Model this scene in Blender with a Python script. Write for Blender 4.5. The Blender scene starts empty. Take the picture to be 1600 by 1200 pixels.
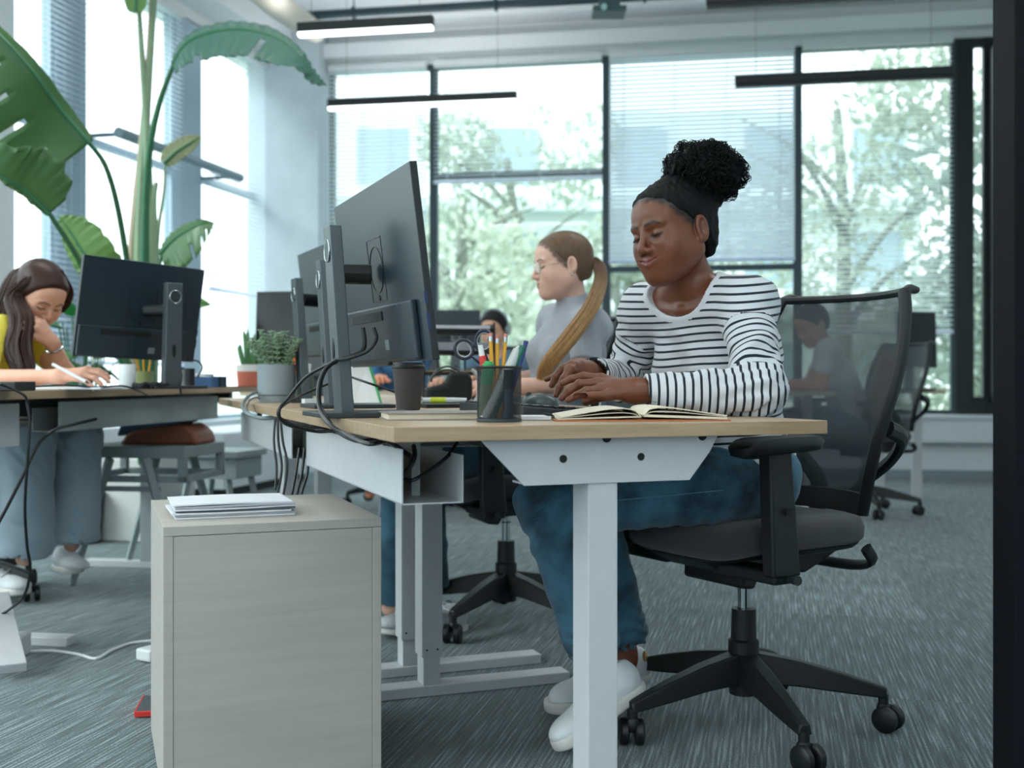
# office scene
EXPOSURE = 1.12
SKY = 1.6
SUN = 2.0
FILL_LAMP = 5  # downward power of the added unseen fill pendants
FILL_UPLIGHT = 11  # power of the up-facing fill lamps added to brighten the ceiling
import bpy, bmesh, math, random
import numpy as np
from mathutils import Vector, Matrix, Euler, Quaternion
SC = bpy.context.scene
COL = SC.collection
F_PX = 1750.0; EYE = 0.817; HY = 590.0
pi = math.pi
def R(a): return math.radians(a)
def P(px, py, d):
    """point seen at photograph pixel (px,py) at depth d"""
    return Vector(((px-800)/F_PX*d, d, EYE-(py-HY)/F_PX*d))
def PZ(px, d, z): return Vector(((px-800)/F_PX*d, d, z))
def lin(h):
    h = h.lstrip('#'); o = []
    for i in (0, 2, 4):
        c = int(h[i:i+2], 16)/255
        o.append(c/12.92 if c <= .04045 else ((c+.055)/1.055)**2.4)
    return (*o, 1.0)
# ---------------------------------------------------------------- materials
_M = {}
def new_mat(name):
    m = bpy.data.materials.new(name); m.use_nodes = True
    nt = m.node_tree; return m, nt, nt.nodes['Principled BSDF']
def mat(name, col='#808080', rough=.5, metal=0., spec=.5, bump=0., bscale=200., noise=0., nscale=30., sheen=0., trans=0., stretch=None, coat=0.):
    if name in _M: return _M[name]
    m, nt, b = new_mat(name); N = nt.nodes; L = nt.links
    c = lin(col)
    b.inputs['Base Color'].default_value = c
    b.inputs['Roughness'].default_value = rough
    b.inputs['Metallic'].default_value = metal
    b.inputs['Specular IOR Level'].default_value = spec
    if sheen: b.inputs['Sheen Weight'].default_value = sheen
    if coat: b.inputs['Coat Weight'].default_value = coat
    tc = N.new('ShaderNodeTexCoord'); mp = N.new('ShaderNodeMapping')
    L.new(tc.outputs['Object'], mp.inputs['Vector'])
    if stretch: mp.inputs['Scale'].default_value = stretch
    n = N.new('ShaderNodeTexNoise'); n.inputs['Scale'].default_value = nscale; n.inputs['Detail'].default_value = 4
    L.new(mp.outputs['Vector'], n.inputs['Vector'])
    nz = noise if noise else .03
    rr = N.new('ShaderNodeMapRange'); rr.inputs['To Min'].default_value = 1-nz*2; rr.inputs['To Max'].default_value = 1+nz*2
    L.new(n.outputs['Fac'], rr.inputs['Value'])
    vm = N.new('ShaderNodeVectorMath'); vm.operation = 'SCALE'; vm.inputs[0].default_value = c[:3]
    L.new(rr.outputs['Result'], vm.inputs['Scale']); L.new(vm.outputs['Vector'], b.inputs['Base Color'])
    if bump:
        n2 = N.new('ShaderNodeTexNoise'); n2.inputs['Scale'].default_value = bscale
        L.new(mp.outputs['Vector'], n2.inputs['Vector'])
        bp = N.new('ShaderNodeBump'); bp.inputs['Strength'].default_value = bump; bp.inputs['Distance'].default_value = .003
        L.new(n2.outputs['Fac'], bp.inputs['Height']); L.new(bp.outputs['Normal'], b.inputs['Normal'])
    if trans:
        tr = N.new('ShaderNodeBsdfTranslucent'); L.new(vm.outputs['Vector'], tr.inputs['Color'])
        mx = N.new('ShaderNodeMixShader'); mx.inputs['Fac'].default_value = trans
        L.new(b.outputs[0], mx.inputs[1]); L.new(tr.outputs[0], mx.inputs[2])
        L.new(mx.outputs[0], N['Material Output'].inputs['Surface'])
    _M[name] = m; return m
def emis(name, col, s):
    if name in _M: return _M[name]
    m, nt, b = new_mat(name); b.inputs['Base Color'].default_value = lin(col)
    b.inputs['Emission Color'].default_value = lin(col); b.inputs['Emission Strength'].default_value = s
    _M[name] = m; return m
def glass_mat(name, tint='#F2FAFA', gloss=.06):
    if name in _M: return _M[name]
    m = bpy.data.materials.new(name); m.use_nodes = True; nt = m.node_tree; N = nt.nodes; L = nt.links
    N.remove(N['Principled BSDF'])
    t = N.new('ShaderNodeBsdfTransparent'); t.inputs['Color'].default_value = lin(tint)
    g = N.new('ShaderNodeBsdfGlossy'); g.inputs['Roughness'].default_value = .03
    f = N.new('ShaderNodeLayerWeight'); pw = N.new('ShaderNodeMath'); pw.operation = 'POWER'; pw.inputs[1].default_value = 5; L.new(f.outputs['Facing'], pw.inputs[0])
    mr = N.new('ShaderNodeMapRange'); mr.inputs['To Min'].default_value = .03; mr.inputs['To Max'].default_value = .7; L.new(pw.outputs[0], mr.inputs['Value'])
    mx = N.new('ShaderNodeMixShader'); L.new(mr.outputs[0], mx.inputs['Fac'])
    L.new(t.outputs[0], mx.inputs[1]); L.new(g.outputs[0], mx.inputs[2])
    L.new(mx.outputs[0], N['Material Output'].inputs['Surface']); _M[name] = m; return m
def wood_mat(name, c1, c2, rough=.45, axis=0, scale=1.):
    if name in _M: return _M[name]
    m, nt, b = new_mat(name); N = nt.nodes; L = nt.links
    tc = N.new('ShaderNodeTexCoord'); mp = N.new('ShaderNodeMapping')
    s = [40*scale]*3; s[axis] = 2.2*scale; mp.inputs['Scale'].default_value = s
    L.new(tc.outputs['Object'], mp.inputs['Vector'])
    n = N.new('ShaderNodeTexNoise'); n.inputs['Scale'].default_value = 2.2; n.inputs['Detail'].default_value = 8; n.inputs['Roughness'].default_value = .65
    L.new(mp.outputs['Vector'], n.inputs['Vector'])
    cr = N.new('ShaderNodeValToRGB'); cr.color_ramp.elements[0].position = .32; cr.color_ramp.elements[0].color = lin(c1)
    cr.color_ramp.elements[1].position = .68; cr.color_ramp.elements[1].color = lin(c2)
    L.new(n.outputs['Fac'], cr.inputs['Fac']); L.new(cr.outputs['Color'], b.inputs['Base Color'])
    b.inputs['Roughness'].default_value = rough
    _M[name] = m; return m
# ---------------------------------------------------------------- mesh builder
def frame_from(dirv, up=Vector((0, 0, 1))):
    z = Vector(dirv).normalized()
    x = up.cross(z)
    if x.length < 1e-4: x = Vector((1, 0, 0))
    x.normalize(); y = z.cross(x)
    return Matrix((x, y, z)).transposed()
class MB:
    def __init__(s): s.v = []; s.f = []; s.mi = []; s.cur = 0
    def add(s, vs, fs):
        o = len(s.v); s.v += [tuple(v) for v in vs]; s.f += [tuple(i+o for i in f) for f in fs]; s.mi += [s.cur]*len(fs); return s
    def box(s, c, size, rot=None):
        c = Vector(c); hx, hy, hz = [a/2 for a in size]
        vs = [Vector((x, y, z)) for z in (-hz, hz) for y in (-hy, hy) for x in (-hx, hx)]
        if rot is not None: vs = [rot @ v for v in vs]
        return s.add([v+c for v in vs], [(0, 2, 3, 1), (4, 5, 7, 6), (0, 1, 5, 4), (1, 3, 7, 5), (3, 2, 6, 7), (2, 0, 4, 6)])
    def b2(s, a, b): # box from min corner to max corner
        a = Vector(a); b = Vector(b); return s.box((a+b)/2, [abs(t) for t in (b-a)])
    def tube(s, pts, r, n=10, cap=True, flat=1.0, up=None):
        pts = [Vector(p) for p in pts]; m = len(pts)
        rs = list(r) if hasattr(r, '__len__') else [r]*m
        vs = []; prev = None
        for i, p in enumerate(pts):
            t = (pts[min(i+1, m-1)]-pts[max(i-1, 0)])
            if t.length < 1e-9: t = Vector((0, 0, 1))
            t.normalize()
            if prev is None:
                u = Vector(up) if up is not None else (Vector((0, 0, 1)) if abs(t.z) < .9 else Vector((1, 0, 0)))
                x = u.cross(t).normalized()
            else:
                x = prev-t*prev.dot(t)
                if x.length < 1e-6: x = Vector((1, 0, 0)).cross(t)
                x.normalize()
            prev = x; y = t.cross(x)
            for k in range(n):
                a = 2*pi*k/n; vs.append(p+(x*math.cos(a)+y*math.sin(a)*flat)*rs[i])
        fs = []
        for i in range(m-1):
            for k in range(n):
                k2 = (k+1) % n; fs.append((i*n+k, i*n+k2, (i+1)*n+k2, (i+1)*n+k))
        if cap: fs.append(tuple(range(n-1, -1, -1))); fs.append(tuple((m-1)*n+k for k in range(n)))
        return s.add(vs, fs)
    def cyl(s, p0, p1, r0, r1=None, n=24): return s.tube([p0, p1], [r0, r0 if r1 is None else r1], n)
    def lathe(s, prof, c=(0, 0, 0), n=32, rot=None, cap=True):
        c = Vector(c); vs = []; m = len(prof)
        for r, z in prof:
            for k in range(n):
                a = 2*pi*k/n; v = Vector((r*math.cos(a), r*math.sin(a), z))
                if rot is not None: v = rot @ v
                vs.append(v+c)
        fs = []
        for i in range(m-1):
            for k in range(n):
                k2 = (k+1) % n; fs.append((i*n+k, i*n+k2, (i+1)*n+k2, (i+1)*n+k))
        if cap:
            if prof[0][0] > 1e-6: fs.append(tuple(range(n-1, -1, -1)))
            if prof[-1][0] > 1e-6: fs.append(tuple((m-1)*n+k for k in range(n)))
        return s.add(vs, fs)
    def sphere(s, c, r, n=16, m=10, rot=None):
        r = r if hasattr(r, '__len__') else (r, r, r)
        c = Vector(c); vs = []; 
        for i in range(m+1):
            th = pi*i/m
            for k in range(n):
                a = 2*pi*k/n; v = Vector((r[0]*math.sin(th)*math.cos(a), r[1]*math.sin(th)*math.sin(a), -r[2]*math.cos(th)))
                if rot is not None: v = rot @ v
                vs.append(v+c)
        fs = [(i*n+k, i*n+(k+1) % n, (i+1)*n+(k+1) % n, (i+1)*n+k) for i in range(m) for k in range(n)]
        return s.add(vs, fs)
    def prism(s, poly, a, b, fn):
        """poly 2d list extruded between a and b, fn(u,v,w)->xyz"""
        n = len(poly)
        vs = [fn(u, v, a) for u, v in poly]+[fn(u, v, b) for u, v in poly]
        fs = [tuple(range(n-1, -1, -1)), tuple(range(n, 2*n))]+[(i, (i+1) % n, n+(i+1) % n, n+i) for i in range(n)]
        return s.add(vs, fs)
    def torus(s, c, R0, r, rot=None, n=28, m=8, sx=1, sy=1):
        c = Vector(c); vs = []
        for i in range(n):
            a = 2*pi*i/n
            for k in range(m):
                b = 2*pi*k/m; q = R0+r*math.cos(b)
                v = Vector((q*math.cos(a)*sx, q*math.sin(a)*sy, r*math.sin(b)))
                if rot is not None: v = rot @ v
                vs.append(v+c)
        fs = [(i*m+k, ((i+1) % n)*m+k, ((i+1) % n)*m+(k+1) % m, i*m+(k+1) % m) for i in range(n) for k in range(m)]
        return s.add(vs, fs)
    def grid(s, fn, nu, nv, thick=None):
        vs = [Vector(fn(i/nu, j/nv)) for i in range(nu+1) for j in range(nv+1)]
        w = nv+1
        fs = [(i*w+j, (i+1)*w+j, (i+1)*w+j+1, i*w+j+1) for i in range(nu) for j in range(nv)]
        return s.add(vs, fs)
    def build(s, name, m, parent=None, smooth=30, bevel=0., seg=2, solid=0., sub=0, wn=False):
        me = bpy.data.meshes.new(name); me.from_pydata(s.v, [], s.f)
        ms = m if isinstance(m, (list, tuple)) else [m]
        for x in ms: me.materials.append(x)
        if len(ms) > 1:
            me.polygons.foreach_set('material_index', s.mi)
        bm = bmesh.new(); bm.from_mesh(me); bmesh.ops.remove_doubles(bm, verts=bm.verts, dist=1e-6); bmesh.ops.recalc_face_normals(bm, faces=bm.faces); bm.to_mesh(me); bm.free()
        if smooth is not None and smooth > 0:
            me.polygons.foreach_set('use_smooth', [True]*len(me.polygons))
            if smooth < 180: me.set_sharp_from_angle(angle=R(smooth))
        o = bpy.data.objects.new(name, me); COL.objects.link(o)
        if parent is not None: o.parent = parent
        if solid:
            q = o.modifiers.new('s', 'SOLIDIFY'); q.thickness = solid; q.offset = 0
        if bevel:
            q = o.modifiers.new('b', 'BEVEL'); q.width = bevel; q.segments = seg; q.limit_method = 'ANGLE'; q.angle_limit = R(35); q.harden_normals = False
        if sub:
            q = o.modifiers.new('u', 'SUBSURF'); q.levels = sub; q.render_levels = sub
        return o
def tag(o, label=None, cat=None, group=None, kind=None):
    if label: o['label'] = label
    if cat: o['category'] = cat
    if group: o['group'] = group
    if kind: o['kind'] = kind
    return o
def thing(name, label, cat, loc=(0, 0, 0), rz=0., group=None):
    o = bpy.data.objects.new(name, None); o.empty_display_size = .05; COL.objects.link(o)
    o.location = loc; o.rotation_euler = (0, 0, rz); return tag(o, label, cat, group)
def struct(o): o['kind'] = 'structure'; return o
def wparent(o, t):
    """o was built in world coordinates; hang it under t without moving it"""
    o.parent = t
    m = Matrix.Translation(t.location) @ t.rotation_euler.to_matrix().to_4x4()
    o.matrix_parent_inverse = m.inverted(); return o
def kids(o): return [c for c in bpy.data.objects if c.parent == o]
def copy_tree(o, parent=None):
    c = o.copy(); COL.objects.link(c)
    if parent is not None: c.parent = parent
    for ch in kids(o): copy_tree(ch, c)
    return c
def bez(pts, n=12):
    """Catmull-Rom through points"""
    pts = [Vector(p) for p in pts]
    q = [pts[0]*2-pts[1]]+pts+[pts[-1]*2-pts[-2]]; out = []
    for i in range(1, len(q)-2):
        for k in range(n):
            t = k/n; a, b, c, d = q[i-1], q[i], q[i+1], q[i+2]
            out.append(.5*((2*b)+(c-a)*t+(2*a-5*b+4*c-d)*t*t+(3*b-a-3*c+d)*t**3))
    out.append(pts[-1]); return out
# ---------------------------------------------------------------- signed-distance modelling
def V3(p): return np.array([p[0], p[1], p[2]], dtype=np.float32)
def sd_sph(c, r):
    c = V3(c); return lambda X: np.linalg.norm(X-c, axis=1)-r
def sd_ell(c, r, rot=None):
    c = V3(c); r = V3(r); M = None if rot is None else np.array(rot, dtype=np.float32)
    def f(X):
        Y = X-c
        if M is not None: Y = Y @ M          # local = M^T (x-c)
        k0 = np.linalg.norm(Y/r, axis=1); k1 = np.linalg.norm(Y/(r*r), axis=1)
        return k0*(k0-1)/np.maximum(k1, 1e-6)
    return f
def sd_cone(a, b, ra, rb):
    a = V3(a); b = V3(b); ab = b-a; L2 = float(ab@ab)
    def f(X):
        h = np.clip(((X-a)@ab)/max(L2, 1e-9), 0, 1)
        return np.linalg.norm(X-a-h[:, None]*ab, axis=1)-(ra+(rb-ra)*h)
    return f
def sd_chain(pts, rs, k=.0):
    fs = [sd_cone(pts[i], pts[i+1], rs[i], rs[i+1]) for i in range(len(pts)-1)]
    def f(X):
        d = fs[0](X)
        for g in fs[1:]: d = smin(d, g(X), k) if k else np.minimum(d, g(X))
        return d
    return f
def sd_econe(a, b, ra, rb, side, flat):
    """tapered capsule flattened along the direction perpendicular to 'side'"""
    a = V3(a); b = V3(b); ab = b-a; L = float(np.linalg.norm(ab)); t = ab/L
    s = V3(side); s = s-t*(s@t); s /= np.linalg.norm(s); n = np.cross(t, s)
    def f(X):
        Y = X-a; h = np.clip((Y@t)/L, 0, 1); r = ra+(rb-ra)*h
        Z = Y-(h*L)[:, None]*t
        return np.sqrt((Z@s)**2+((Z@n)/flat)**2+(Z@t)**2)*1.-r
    def g(X):
        return f(X)*min(1, flat)
    return g
def sd_box(c, h, r, rot=None):
    c = V3(c); h = V3(h); M = None if rot is None else np.array(rot, dtype=np.float32)
    def f(X):
        Y = X-c
        if M is not None: Y = Y @ M
        q = np.abs(Y)-(h-r)
        return np.linalg.norm(np.maximum(q, 0), axis=1)+np.minimum(q.max(axis=1), 0)-r
    return f
def smin(a, b, k):
    if k <= 0: return np.minimum(a, b)
    h = np.maximum(k-np.abs(a-b), 0)/k; return np.minimum(a, b)-h*h*k*.25
def smax(a, b, k): return -smin(-a, -b, k)
class SDF:
    """ordered list of operations"""
    def __init__(s): s.ops = []
    def u(s, f, k=.0): s.ops.append(('u', f, k)); return s
    def sub(s, f, k=.0): s.ops.append(('s', f, k)); return s
    def cut(s, f, k=.0): s.ops.append(('i', f, k)); return s
    def disp(s, f): s.ops.append(('d', f, 0)); return s
    def __call__(s, X):
        d = np.full(len(X), 9., dtype=np.float32)
        for o, f, k in s.ops:
            if o == 'u': d = smin(d, f(X), k)
            elif o == 's': d = smax(d, -f(X), k)
            elif o == 'i': d = smax(d, f(X), k)
            else: d = d+f(X)
        return d
def polygonize(f, lo, hi, h, B=8, slack=1.0):
    lo = np.array(lo, dtype=np.float64); hi = np.array(hi, dtype=np.float64)
    nb = np.maximum(1, np.ceil((hi-lo)/(h*B)).astype(int)); n = nb*B+1
    S = np.full(tuple(n), 1., dtype=np.float32)
    bi = np.stack(np.meshgrid(*[np.arange(k) for k in nb], indexing='ij'), -1).reshape(-1, 3)
    cen = (lo+(bi+.5)*B*h).astype(np.float32)
    dc = f(cen); rad = h*B*.87*slack+.012
    S_sign = dc
    loc = np.stack(np.meshgrid(*[np.arange(B+1)]*3, indexing='ij'), -1).reshape(-1, 3)
    for q in range(len(bi)):
        if dc[q] < -rad:
            b0 = bi[q]*B; S[b0[0]:b0[0]+B+1, b0[1]:b0[1]+B+1, b0[2]:b0[2]+B+1] = -1.
    act = np.where(np.abs(dc) <= rad)[0]
    CH = 400
    for st in range(0, len(act), CH):
        ids = act[st:st+CH]
        idx = (bi[ids]*B)[:, None, :]+loc[None]
        X = (lo+idx.reshape(-1, 3)*h).astype(np.float32)
        val = f(X).reshape(len(ids), B+1, B+1, B+1)
        for k, q in enumerate(ids):
            b0 = bi[q]*B; S[b0[0]:b0[0]+B+1, b0[1]:b0[1]+B+1, b0[2]:b0[2]+B+1] = val[k]
    neg = S < 0
    c = np.zeros(tuple(n-1), dtype=np.int8)
    for dx in (0, 1):
        for dy in (0, 1):
            for dz in (0, 1):
                c += neg[dx:n[0]-1+dx, dy:n[1]-1+dy, dz:n[2]-1+dz]
    ai = np.argwhere((c > 0) & (c < 8))
    vid = np.full(tuple(n-1), -1, dtype=np.int64); vid[ai[:, 0], ai[:, 1], ai[:, 2]] = np.arange(len(ai))
    acc = np.zeros((len(ai), 3)); cnt = np.zeros(len(ai))
    corners = [(x, y, z) for x in (0, 1) for y in (0, 1) for z in (0, 1)]
    for a in corners:
        for ax in range(3):
            if a[ax] == 1: continue
            b = list(a); b[ax] = 1
            va = S[ai[:, 0]+a[0], ai[:, 1]+a[1], ai[:, 2]+a[2]]; vb = S[ai[:, 0]+b[0], ai[:, 1]+b[1], ai[:, 2]+b[2]]
            m = (va < 0) != (vb < 0); t = va/(va-vb+1e-12)
            p = np.tile(np.array(a, float), (len(ai), 1)); p[:, ax] += t
            acc[m] += p[m]; cnt[m] += 1
    V = lo+(ai+acc/np.maximum(cnt, 1)[:, None])*h
    faces = []
    for ax in range(3):
        sl1 = [slice(0, n[0]), slice(0, n[1]), slice(0, n[2])]; sl2 = list(sl1)
        sl1[ax] = slice(0, n[ax]-1); sl2[ax] = slice(1, n[ax])
        e = neg[tuple(sl1)] != neg[tuple(sl2)]
        E = np.argwhere(e); o1, o2 = [(1, 2), (2, 0), (0, 1)][ax]
        ok = (E[:, o1] > 0) & (E[:, o2] > 0) & (E[:, o1] < n[o1]-1) & (E[:, o2] < n[o2]-1); E = E[ok]
        def g(d1, d2):
            Q = E.copy(); Q[:, o1] -= d1; Q[:, o2] -= d2; return vid[Q[:, 0], Q[:, 1], Q[:, 2]]
        q = np.stack([g(1, 1), g(0, 1), g(0, 0), g(1, 0)], 1)
        s = neg[E[:, 0], E[:, 1], E[:, 2]]
        q[~s] = q[~s][:, ::-1]; faces.append(q)
    Fq = np.concatenate(faces); Fq = Fq[(Fq >= 0).all(1)]
    return V, Fq
def np_mesh(name, V, Fq, mats, parent=None, attrs=None, smooth=True, mi=None):
    me = bpy.data.meshes.new(name)
    me.vertices.add(len(V)); me.vertices.foreach_set('co', np.asarray(V, dtype=np.float32).ravel())
    me.loops.add(len(Fq)*4); me.loops.foreach_set('vertex_index', np.asarray(Fq, dtype=np.int32).ravel())
    me.polygons.add(len(Fq)); me.polygons.foreach_set('loop_start', np.arange(0, len(Fq)*4, 4, dtype=np.int32))
    me.polygons.foreach_set('loop_total', np.full(len(Fq), 4, dtype=np.int32))
    me.polygons.foreach_set('use_smooth', np.full(len(Fq), smooth))
    for m in (mats if isinstance(mats, (list, tuple)) else [mats]): me.materials.append(m)
    if mi is not None: me.polygons.foreach_set('material_index', np.asarray(mi, dtype=np.int32))
    for k, (dom, a) in (attrs or {}).items():
        if a.ndim == 2:
            at = me.attributes.new(k, 'FLOAT_COLOR', dom); at.data.foreach_set('color', np.asarray(a, dtype=np.float32).ravel())
        else:
            at = me.attributes.new(k, 'FLOAT', dom); at.data.foreach_set('value', np.asarray(a, dtype=np.float32))
    me.update(); me.validate()
    o = bpy.data.objects.new(name, me); COL.objects.link(o)
    if parent is not None: wparent(o, parent)
    return o
def join_np(parts):
    Vs = []; Fs = []; o = 0
    for V, Fq in parts: Vs.append(V); Fs.append(Fq+o); o += len(V)
    return np.concatenate(Vs), np.concatenate(Fs)
# ================================================================ camera, world, light
cam_d = bpy.data.cameras.new('camera'); cam = bpy.data.objects.new('camera', cam_d); COL.objects.link(cam)
cam.location = (0, 0, EYE); cam.rotation_euler = (pi/2, 0, 0)
cam_d.sensor_width = 36; cam_d.lens = F_PX*36/1600; cam_d.shift_y = -10/1600; cam_d.clip_start = .05; cam_d.clip_end = 200
cam_d.dof.use_dof = True; cam_d.dof.focus_distance = 2.3; cam_d.dof.aperture_fstop = 3.6
SC.camera = cam
SC.view_settings.view_transform = 'Standard'; SC.view_settings.look = 'None'; SC.view_settings.gamma = 1; SC.view_settings.use_curve_mapping = False
SC.view_settings.exposure = EXPOSURE
w = bpy.data.worlds.new('sky'); SC.world = w; w.use_nodes = True; nt = w.node_tree; N = nt.nodes; L = nt.links
bg = N['Background']
tc = N.new('ShaderNodeTexCoord'); sx = N.new('ShaderNodeSeparateXYZ'); L.new(tc.outputs['Generated'], sx.inputs[0])
cr = N.new('ShaderNodeValToRGB'); L.new(sx.outputs['Z'], cr.inputs['Fac'])
cr.color_ramp.elements[0].position = 0.0; cr.color_ramp.elements[0].color = (.84, .88, .92, 1)
cr.color_ramp.elements[1].position = .35; cr.color_ramp.elements[1].color = (.93, .97, 1.0, 1)
L.new(cr.outputs['Color'], bg.inputs['Color']); bg.inputs['Strength'].default_value = SKY
SC.cycles.max_bounces = 8; SC.cycles.diffuse_bounces = 4; SC.cycles.transparent_max_bounces = 16; SC.cycles.use_denoising = True
SC.cycles.caustics_reflective = False; SC.cycles.caustics_refractive = False
SC.cycles.sample_clamp_indirect = 6
sun_d = bpy.data.lights.new('sun', 'SUN'); sun_d.energy = SUN; sun_d.angle = R(35); sun_d.color = (1, .97, .93)
sun = bpy.data.objects.new('sun', sun_d); COL.objects.link(sun); sun.rotation_euler = Vector((-.55, -.35, .55)).to_track_quat('Z', 'Y').to_euler()
# ================================================================ materials of the shell
M_wall = mat('painted_wall', '#E0E5E9', .75, bump=.05)
M_conc = mat('concrete', '#BDC8CF', .8, noise=.06, nscale=6, bump=.15, bscale=60)
M_ceil = mat('ceiling_paint', '#DDE2E6', .85)
M_frame = mat('black_window_frame', '#10191C', .4)
M_mull = mat('dark_mullion', '#33454D', .5)
M_bluecol = mat('blue_grey_mullion', '#A3B8C6', .6)
M_sill = mat('white_sill', '#D5DBDF', .5)
M_glass = glass_mat('window_glass')
M_slat = mat('blind_slat', '#EDF1FA', .45, trans=.6)
M_slat2 = mat('blind_slat_closed', '#DDE4F2', .5, trans=.5)
def carpet():
    m, nt, b = new_mat('carpet'); N = nt.nodes; L = nt.links
    tc = N.new('ShaderNodeTexCoord'); rt = N.new('ShaderNodeMapping'); rt.inputs['Rotation'].default_value = (0, 0, R(13.2))
    L.new(tc.outputs['Object'], rt.inputs['Vector'])
    sp = N.new('ShaderNodeSeparateXYZ'); L.new(rt.outputs[0], sp.inputs[0])
    # carpet tiles 0.5 x 1.0 m, each with its own tone
    def mth(op, a, bb=None):
        n = N.new('ShaderNodeMath'); n.operation = op
        for i, q in enumerate((a, bb)):
            if q is None: continue
            if isinstance(q, (int, float)): n.inputs[i].default_value = q
            else: L.new(q, n.inputs[i])
        return n.outputs[0]
    fx = mth('FLOOR', mth('MULTIPLY', sp.outputs['X'], 2.0)); fy = mth('FLOOR', mth('MULTIPLY', sp.outputs['Y'], 1.0))
    cb = N.new('ShaderNodeCombineXYZ'); L.new(fx, cb.inputs[0]); L.new(fy, cb.inputs[1])
    wn = N.new('ShaderNodeTexWhiteNoise'); L.new(cb.outputs[0], wn.inputs['Vector'])
    def streak(sx_, sy_, det=2):
        mp = N.new('ShaderNodeMapping'); mp.inputs['Scale'].default_value = (sx_, sy_, 1)
        ad = N.new('ShaderNodeVectorMath'); ad.operation = 'ADD'; L.new(rt.outputs[0], ad.inputs[0])
        sc_ = N.new('ShaderNodeVectorMath'); sc_.operation = 'SCALE'; sc_.inputs['Scale'].default_value = 3.7; L.new(cb.outputs[0], sc_.inputs[0]); L.new(sc_.outputs[0], ad.inputs[1])
        L.new(ad.outputs[0], mp.inputs['Vector'])
        n = N.new('ShaderNodeTexNoise'); n.inputs['Scale'].default_value = 1; n.inputs['Detail'].default_value = det; L.new(mp.outputs[0], n.inputs['Vector']); return n.outputs['Fac']
    s1 = streak(170, 5, 3); s2 = streak(230, 230, 1)
    rib = mth('SINE', mth('MULTIPLY', sp.outputs['Y'], 2*pi/.0085)); rib = mth('MULTIPLY', rib, .05)
    rib2 = mth('SINE', mth('MULTIPLY', sp.outputs['X'], 2*pi/.012)); rib2 = mth('MULTIPLY', rib2, .06)
    t = mth('ADD', mth('ADD', s1, rib), mth('MULTIPLY', mth('SUBTRACT', s2, .5), .5)); t = mth('ADD', t, rib2)
    t = mth('ADD', t, mth('MULTIPLY', mth('SUBTRACT', wn.outputs['Value'], .5), .09))
    cr = N.new('ShaderNodeValToRGB'); L.new(t, cr.inputs['Fac'])
    e = cr.color_ramp.elements; e[0].position = .34; e[0].color = lin('#22343A'); e[1].position = .78; e[1].color = lin('#94A5AA')
    e2 = cr.color_ramp.elements.new(.54); e2.color = lin('#465A61')
    L.new(cr.outputs[0], b.inputs['Base Color']); b.inputs['Roughness'].default_value = .9; b.inputs['Specular IOR Level'].default_value = .2
    b.inputs['Sheen Weight'].default_value = .25
    bp = N.new('ShaderNodeBump'); bp.inputs['Strength'].default_value = .4; bp.inputs['Distance'].default_value = .004; L.new(t, bp.inputs['Height']); L.new(bp.outputs[0], b.inputs['Normal'])
    return m
M_carpet = carpet()
# ================================================================ shell geometry
ZC = 3.98; ZW = 3.56; ZS = .52
CB = Vector((-2.15, 10.05, 0))                # the far left corner
BD = Vector((math.cos(R(9.9)), -math.sin(R(9.9)), 0))   # along the back wall, to the right
BN = Vector((math.sin(R(9.9)), math.cos(R(9.9)), 0))    # outwards
LD = Vector((-math.sin(R(13.2)), -math.cos(R(13.2)), 0))  # along the left wall, towards the camera
LN = Vector((-math.cos(R(13.2)), math.sin(R(13.2)), 0))   # outwards
def bt(px):  # distance along the back wall of a photograph column
    k = (px-800)/F_PX; return (k*CB.y-CB.x)/(BD.x-k*BD.y)
def lt(px):
    k = (px-800)/F_PX; return (k*CB.y-CB.x)/(LD.x-k*LD.y)
def wbox(mb, D, Nn, t0, t1, n0, n1, z0, z1):
    fn = lambda u, v, w_: CB+D*u+Nn*v+Vector((0, 0, w_))
    mb.prism([(t0, n0), (t1, n0), (t1, n1), (t0, n1)], z0, z1, fn)
BT1 = bt(1566); BEND = BT1+.35
_bk = CB+BD*9.6+BN*.25
PLAN = [tuple((CB+LD*14.42+LN*.25).xy), (7, -4.2), (7, _bk.y-(7-_bk.x)*.17), tuple((CB+BD*9.0+BN*.25).xy), tuple((CB+BN*.25+LN*.25).xy)]
mb = MB(); mb.prism(PLAN, -.1, 0, lambda u, v, w_: (u, v, w_)); struct(mb.build('floor', M_carpet, smooth=0))
mb = MB(); mb.prism(PLAN, ZC, ZC+.15, lambda u, v, w_: (u, v, w_)); struct(mb.build('ceiling', M_ceil, smooth=0))
mb = MB(); wbox(mb, BD, BN, -.3, BEND+1.5, 0, .25, 0, ZS); wbox(mb, BD, BN, -.3, BEND+1.5, 0, .25, ZW, ZC)
wbox(mb, BD, BN, BT1, BEND+1.5, 0, .25, ZS, ZW); struct(mb.build('wall_back', M_wall, smooth=0))
mb = MB(); wbox(mb, BD, BN, 0, BEND, -.14, .0, 3.62, 3.74); wbox(mb, BD, BN, 0, BEND, -.3, 0, 3.86, ZC); struct(mb.build('trim_1', M_wall, smooth=0))
LE = lt(22)
mb = MB(); wbox(mb, LD, LN, 0, 14.4, 0, .25, 0, .48); wbox(mb, LD, LN, 0, 14.4, 0, .25, ZW+.02, ZC); wbox(mb, LD, LN, LE, LE+.7, -.0, .10, .48, ZW+.02)
struct(mb.build('wall_left', M_wall, smooth=0))
mb = MB(); wbox(mb, LD, LN, 0, 8, -.30, 0, ZW+.1, ZC-.12); struct(mb.build('trim_2', M_wall, smooth=0))
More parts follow.
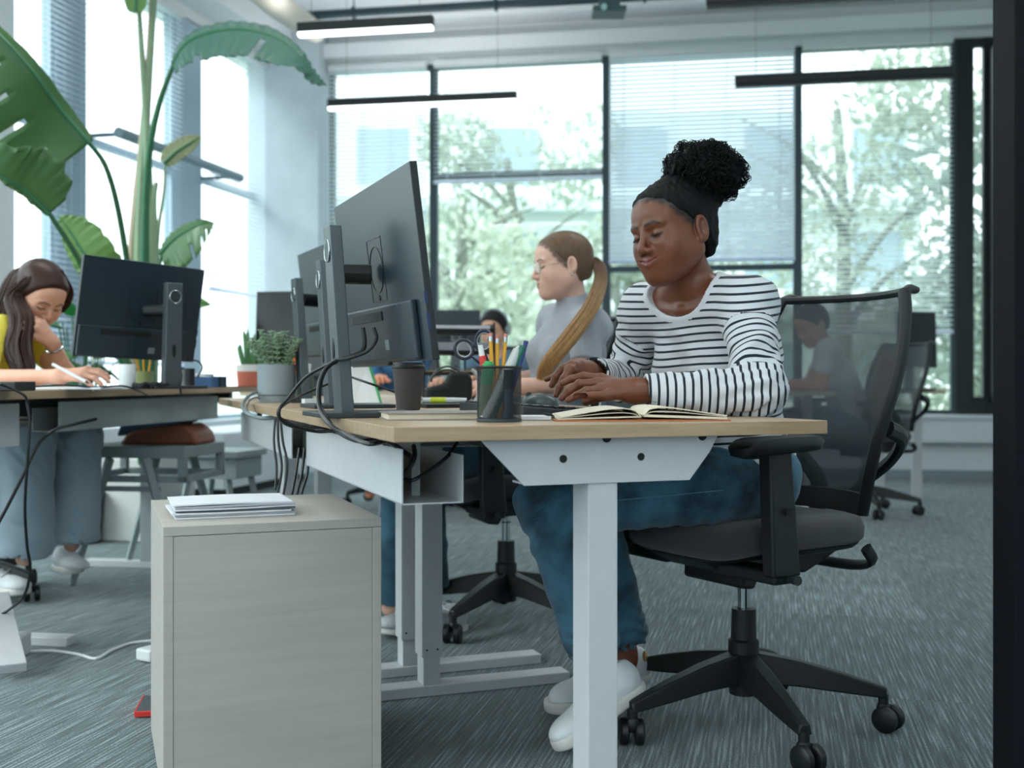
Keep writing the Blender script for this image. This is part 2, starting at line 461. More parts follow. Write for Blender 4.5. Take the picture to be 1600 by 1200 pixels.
# window sills / cladding below the back windows
mb = MB(); wbox(mb, BD, BN, 0, BEND, -.12, .02, ZS-.22, ZS-.03); wbox(mb, BD, BN, 0, BEND, -.15, .05, ZS-.03, ZS); struct(mb.build('trim_3', M_sill, smooth=0))
mb = MB(); wbox(mb, BD, BN, 0, BEND+1, -.015, .0, 0, .07); struct(mb.build('baseboard_back', mat('grey_baseboard', '#8A979D', .6), smooth=0))
mb = MB(); wbox(mb, LD, LN, 0, 8, -.10, 0, .30, .48); wbox(mb, LD, LN, 0, 8, -.015, 0, 0, .06); struct(mb.build('baseboard_left', M_sill, smooth=0))
# corner pillar of bare concrete
mb = MB(); t1 = bt(514); wbox(mb, BD, BN, -.12, t1, -.28, .2, 0, ZC); struct(mb.build('wall_corner', M_conc, smooth=0))
# right return of the back wall
mb = MB(); p = CB+BD*BEND; mb.prism([(0, 0), (.15, 0), (.15, -13.4), (0, -13.4)], 0, ZC, lambda u, v, w_: p+BD*u+BN*v+Vector((0, 0, w_)))
struct(mb.build('wall_right', M_wall, smooth=0))
# ---- back windows
def window(i, t0, t1, z0, z1, D, Nn, bars, mat_frame, fw=.05):
    mb = MB()
    for a, b in ((t0, t0+fw), (t1-fw, t1)): wbox(mb, D, Nn, a, b, .02, .09, z0, z1)
    for a, b in ((z0, z0+fw), (z1-fw, z1)): wbox(mb, D, Nn, t0, t1, .025, .085, a, b)
    for zb in bars: wbox(mb, D, Nn, t0, t1, .03, .08, zb-.025, zb+.025)
    fr = struct(mb.build('window_%d' % i, mat_frame, smooth=0))
    g = MB(); wbox(g, D, Nn, t0+fw, t1-fw, .05, .06, z0+fw, z1-fw)
    g.build('glass_pane', M_glass, fr, smooth=0)
    return fr
bays = [(514, 676), (676, 947), (947, 1247), (1247, 1494)]
for i, (a, b) in enumerate(bays):
    window(i+1, bt(a), bt(b), ZS, ZW, BD, BN, [2.58] if i == 1 else ([1.74] if i == 2 else []), M_mull, .035)
window(5, bt(1494), BT1, ZS, ZW+.07, BD, BN, [], M_frame, .14)
# the open casement in bay five
mb = MB(); pv = CB+BD*(BT1-.10)-BN*.02
mb.prism([(0, 0), (.05, 0), (.05, -.22), (0, -.22)], ZS+.1, ZW-.05, lambda u, v, w_: pv+BD*u+BN*v+Vector((0, 0, w_)))
struct(mb.build('trim_4', M_frame, smooth=0))
# ---- left windows
lb = [(lt(420)+.02, lt(315)), (lt(275), lt(135)), (lt(88), lt(22))]
for i, (a, b) in enumerate(lb):
    window(6+i, min(a, b), max(a, b), .48, ZW+.02, LD, LN, [2.39], M_bluecol, .03)
mb = MB(); wbox(mb, LD, LN, lt(315), lt(275), 0, .09, .48, ZW); wbox(mb, LD, LN, lt(135), lt(88), 0, .09, .48, ZW); struct(mb.build('trim_5', M_bluecol, smooth=0))
for i, (a, b) in enumerate(((LE+.7, 7.2), (7.2, 10.8), (10.8, 14.4))): window(9+i, a, b, .48, ZW+.02, LD, LN, [2.39], M_mull, .04)
mb = MB(); mb.b2((-5.4, -4.2, 0), (7, -4, 1.0)); mb.b2((-5.4, -4.2, 2.8), (7, -4, ZC)); struct(mb.build('wall_front', M_wall, smooth=0))
for i in range(4):
    fr = MB(); x0 = -5.4+3.1*i
    for a, b, c, d in ((x0, x0+.06, 1., 2.8), (x0+3.04, x0+3.1, 1., 2.8), (x0, x0+3.1, 1., 1.06), (x0, x0+3.1, 2.74, 2.8)): fr.b2((a, -4.12, c), (b, -4.04, d))
    fr = struct(fr.build('window_%d' % (12+i), M_mull, smooth=0)); g = MB(); g.b2((x0+.06, -4.09, 1.06), (x0+3.04, -4.08, 2.74)); g.build('glass_pane', M_glass, fr, smooth=0)
# curtain-rail bar across the left windows
mb = MB(); p0 = CB+LD*lt(321)-LN*.30+Vector((0, 0, 2.386)); p1 = CB+LD*lt(120)-LN*.30+Vector((0, 0, 2.386)); mb.cyl(p0, p1, .035)
for q in (.03, .97): c = p0.lerp(p1, q); mb.cyl(c, c+LN*.30, .014)
tag(mb.build('steel_rail', mat('grey_steel', '#71858D', .4, .4)), 'grey steel rail across the tall windows behind the big plant', 'rail')
# ---- blinds
def blind(t0, t1, zb, D, Nn, label, tilt, off=-.06, pitch=.036, mm=None, group=None):
    base = CB+D*((t0+t1)/2)+Nn*off
    t = thing('venetian_blind', label, 'blind', (base.x, base.y, zb), math.atan2(D.y, D.x), group)
    w_ = abs(t1-t0)-.03; H = ZW-.02-zb
    sgn = 1 if Vector((-math.sin(t.rotation_euler.z), math.cos(t.rotation_euler.z), 0)).dot(Nn) > 0 else -1
    s = MB(); n = int(H/pitch)
    for k in range(n):
        z = .03+k*pitch; ca, sa = math.cos(tilt)*.019, math.sin(tilt)*.019
        s.add([(-w_/2, -ca*sgn, z-sa), (w_/2, -ca*sgn, z-sa), (w_/2, ca*sgn, z+sa), (-w_/2, ca*sgn, z+sa)], [(0, 1, 2, 3)])
    s.build('slats', mm or M_slat, t, smooth=0)
    r = MB(); r.b2((-w_/2, -.018, 0), (w_/2, .018, .022)); r.build('bottom_rail', mm or M_slat, t, smooth=0, bevel=.004)
    r = MB(); r.b2((-w_/2, -.025, H-.03), (w_/2, .025, H+.03)); r.build('head_rail', M_sill, t, smooth=0, bevel=.004)
    c = MB()
    for q in (-.42, -.14, .14, .42): c.tube([(q*w_, -.024, .01), (q*w_, -.024, H)], .0016, 4); c.tube([(q*w_, .024, .01), (q*w_, .024, H)], .0016, 4)
    c.build('cord', M_sill, t)
    return t
blind(bt(514), bt(672), .62, BD, BN, 'white venetian blind lowered beside the concrete corner pillar', R(40))
blind(bt(678), bt(944), 2.50, BD, BN, 'white venetian blind raised halfway above the ponytailed woman', R(22))
blind(bt(950), bt(1244), 1.78, BD, BN, 'pale venetian blind nearly shut behind the woman in the striped top', R(58), mm=M_slat2)
blind(bt(1250), bt(1490), 1.17, BD, BN, 'white venetian blind on the window next to the black-framed casement', R(20), pitch=.04)
blind(lb[0][0], lb[0][1], 1.5, LD, LN, 'white venetian blind on the tall side window nearest the pillar', R(42))
blind(lb[1][0], lb[1][1], .9, LD, LN, 'white venetian blind on the side window behind the tall plant stems', R(16))
blind(lt(135)+.04, lt(22)-.02, .9, LD, LN, 'white venetian blind on the side window behind the big split leaf', R(16))
# ---- dark door frame at the right edge of the picture, near the camera
mb = MB()
def rp(px, d): return Vector(((px-800)/F_PX*d, d, 0))
a = rp(1572, 1.75)
fr = MB(); fr.b2((a.x, 1.72, 0), (a.x+.045, 1.80, 2.2)); d1 = struct(fr.build('door_1', mat('black_door_frame', '#0A0E16', .7, spec=.15), smooth=0, bevel=.002))
fr = MB(); fr.b2((a.x+.045, 1.745, 0), (a.x+.8, 1.775, .98)); fr.b2((a.x+.045, 1.745, 2.1), (a.x+.8, 1.775, 2.2)); fr.build('door_panel', mat('black_door_panel', '#0A0D12', .6, spec=.2), d1, smooth=0)
fr = MB(); fr.b2((a.x+.045, 1.755, .98), (a.x+.8, 1.765, 2.1)); fr.build('glass_pane', glass_mat('door_glass', '#BFD8DC'), d1, smooth=0)
# ---- pendant lights
M_lblack = mat('lamp_black', '#141A1E', .4)
M_led = emis('lamp_diffuser', '#F4FBFF', 1.6)
def pendant(pxa, pxb, py, z, label, lit=True):
    d = (z-EYE)*F_PX/(HY-py); A = P(pxa, py, d)
    k = (pxb-800)/F_PX; t = (k*A.y-A.x)/(BD.x-k*BD.y)
    t0 = thing('pendant_light', label, 'lamp', tuple(A), math.atan2(BD.y, BD.x), 'linear pendant lights under the ceiling')
    m = MB(); m.b2((0, -.03, .0), (t, .03, .06)); m.build('housing', M_lblack, t0, smooth=0, bevel=.003)
    m = MB(); m.b2((.004, -.026, -.024), (t-.004, .026, .001)); m.build('diffuser', M_led if lit else M_lblack, t0, smooth=0, bevel=.004)
    if lit:
        ud = bpy.data.lights.new('fill_lamp', 'AREA'); ud.shape = 'RECTANGLE'; ud.size = t-.02; ud.size_y = .05; ud.energy = FILL_UPLIGHT*.5; ud.color = (1, .98, .96)  # up-facing fill lamp added on the pendant to brighten ceiling and walls
        uo = bpy.data.objects.new('fill_uplight', ud); COL.objects.link(uo); uo.parent = t0; uo.location = (t/2, 0, .07); uo.rotation_euler = (pi, 0, 0)
    for q in (.1, .9):
        m = MB(); m.cyl((t*q, 0, .06), (t*q, 0, ZC-z), .0015, n=6); m.build('suspension_wire', M_lblack, t0)
    return t0
pendant(466, 677, 52, 2.95, 'linear pendant light at the tip of the arching leaf')
pendant(513, 808, 168, 2.95, 'long pendant light in front of the blind by the concrete pillar')
pendant(1148, 1490, 132, 2.95, 'dark pendant bar seen across the window above the mesh office chair', False)
pendant(1103, 1400, 8, 2.95, 'dark pendant bar cut off by the top edge above the striped woman', False)
# unseen pendants added as fill light, behind and above the camera
for i, (x, y) in enumerate(((-1.6, 4.2), (1.3, 4.0), (-1.8, 1.2), (1.4, 1.0), (-1.6, -1.6), (1.4, -1.8))):
    t = thing('pendant_light', 'unseen linear pendant light added as fill outside the picture', 'lamp', (x, y, 2.95), R(-9.9), 'linear pendant lights under the ceiling')
    m = MB(); m.b2((-.7, -.03, 0), (.7, .03, .06)); m.build('housing', M_lblack, t, smooth=0, bevel=.003)
    m = MB(); m.b2((-.69, -.026, -.01), (.69, .026, .001)); m.build('diffuser', M_led, t, smooth=0)
    ld = bpy.data.lights.new('fill_lamp', 'AREA'); ld.shape = 'RECTANGLE'; ld.size = 1.38; ld.size_y = .05; ld.energy = FILL_LAMP; ld.color = (1, .97, .94)
    lo_ = bpy.data.objects.new('fill_lamp', ld); COL.objects.link(lo_); lo_.parent = t; lo_.location = (0, 0, -.015)
    ud = ld.copy(); ud.energy = FILL_UPLIGHT; uo = bpy.data.objects.new('fill_uplight', ud); COL.objects.link(uo); uo.parent = t; uo.location = (0, 0, .07); uo.rotation_euler = (pi, 0, 0)  # second added fill lamp, facing up at the ceiling
# ---- pipes and projector under the ceiling
m = MB(); pa = P(455, 26, 8.6); m.tube([pa, pa+BD*4.2], .035, 12); m.tube([pa+Vector((0, 0, .12))-BN*.3, pa+BD*2.3+Vector((0, 0, .12))-BN*.3], .03, 12)
for q in (.5, 1.6, 2.7, 3.8): m.torus(pa+BD*q, .04, .012, frame_from(BD)); m.cyl(pa+BD*q, pa+BD*q+Vector((0, 0, .6)), .005)
tag(m.build('ceiling_conduit', mat('dark_teal_conduit', '#24404A', .4)), 'dark conduit running below the ceiling over the windows', 'pipe')
m = MB(); m.tube(bez([P(360, -60, 6.5), P(430, 5, 7.2), P(478, 40, 8.4), P(492, 48, 8.9)]), .09, 16)
tag(m.build('ventilation_pipe', mat('beige_pipe', '#B9B7AB', .5)), 'beige ventilation pipe near the ceiling corner', 'pipe')
pj = P(951, 14, 7.4)
t = thing('projector', 'small dark device hanging from the ceiling above the middle blind', 'projector', tuple(pj-Vector((0, 0, .04))))
m = MB(); m.b2((-.11, -.1, 0), (.11, .1, .035)); m.b2((-.07, -.08, .035), (.07, .08, .075)); m.build('body', mat('teal_grey_plastic', '#2F4A52', .4), t, smooth=0, bevel=.006)
m = MB(); m.cyl((0, 0, .07), (0, 0, ZC-pj.z+.04), .02); m.build('mount', M_lblack, t)
m = MB(); m.cyl((-.04, -.08, .02), (-.04, -.112, .02), .02); m.build('lens', mat('lens_glass', '#9FC3C4', .1), t)
# ================================================================ outdoors
M_leafout = [mat('outdoor_leaf_a', '#A9B5A6', .6, trans=.45, noise=.1, nscale=.6), mat('outdoor_leaf_b', '#BFC9B8', .6, trans=.45, noise=.1, nscale=.6), mat('outdoor_leaf_c', '#909F97', .6, trans=.4, noise=.1, nscale=.6)]
M_bark = mat('outdoor_bark', '#7C8279', .8)
m = MB(); m.b2((-60, -40, -.6), (60, 90, -.5)); struct(m.build('ground', mat('garden_ground', '#A3AFA0', .9), smooth=0))
def tree(x, y, h, r, seed, mi, label, trunk=True, n=2400, ls=.095):
    rnd = random.Random(seed)
    t = thing('garden_tree', label, 'tree', (x, y, -.5), 0, 'trees outside the windows')
    m = MB()
    m.tube(bez([(0, 0, 0), (.05*rnd.uniform(-1, 1), 0, h*.3), (.25*rnd.uniform(-1, 1), .1, h*.6), (.4*rnd.uniform(-1, 1), 0, h*.9)], 4), [.16-.1*i/12 for i in range(13)], 8)
    for k in range(7):
        a = rnd.uniform(0, 2*pi); z = h*rnd.uniform(.35, .75); q = Vector((0, 0, z)); e = q+Vector((math.cos(a)*r*.7, math.sin(a)*r*.7, h*.2))
        m.tube(bez([q, q.lerp(e, .5)+Vector((0, 0, .15)), e], 4), [.06-.045*i/8 for i in range(9)], 6)
    m.build('trunk', M_bark, t)
    bl = [(Vector((rnd.uniform(-1, 1)*r*.7, rnd.uniform(-1, 1)*r*.5, h*rnd.uniform(.3, 1.0))), r*rnd.uniform(.3, .5)) for _ in range(11)]
    m = MB()
    for k in range(n):
        c, rr = rnd.choice(bl); a = rnd.uniform(0, 2*pi); b = math.acos(rnd.uniform(-1, 1)); q = rr*rnd.uniform(.55, 1.08)
        p = c+Vector((math.sin(b)*math.cos(a), math.sin(b)*math.sin(a), math.cos(b)*.8))*q
        u = Vector([rnd.uniform(-1, 1) for _ in range(3)]).normalized(); v = u.cross(Vector([rnd.uniform(-1, 1) for _ in range(3)])).normalized()
        s = ls*rnd.uniform(.6, 1.3); m.add([p-u*s, p-v*s*.5, p+u*s, p+v*s*.5], [(0, 1, 2, 3)])
    m.build('crown', M_leafout[mi], t, smooth=0)
    return t
tree(-.9, 15.5, 4.2, 1.8, 1, 1, 'pale green tree outside the window beside the big monitor')
tree(1.6, 17, 3.4, 1.7, 2, 0, 'leafy tree outside behind the ponytailed woman')
tree(4.6, 15.5, 5.6, 2.0, 3, 0, 'tall tree outside behind the shut pale blind')
tree(6.4, 14.2, 5.2, 1.8, 4, 2, 'dense tree outside the window above the mesh chair')
tree(9.2, 16, 6.2, 2.3, 5, 1, 'light tree outside the black-framed casement')
tree(7.5, 18, 2.6, 2.1, 6, 0, 'low bushy tree outside to the side of the casement')
tree(.2, 20, 5.8, 2.0, 9, 0, 'distant tree outside above the raised blind')
tree(-7.0, 13.0, 2.4, 1.5, 7, 1, 'small tree outside the side windows behind the tall plant')
tree(-6.6, 10.2, 2.2, 1.5, 8, 0, 'bushy tree outside the side window at the picture edge')
# pale building across the garden
t = thing('building', 'pale building across the garden seen through the windows', 'building', (2.5, 26, -.5))
m = MB(); m.b2((-7, 0, 0), (7, 5, 7.5)); m.build('wall', mat('pale_facade', '#D9E2E2', .8), t, smooth=0)
m = MB()
for zz in (2.6, 5.1): m.b2((-7, -.7, zz), (7, 0, zz+.3))
m.build('balcony', mat('facade_band', '#B9C6C6', .7), t, smooth=0)
for xx in (-5.5, -2.5, .5, 3.5, 6):
    for zz in (.8, 3.4, 5.8):
        m = MB(); m.b2((xx-.6, -.03, zz), (xx+.6, .05, zz+1.3)); m.build('window', mat('facade_window', '#8FA5AD', .2), t, smooth=0)
# ================================================================ desks
A0 = Vector((-.183, 1.733, 0)); DA = R(20.4)
U = Vector((math.cos(DA), math.sin(DA), 0)); Vv = Vector((-math.sin(DA), math.cos(DA), 0))
def D(u, v, z=0): return A0+U*u+Vv*v+Vector((0, 0, z))
DT = .74
M_oak = wood_mat('oak_laminate', '#9F8468', '#BBA286', .4, 0)
M_oak2 = wood_mat('oak_laminate_long', '#9F8468', '#BBA286', .4, 1)
M_wmetal = mat('white_metal', '#C6C9CE', .4)
M_gmetal = mat('light_grey_metal', '#A4ACAE', .5)
M_black = mat('black_plastic', '#14191C', .42)
M_blackm = mat('black_matt', '#0E1316', .7)
M_dark = mat('dark_grey_plastic', '#2B3439', .45)
M_cable = mat('black_cable', '#0F1418', .4)
def desk(t, W, L_, top, tm, tray=None, apron_front=True, legs=(.075, None), foot0=-.02, foot1=.76, legcol=None):
    """t empty at the near back corner; u across, v along"""
    m = MB(); m.b2((0, 0, top-.0238), (W, L_, top)); m.build('desktop', tm, t, smooth=0, bevel=.0012)
    v1 = L_-.075 if legs[1] is None else legs[1]
    cx = .376*W/.8
    for i, v in enumerate((legs[0], v1)):
        f = MB(); f.b2((foot0, v-.032, .0), (foot1, v+.032, .028)); fo = f.build('foot', M_wmetal, t, smooth=0, bevel=.003)
        c = MB(); c.b2((cx-.0275, v-.033, .10), (cx+.0275, v+.033, top-.10)); co = c.build('leg', M_wmetal, t, smooth=0, bevel=.002)
        c = MB(); c.b2((cx-.0225, v-.028, .028), (cx+.0225, v+.028, .11)); c.build('leg_sleeve', M_wmetal, co, smooth=0, bevel=.002)
        for q in (-.014, .014):
            c = MB(); c.cyl((cx+q, v-.0335, .12), (cx+q, v-.0345, .12), .003, n=10); c.build('screw', M_dark, co)
        zt = top-.024
        a = MB(); vv0 = v-.0365 if i == 0 else v+.033
        a.prism([(cx-.222, zt), (cx+.222, zt), (cx+.205, zt-.030), (cx+.165, zt-.078), (cx-.145, zt-.078)], vv0, vv0+.0035, lambda u, z, w_: (u, w_, z))
        a.b2((cx-.15, v-.033, zt-.003), (cx+.17, v+.033, zt)); a.b2((cx-.14, v-.033, zt-.078), (cx+.16, v+.033, zt-.074))
        ap = a.build('side_bracket', M_wmetal, t, smooth=0, bevel=.0008)
        if i == 0:
            for q in (-.075, .07):
                a = MB(); a.cyl((cx+q, vv0-.0008, zt-.035), (cx+q, vv0+.001, zt-.035), .0068, n=20); a.build('bolt_hole', M_blackm, ap)
            for q in (.005, .19):
                a = MB(); a.cyl((cx+q, vv0-.001, zt-.001), (cx+q, vv0+.001, zt-.001), .0085, n=20); a.build('bolt_hole', M_blackm, ap)
    # frame rails
    for q in (cx-.05, cx+.05):
        a = MB(); a.b2((q-.015, legs[0], top-.064), (q+.015, v1, top-.026)); a.build('rail', M_dark, t, smooth=0)
    if tray:
        v0, v1_, u0 = tray
        z0, z1 = top-.140, top-.045
        a = MB(); a.b2((u0, v0, z0), (u0+.0025, v1_, z1)); a.b2((u0, v0, z0), (u0+.11, v1_, z0+.0025)); a.b2((u0+.1075, v0, z0), (u0+.11, v1_, z1-.012))
        tr = a.build('cable_tray', M_wmetal, t, smooth=0)
        for vv in (v0+.12, v1_-.06):
            a = MB(); a.b2((u0+.05, vv, z0+.002), (u0+.066, vv+.02, top-.024)); a.build('tray_hanger', M_gmetal, tr, smooth=0)
    return t
t = thing('standing_desk', 'oak-topped white-legged desk the woman in the striped top works at', 'desk', tuple(A0), DA, 'oak desks')
desk(t, .8, 1.18, DT, M_oak, tray=(.16, 1.08, .055))
desk2 = thing('standing_desk', 'oak-topped white desk of the ponytailed woman in line behind the front one', 'desk', tuple(D(0, 1.2)), DA, 'oak desks')
desk(desk2, .8, 1.42, DT, M_oak, tray=(.10, 1.2, .055), legs=(.11, None))
# the desk of the woman in yellow
LA = math.atan2(.152, .988); LE1 = Vector((math.sin(LA), math.cos(LA), 0)); LN1 = Vector((-math.cos(LA), math.sin(LA), 0))
LZ = .78; L0 = Vector((-1.37-.152*.75, 3.5-.988*.75, 0))
def LDk(a, b, z=0): return L0+LE1*a+LN1*b+Vector((0, 0, z))      # a along, b towards the sitter
t = thing('standing_desk', 'oak desk the woman in yellow is writing on', 'desk', tuple(L0), -LA, 'oak desks')
m = MB(); m.b2((-.72, 0, LZ-.026), (0, 2.28, LZ)); m.build('desktop', M_oak2, t, smooth=0, bevel=.0012)
m = MB(); m.b2((-.07, .78, LZ-.135), (-.0675, 2.0, LZ-.04)); m.b2((-.16, .78, LZ-.135), (-.0675, 2.0, LZ-.1325)); m.b2((-.16, .78, LZ-.135), (-.1575, 2.0, LZ-.06))
m.build('cable_tray', M_gmetal, t, smooth=0)
m = MB(); m.b2((-.69, .05, LZ-.075), (-.10, .085, LZ-.027)); m.b2((-.66, 2.2, LZ-.075), (-.10, 2.235, LZ-.027)); m.build('cross_rail', M_dark, t, smooth=0)
m = MB(); m.b2((-.42, .05, LZ-.07), (-.39, 2.2, LZ-.028)); m.build('rail', M_dark, t, smooth=0)
m = MB(); m.b2((-.19, .05, LZ-.085), (-.165, 2.2, LZ-.03)); m.build('rail', M_dark, t, smooth=0)
for vv in (2.0,):
    m = MB(); m.b2((-.42, vv, .03), (-.36, vv+.06, LZ-.07)); m.build('leg', M_gmetal, t, smooth=0, bevel=.003)
    m = MB(); m.b2((-.68, vv, 0), (-.1, vv+.06, .03)); m.build('foot', M_wmetal, t, smooth=0, bevel=.003)
m = MB(); m.b2((-.30, .25, .03), (-.24, .31, LZ-.07)); m.build('leg', M_wmetal, t, smooth=0, bevel=.003)
m = MB(); m.b2((-.66, .245, 0), (-.02, .315, .03)); m.build('foot', M_wmetal, t, smooth=0, bevel=.003)
m = MB(); m.b2((-.34, .20, LZ-.10), (-.20, .36, LZ-.026)); m.b2((-.17, .24, LZ-.17), (-.10, .62, LZ-.04)); m.build('motor_housing', M_wmetal, t, smooth=0, bevel=.003)
# angled white feet lying further to the side
for (a, b, lab) in ((P(-60, 1000, 3.48), P(112, 1003, 3.42), 'white flat desk foot running in from the edge of the picture on the carpet'),):
    m = MB(); d_ = (b-a); m.box(((a+b)/2).xy.to_3d()+Vector((0, 0, .014)), (d_.length, .06, .028), Matrix.Rotation(math.atan2(d_.y, d_.x), 3, 'Z'))
    tag(m.build('desk_foot', M_wmetal, smooth=0, bevel=.003), lab, 'desk foot')
a = P(-6, 975, 3.36); b = P(20, 1066, 3.03); a.z = .16; b.z = .03
m = MB(); m.box((a+b)/2, (.07, (b-a).length, .028), (b-a).to_track_quat('Y', 'Z').to_matrix()); a2 = P(36, 1018, 3.3); a2.z = .03
m.box(a2+Vector((-.04, 0, 0)), (.1, .07, .06))
tag(m.build('floor_stand', M_wmetal, smooth=0, bevel=.003), 'slanted white metal strut standing on the carpet at the left picture edge', 'stand')
# low drawer cabinet
M_birch = wood_mat('pale_birch', '#ACA7A0', '#B8B3AC', .5, 0, .5)
c0 = Vector((-.657, 2.11, 0)); CW, CD, CH = .42, .50, .535
t = thing('pedestal_cabinet', 'pale birch pedestal cabinet with papers on it, below the cable tray', 'cabinet', tuple(c0), DA)
m = MB(); m.b2((0, 0, CH-.018), (CW, CD, CH)); m.build('top_panel', M_birch, t, smooth=0, bevel=.0008)
m = MB(); m.b2((0, 0, .01), (.018, CD, CH-.0185)); m.build('side_panel', M_birch, t, smooth=0, bevel=.0008)
m = MB(); m.b2((CW-.018, 0, .01), (CW, CD, CH-.0185)); m.build('side_panel', M_birch, t, smooth=0, bevel=.0008)
m = MB(); m.b2((.0185, .001, .01), (CW-.0185, .018, CH-.019)); m.build('back_panel', M_birch, t, smooth=0, bevel=.0008)
m = MB(); m.b2((.02, CD-.02, .04), (CW-.02, CD-.002, CH-.02)); m.build('drawer_front', M_birch, t, smooth=0, bevel=.0008)
# paper stack
M_paper = mat('paper', '#DDE0E6', .7)
rnd = random.Random(5)
o0 = c0+U*.235+Vv*.10
for k in range(7):
    t = None; z = CH+.0005+k*.0042
    m = MB(); th = .0036 if k < 6 else .003
    Wd, Dp = .235, .17
    j = (rnd.uniform(-.006, .006), rnd.uniform(-.005, .005), rnd.uniform(-.02, .02))
    def fn(a, b, top, z=z, th=th, k=k):
        curl = .004*(a-.5)**2*(k/6)+.002*math.sin(a*4+k)*(k/7)
        return (-Wd/2+a*Wd, b*Dp, (th if top else 0)+max(0, curl))
    vs = []; n = 12
    for top in (0, 1):
        for i in range(n+1):
            for b in (0, 1): vs.append(fn(i/n, b, top))
    s_ = 2*(n+1); fs = []
    for i in range(n):
        a, b, c, d = 2*i, 2*i+1, 2*i+3, 2*i+2
        fs += [(a, b, c, d), (s_+a, s_+d, s_+c, s_+b), (a, d, s_+d, s_+a), (b, s_+b, s_+c, c)]
    fs += [(0, s_, s_+1, 1), (2*n, 2*n+1, s_+2*n+1, s_+2*n)]
    m.add(vs, fs)
    o = m.build('document', [M_paper, mat('grey_paper', '#A9ADB8', .6), mat('dark_paper', '#5E6272', .5)][0 if k in (0, 2, 4, 6) else (1 if k in (1, 5) else 2)], smooth=0)
    o.location = o0+U*(j[0]-.09)+Vv*j[1]+Vector((0, 0, z)); o.rotation_euler = (0, 0, DA+j[2])
    tag(o, 'booklet in the stack of papers on the birch cabinet' if k < 6 else 'white sheet topping the stack of papers on the birch cabinet', 'paper', 'papers stacked on the cabinet')
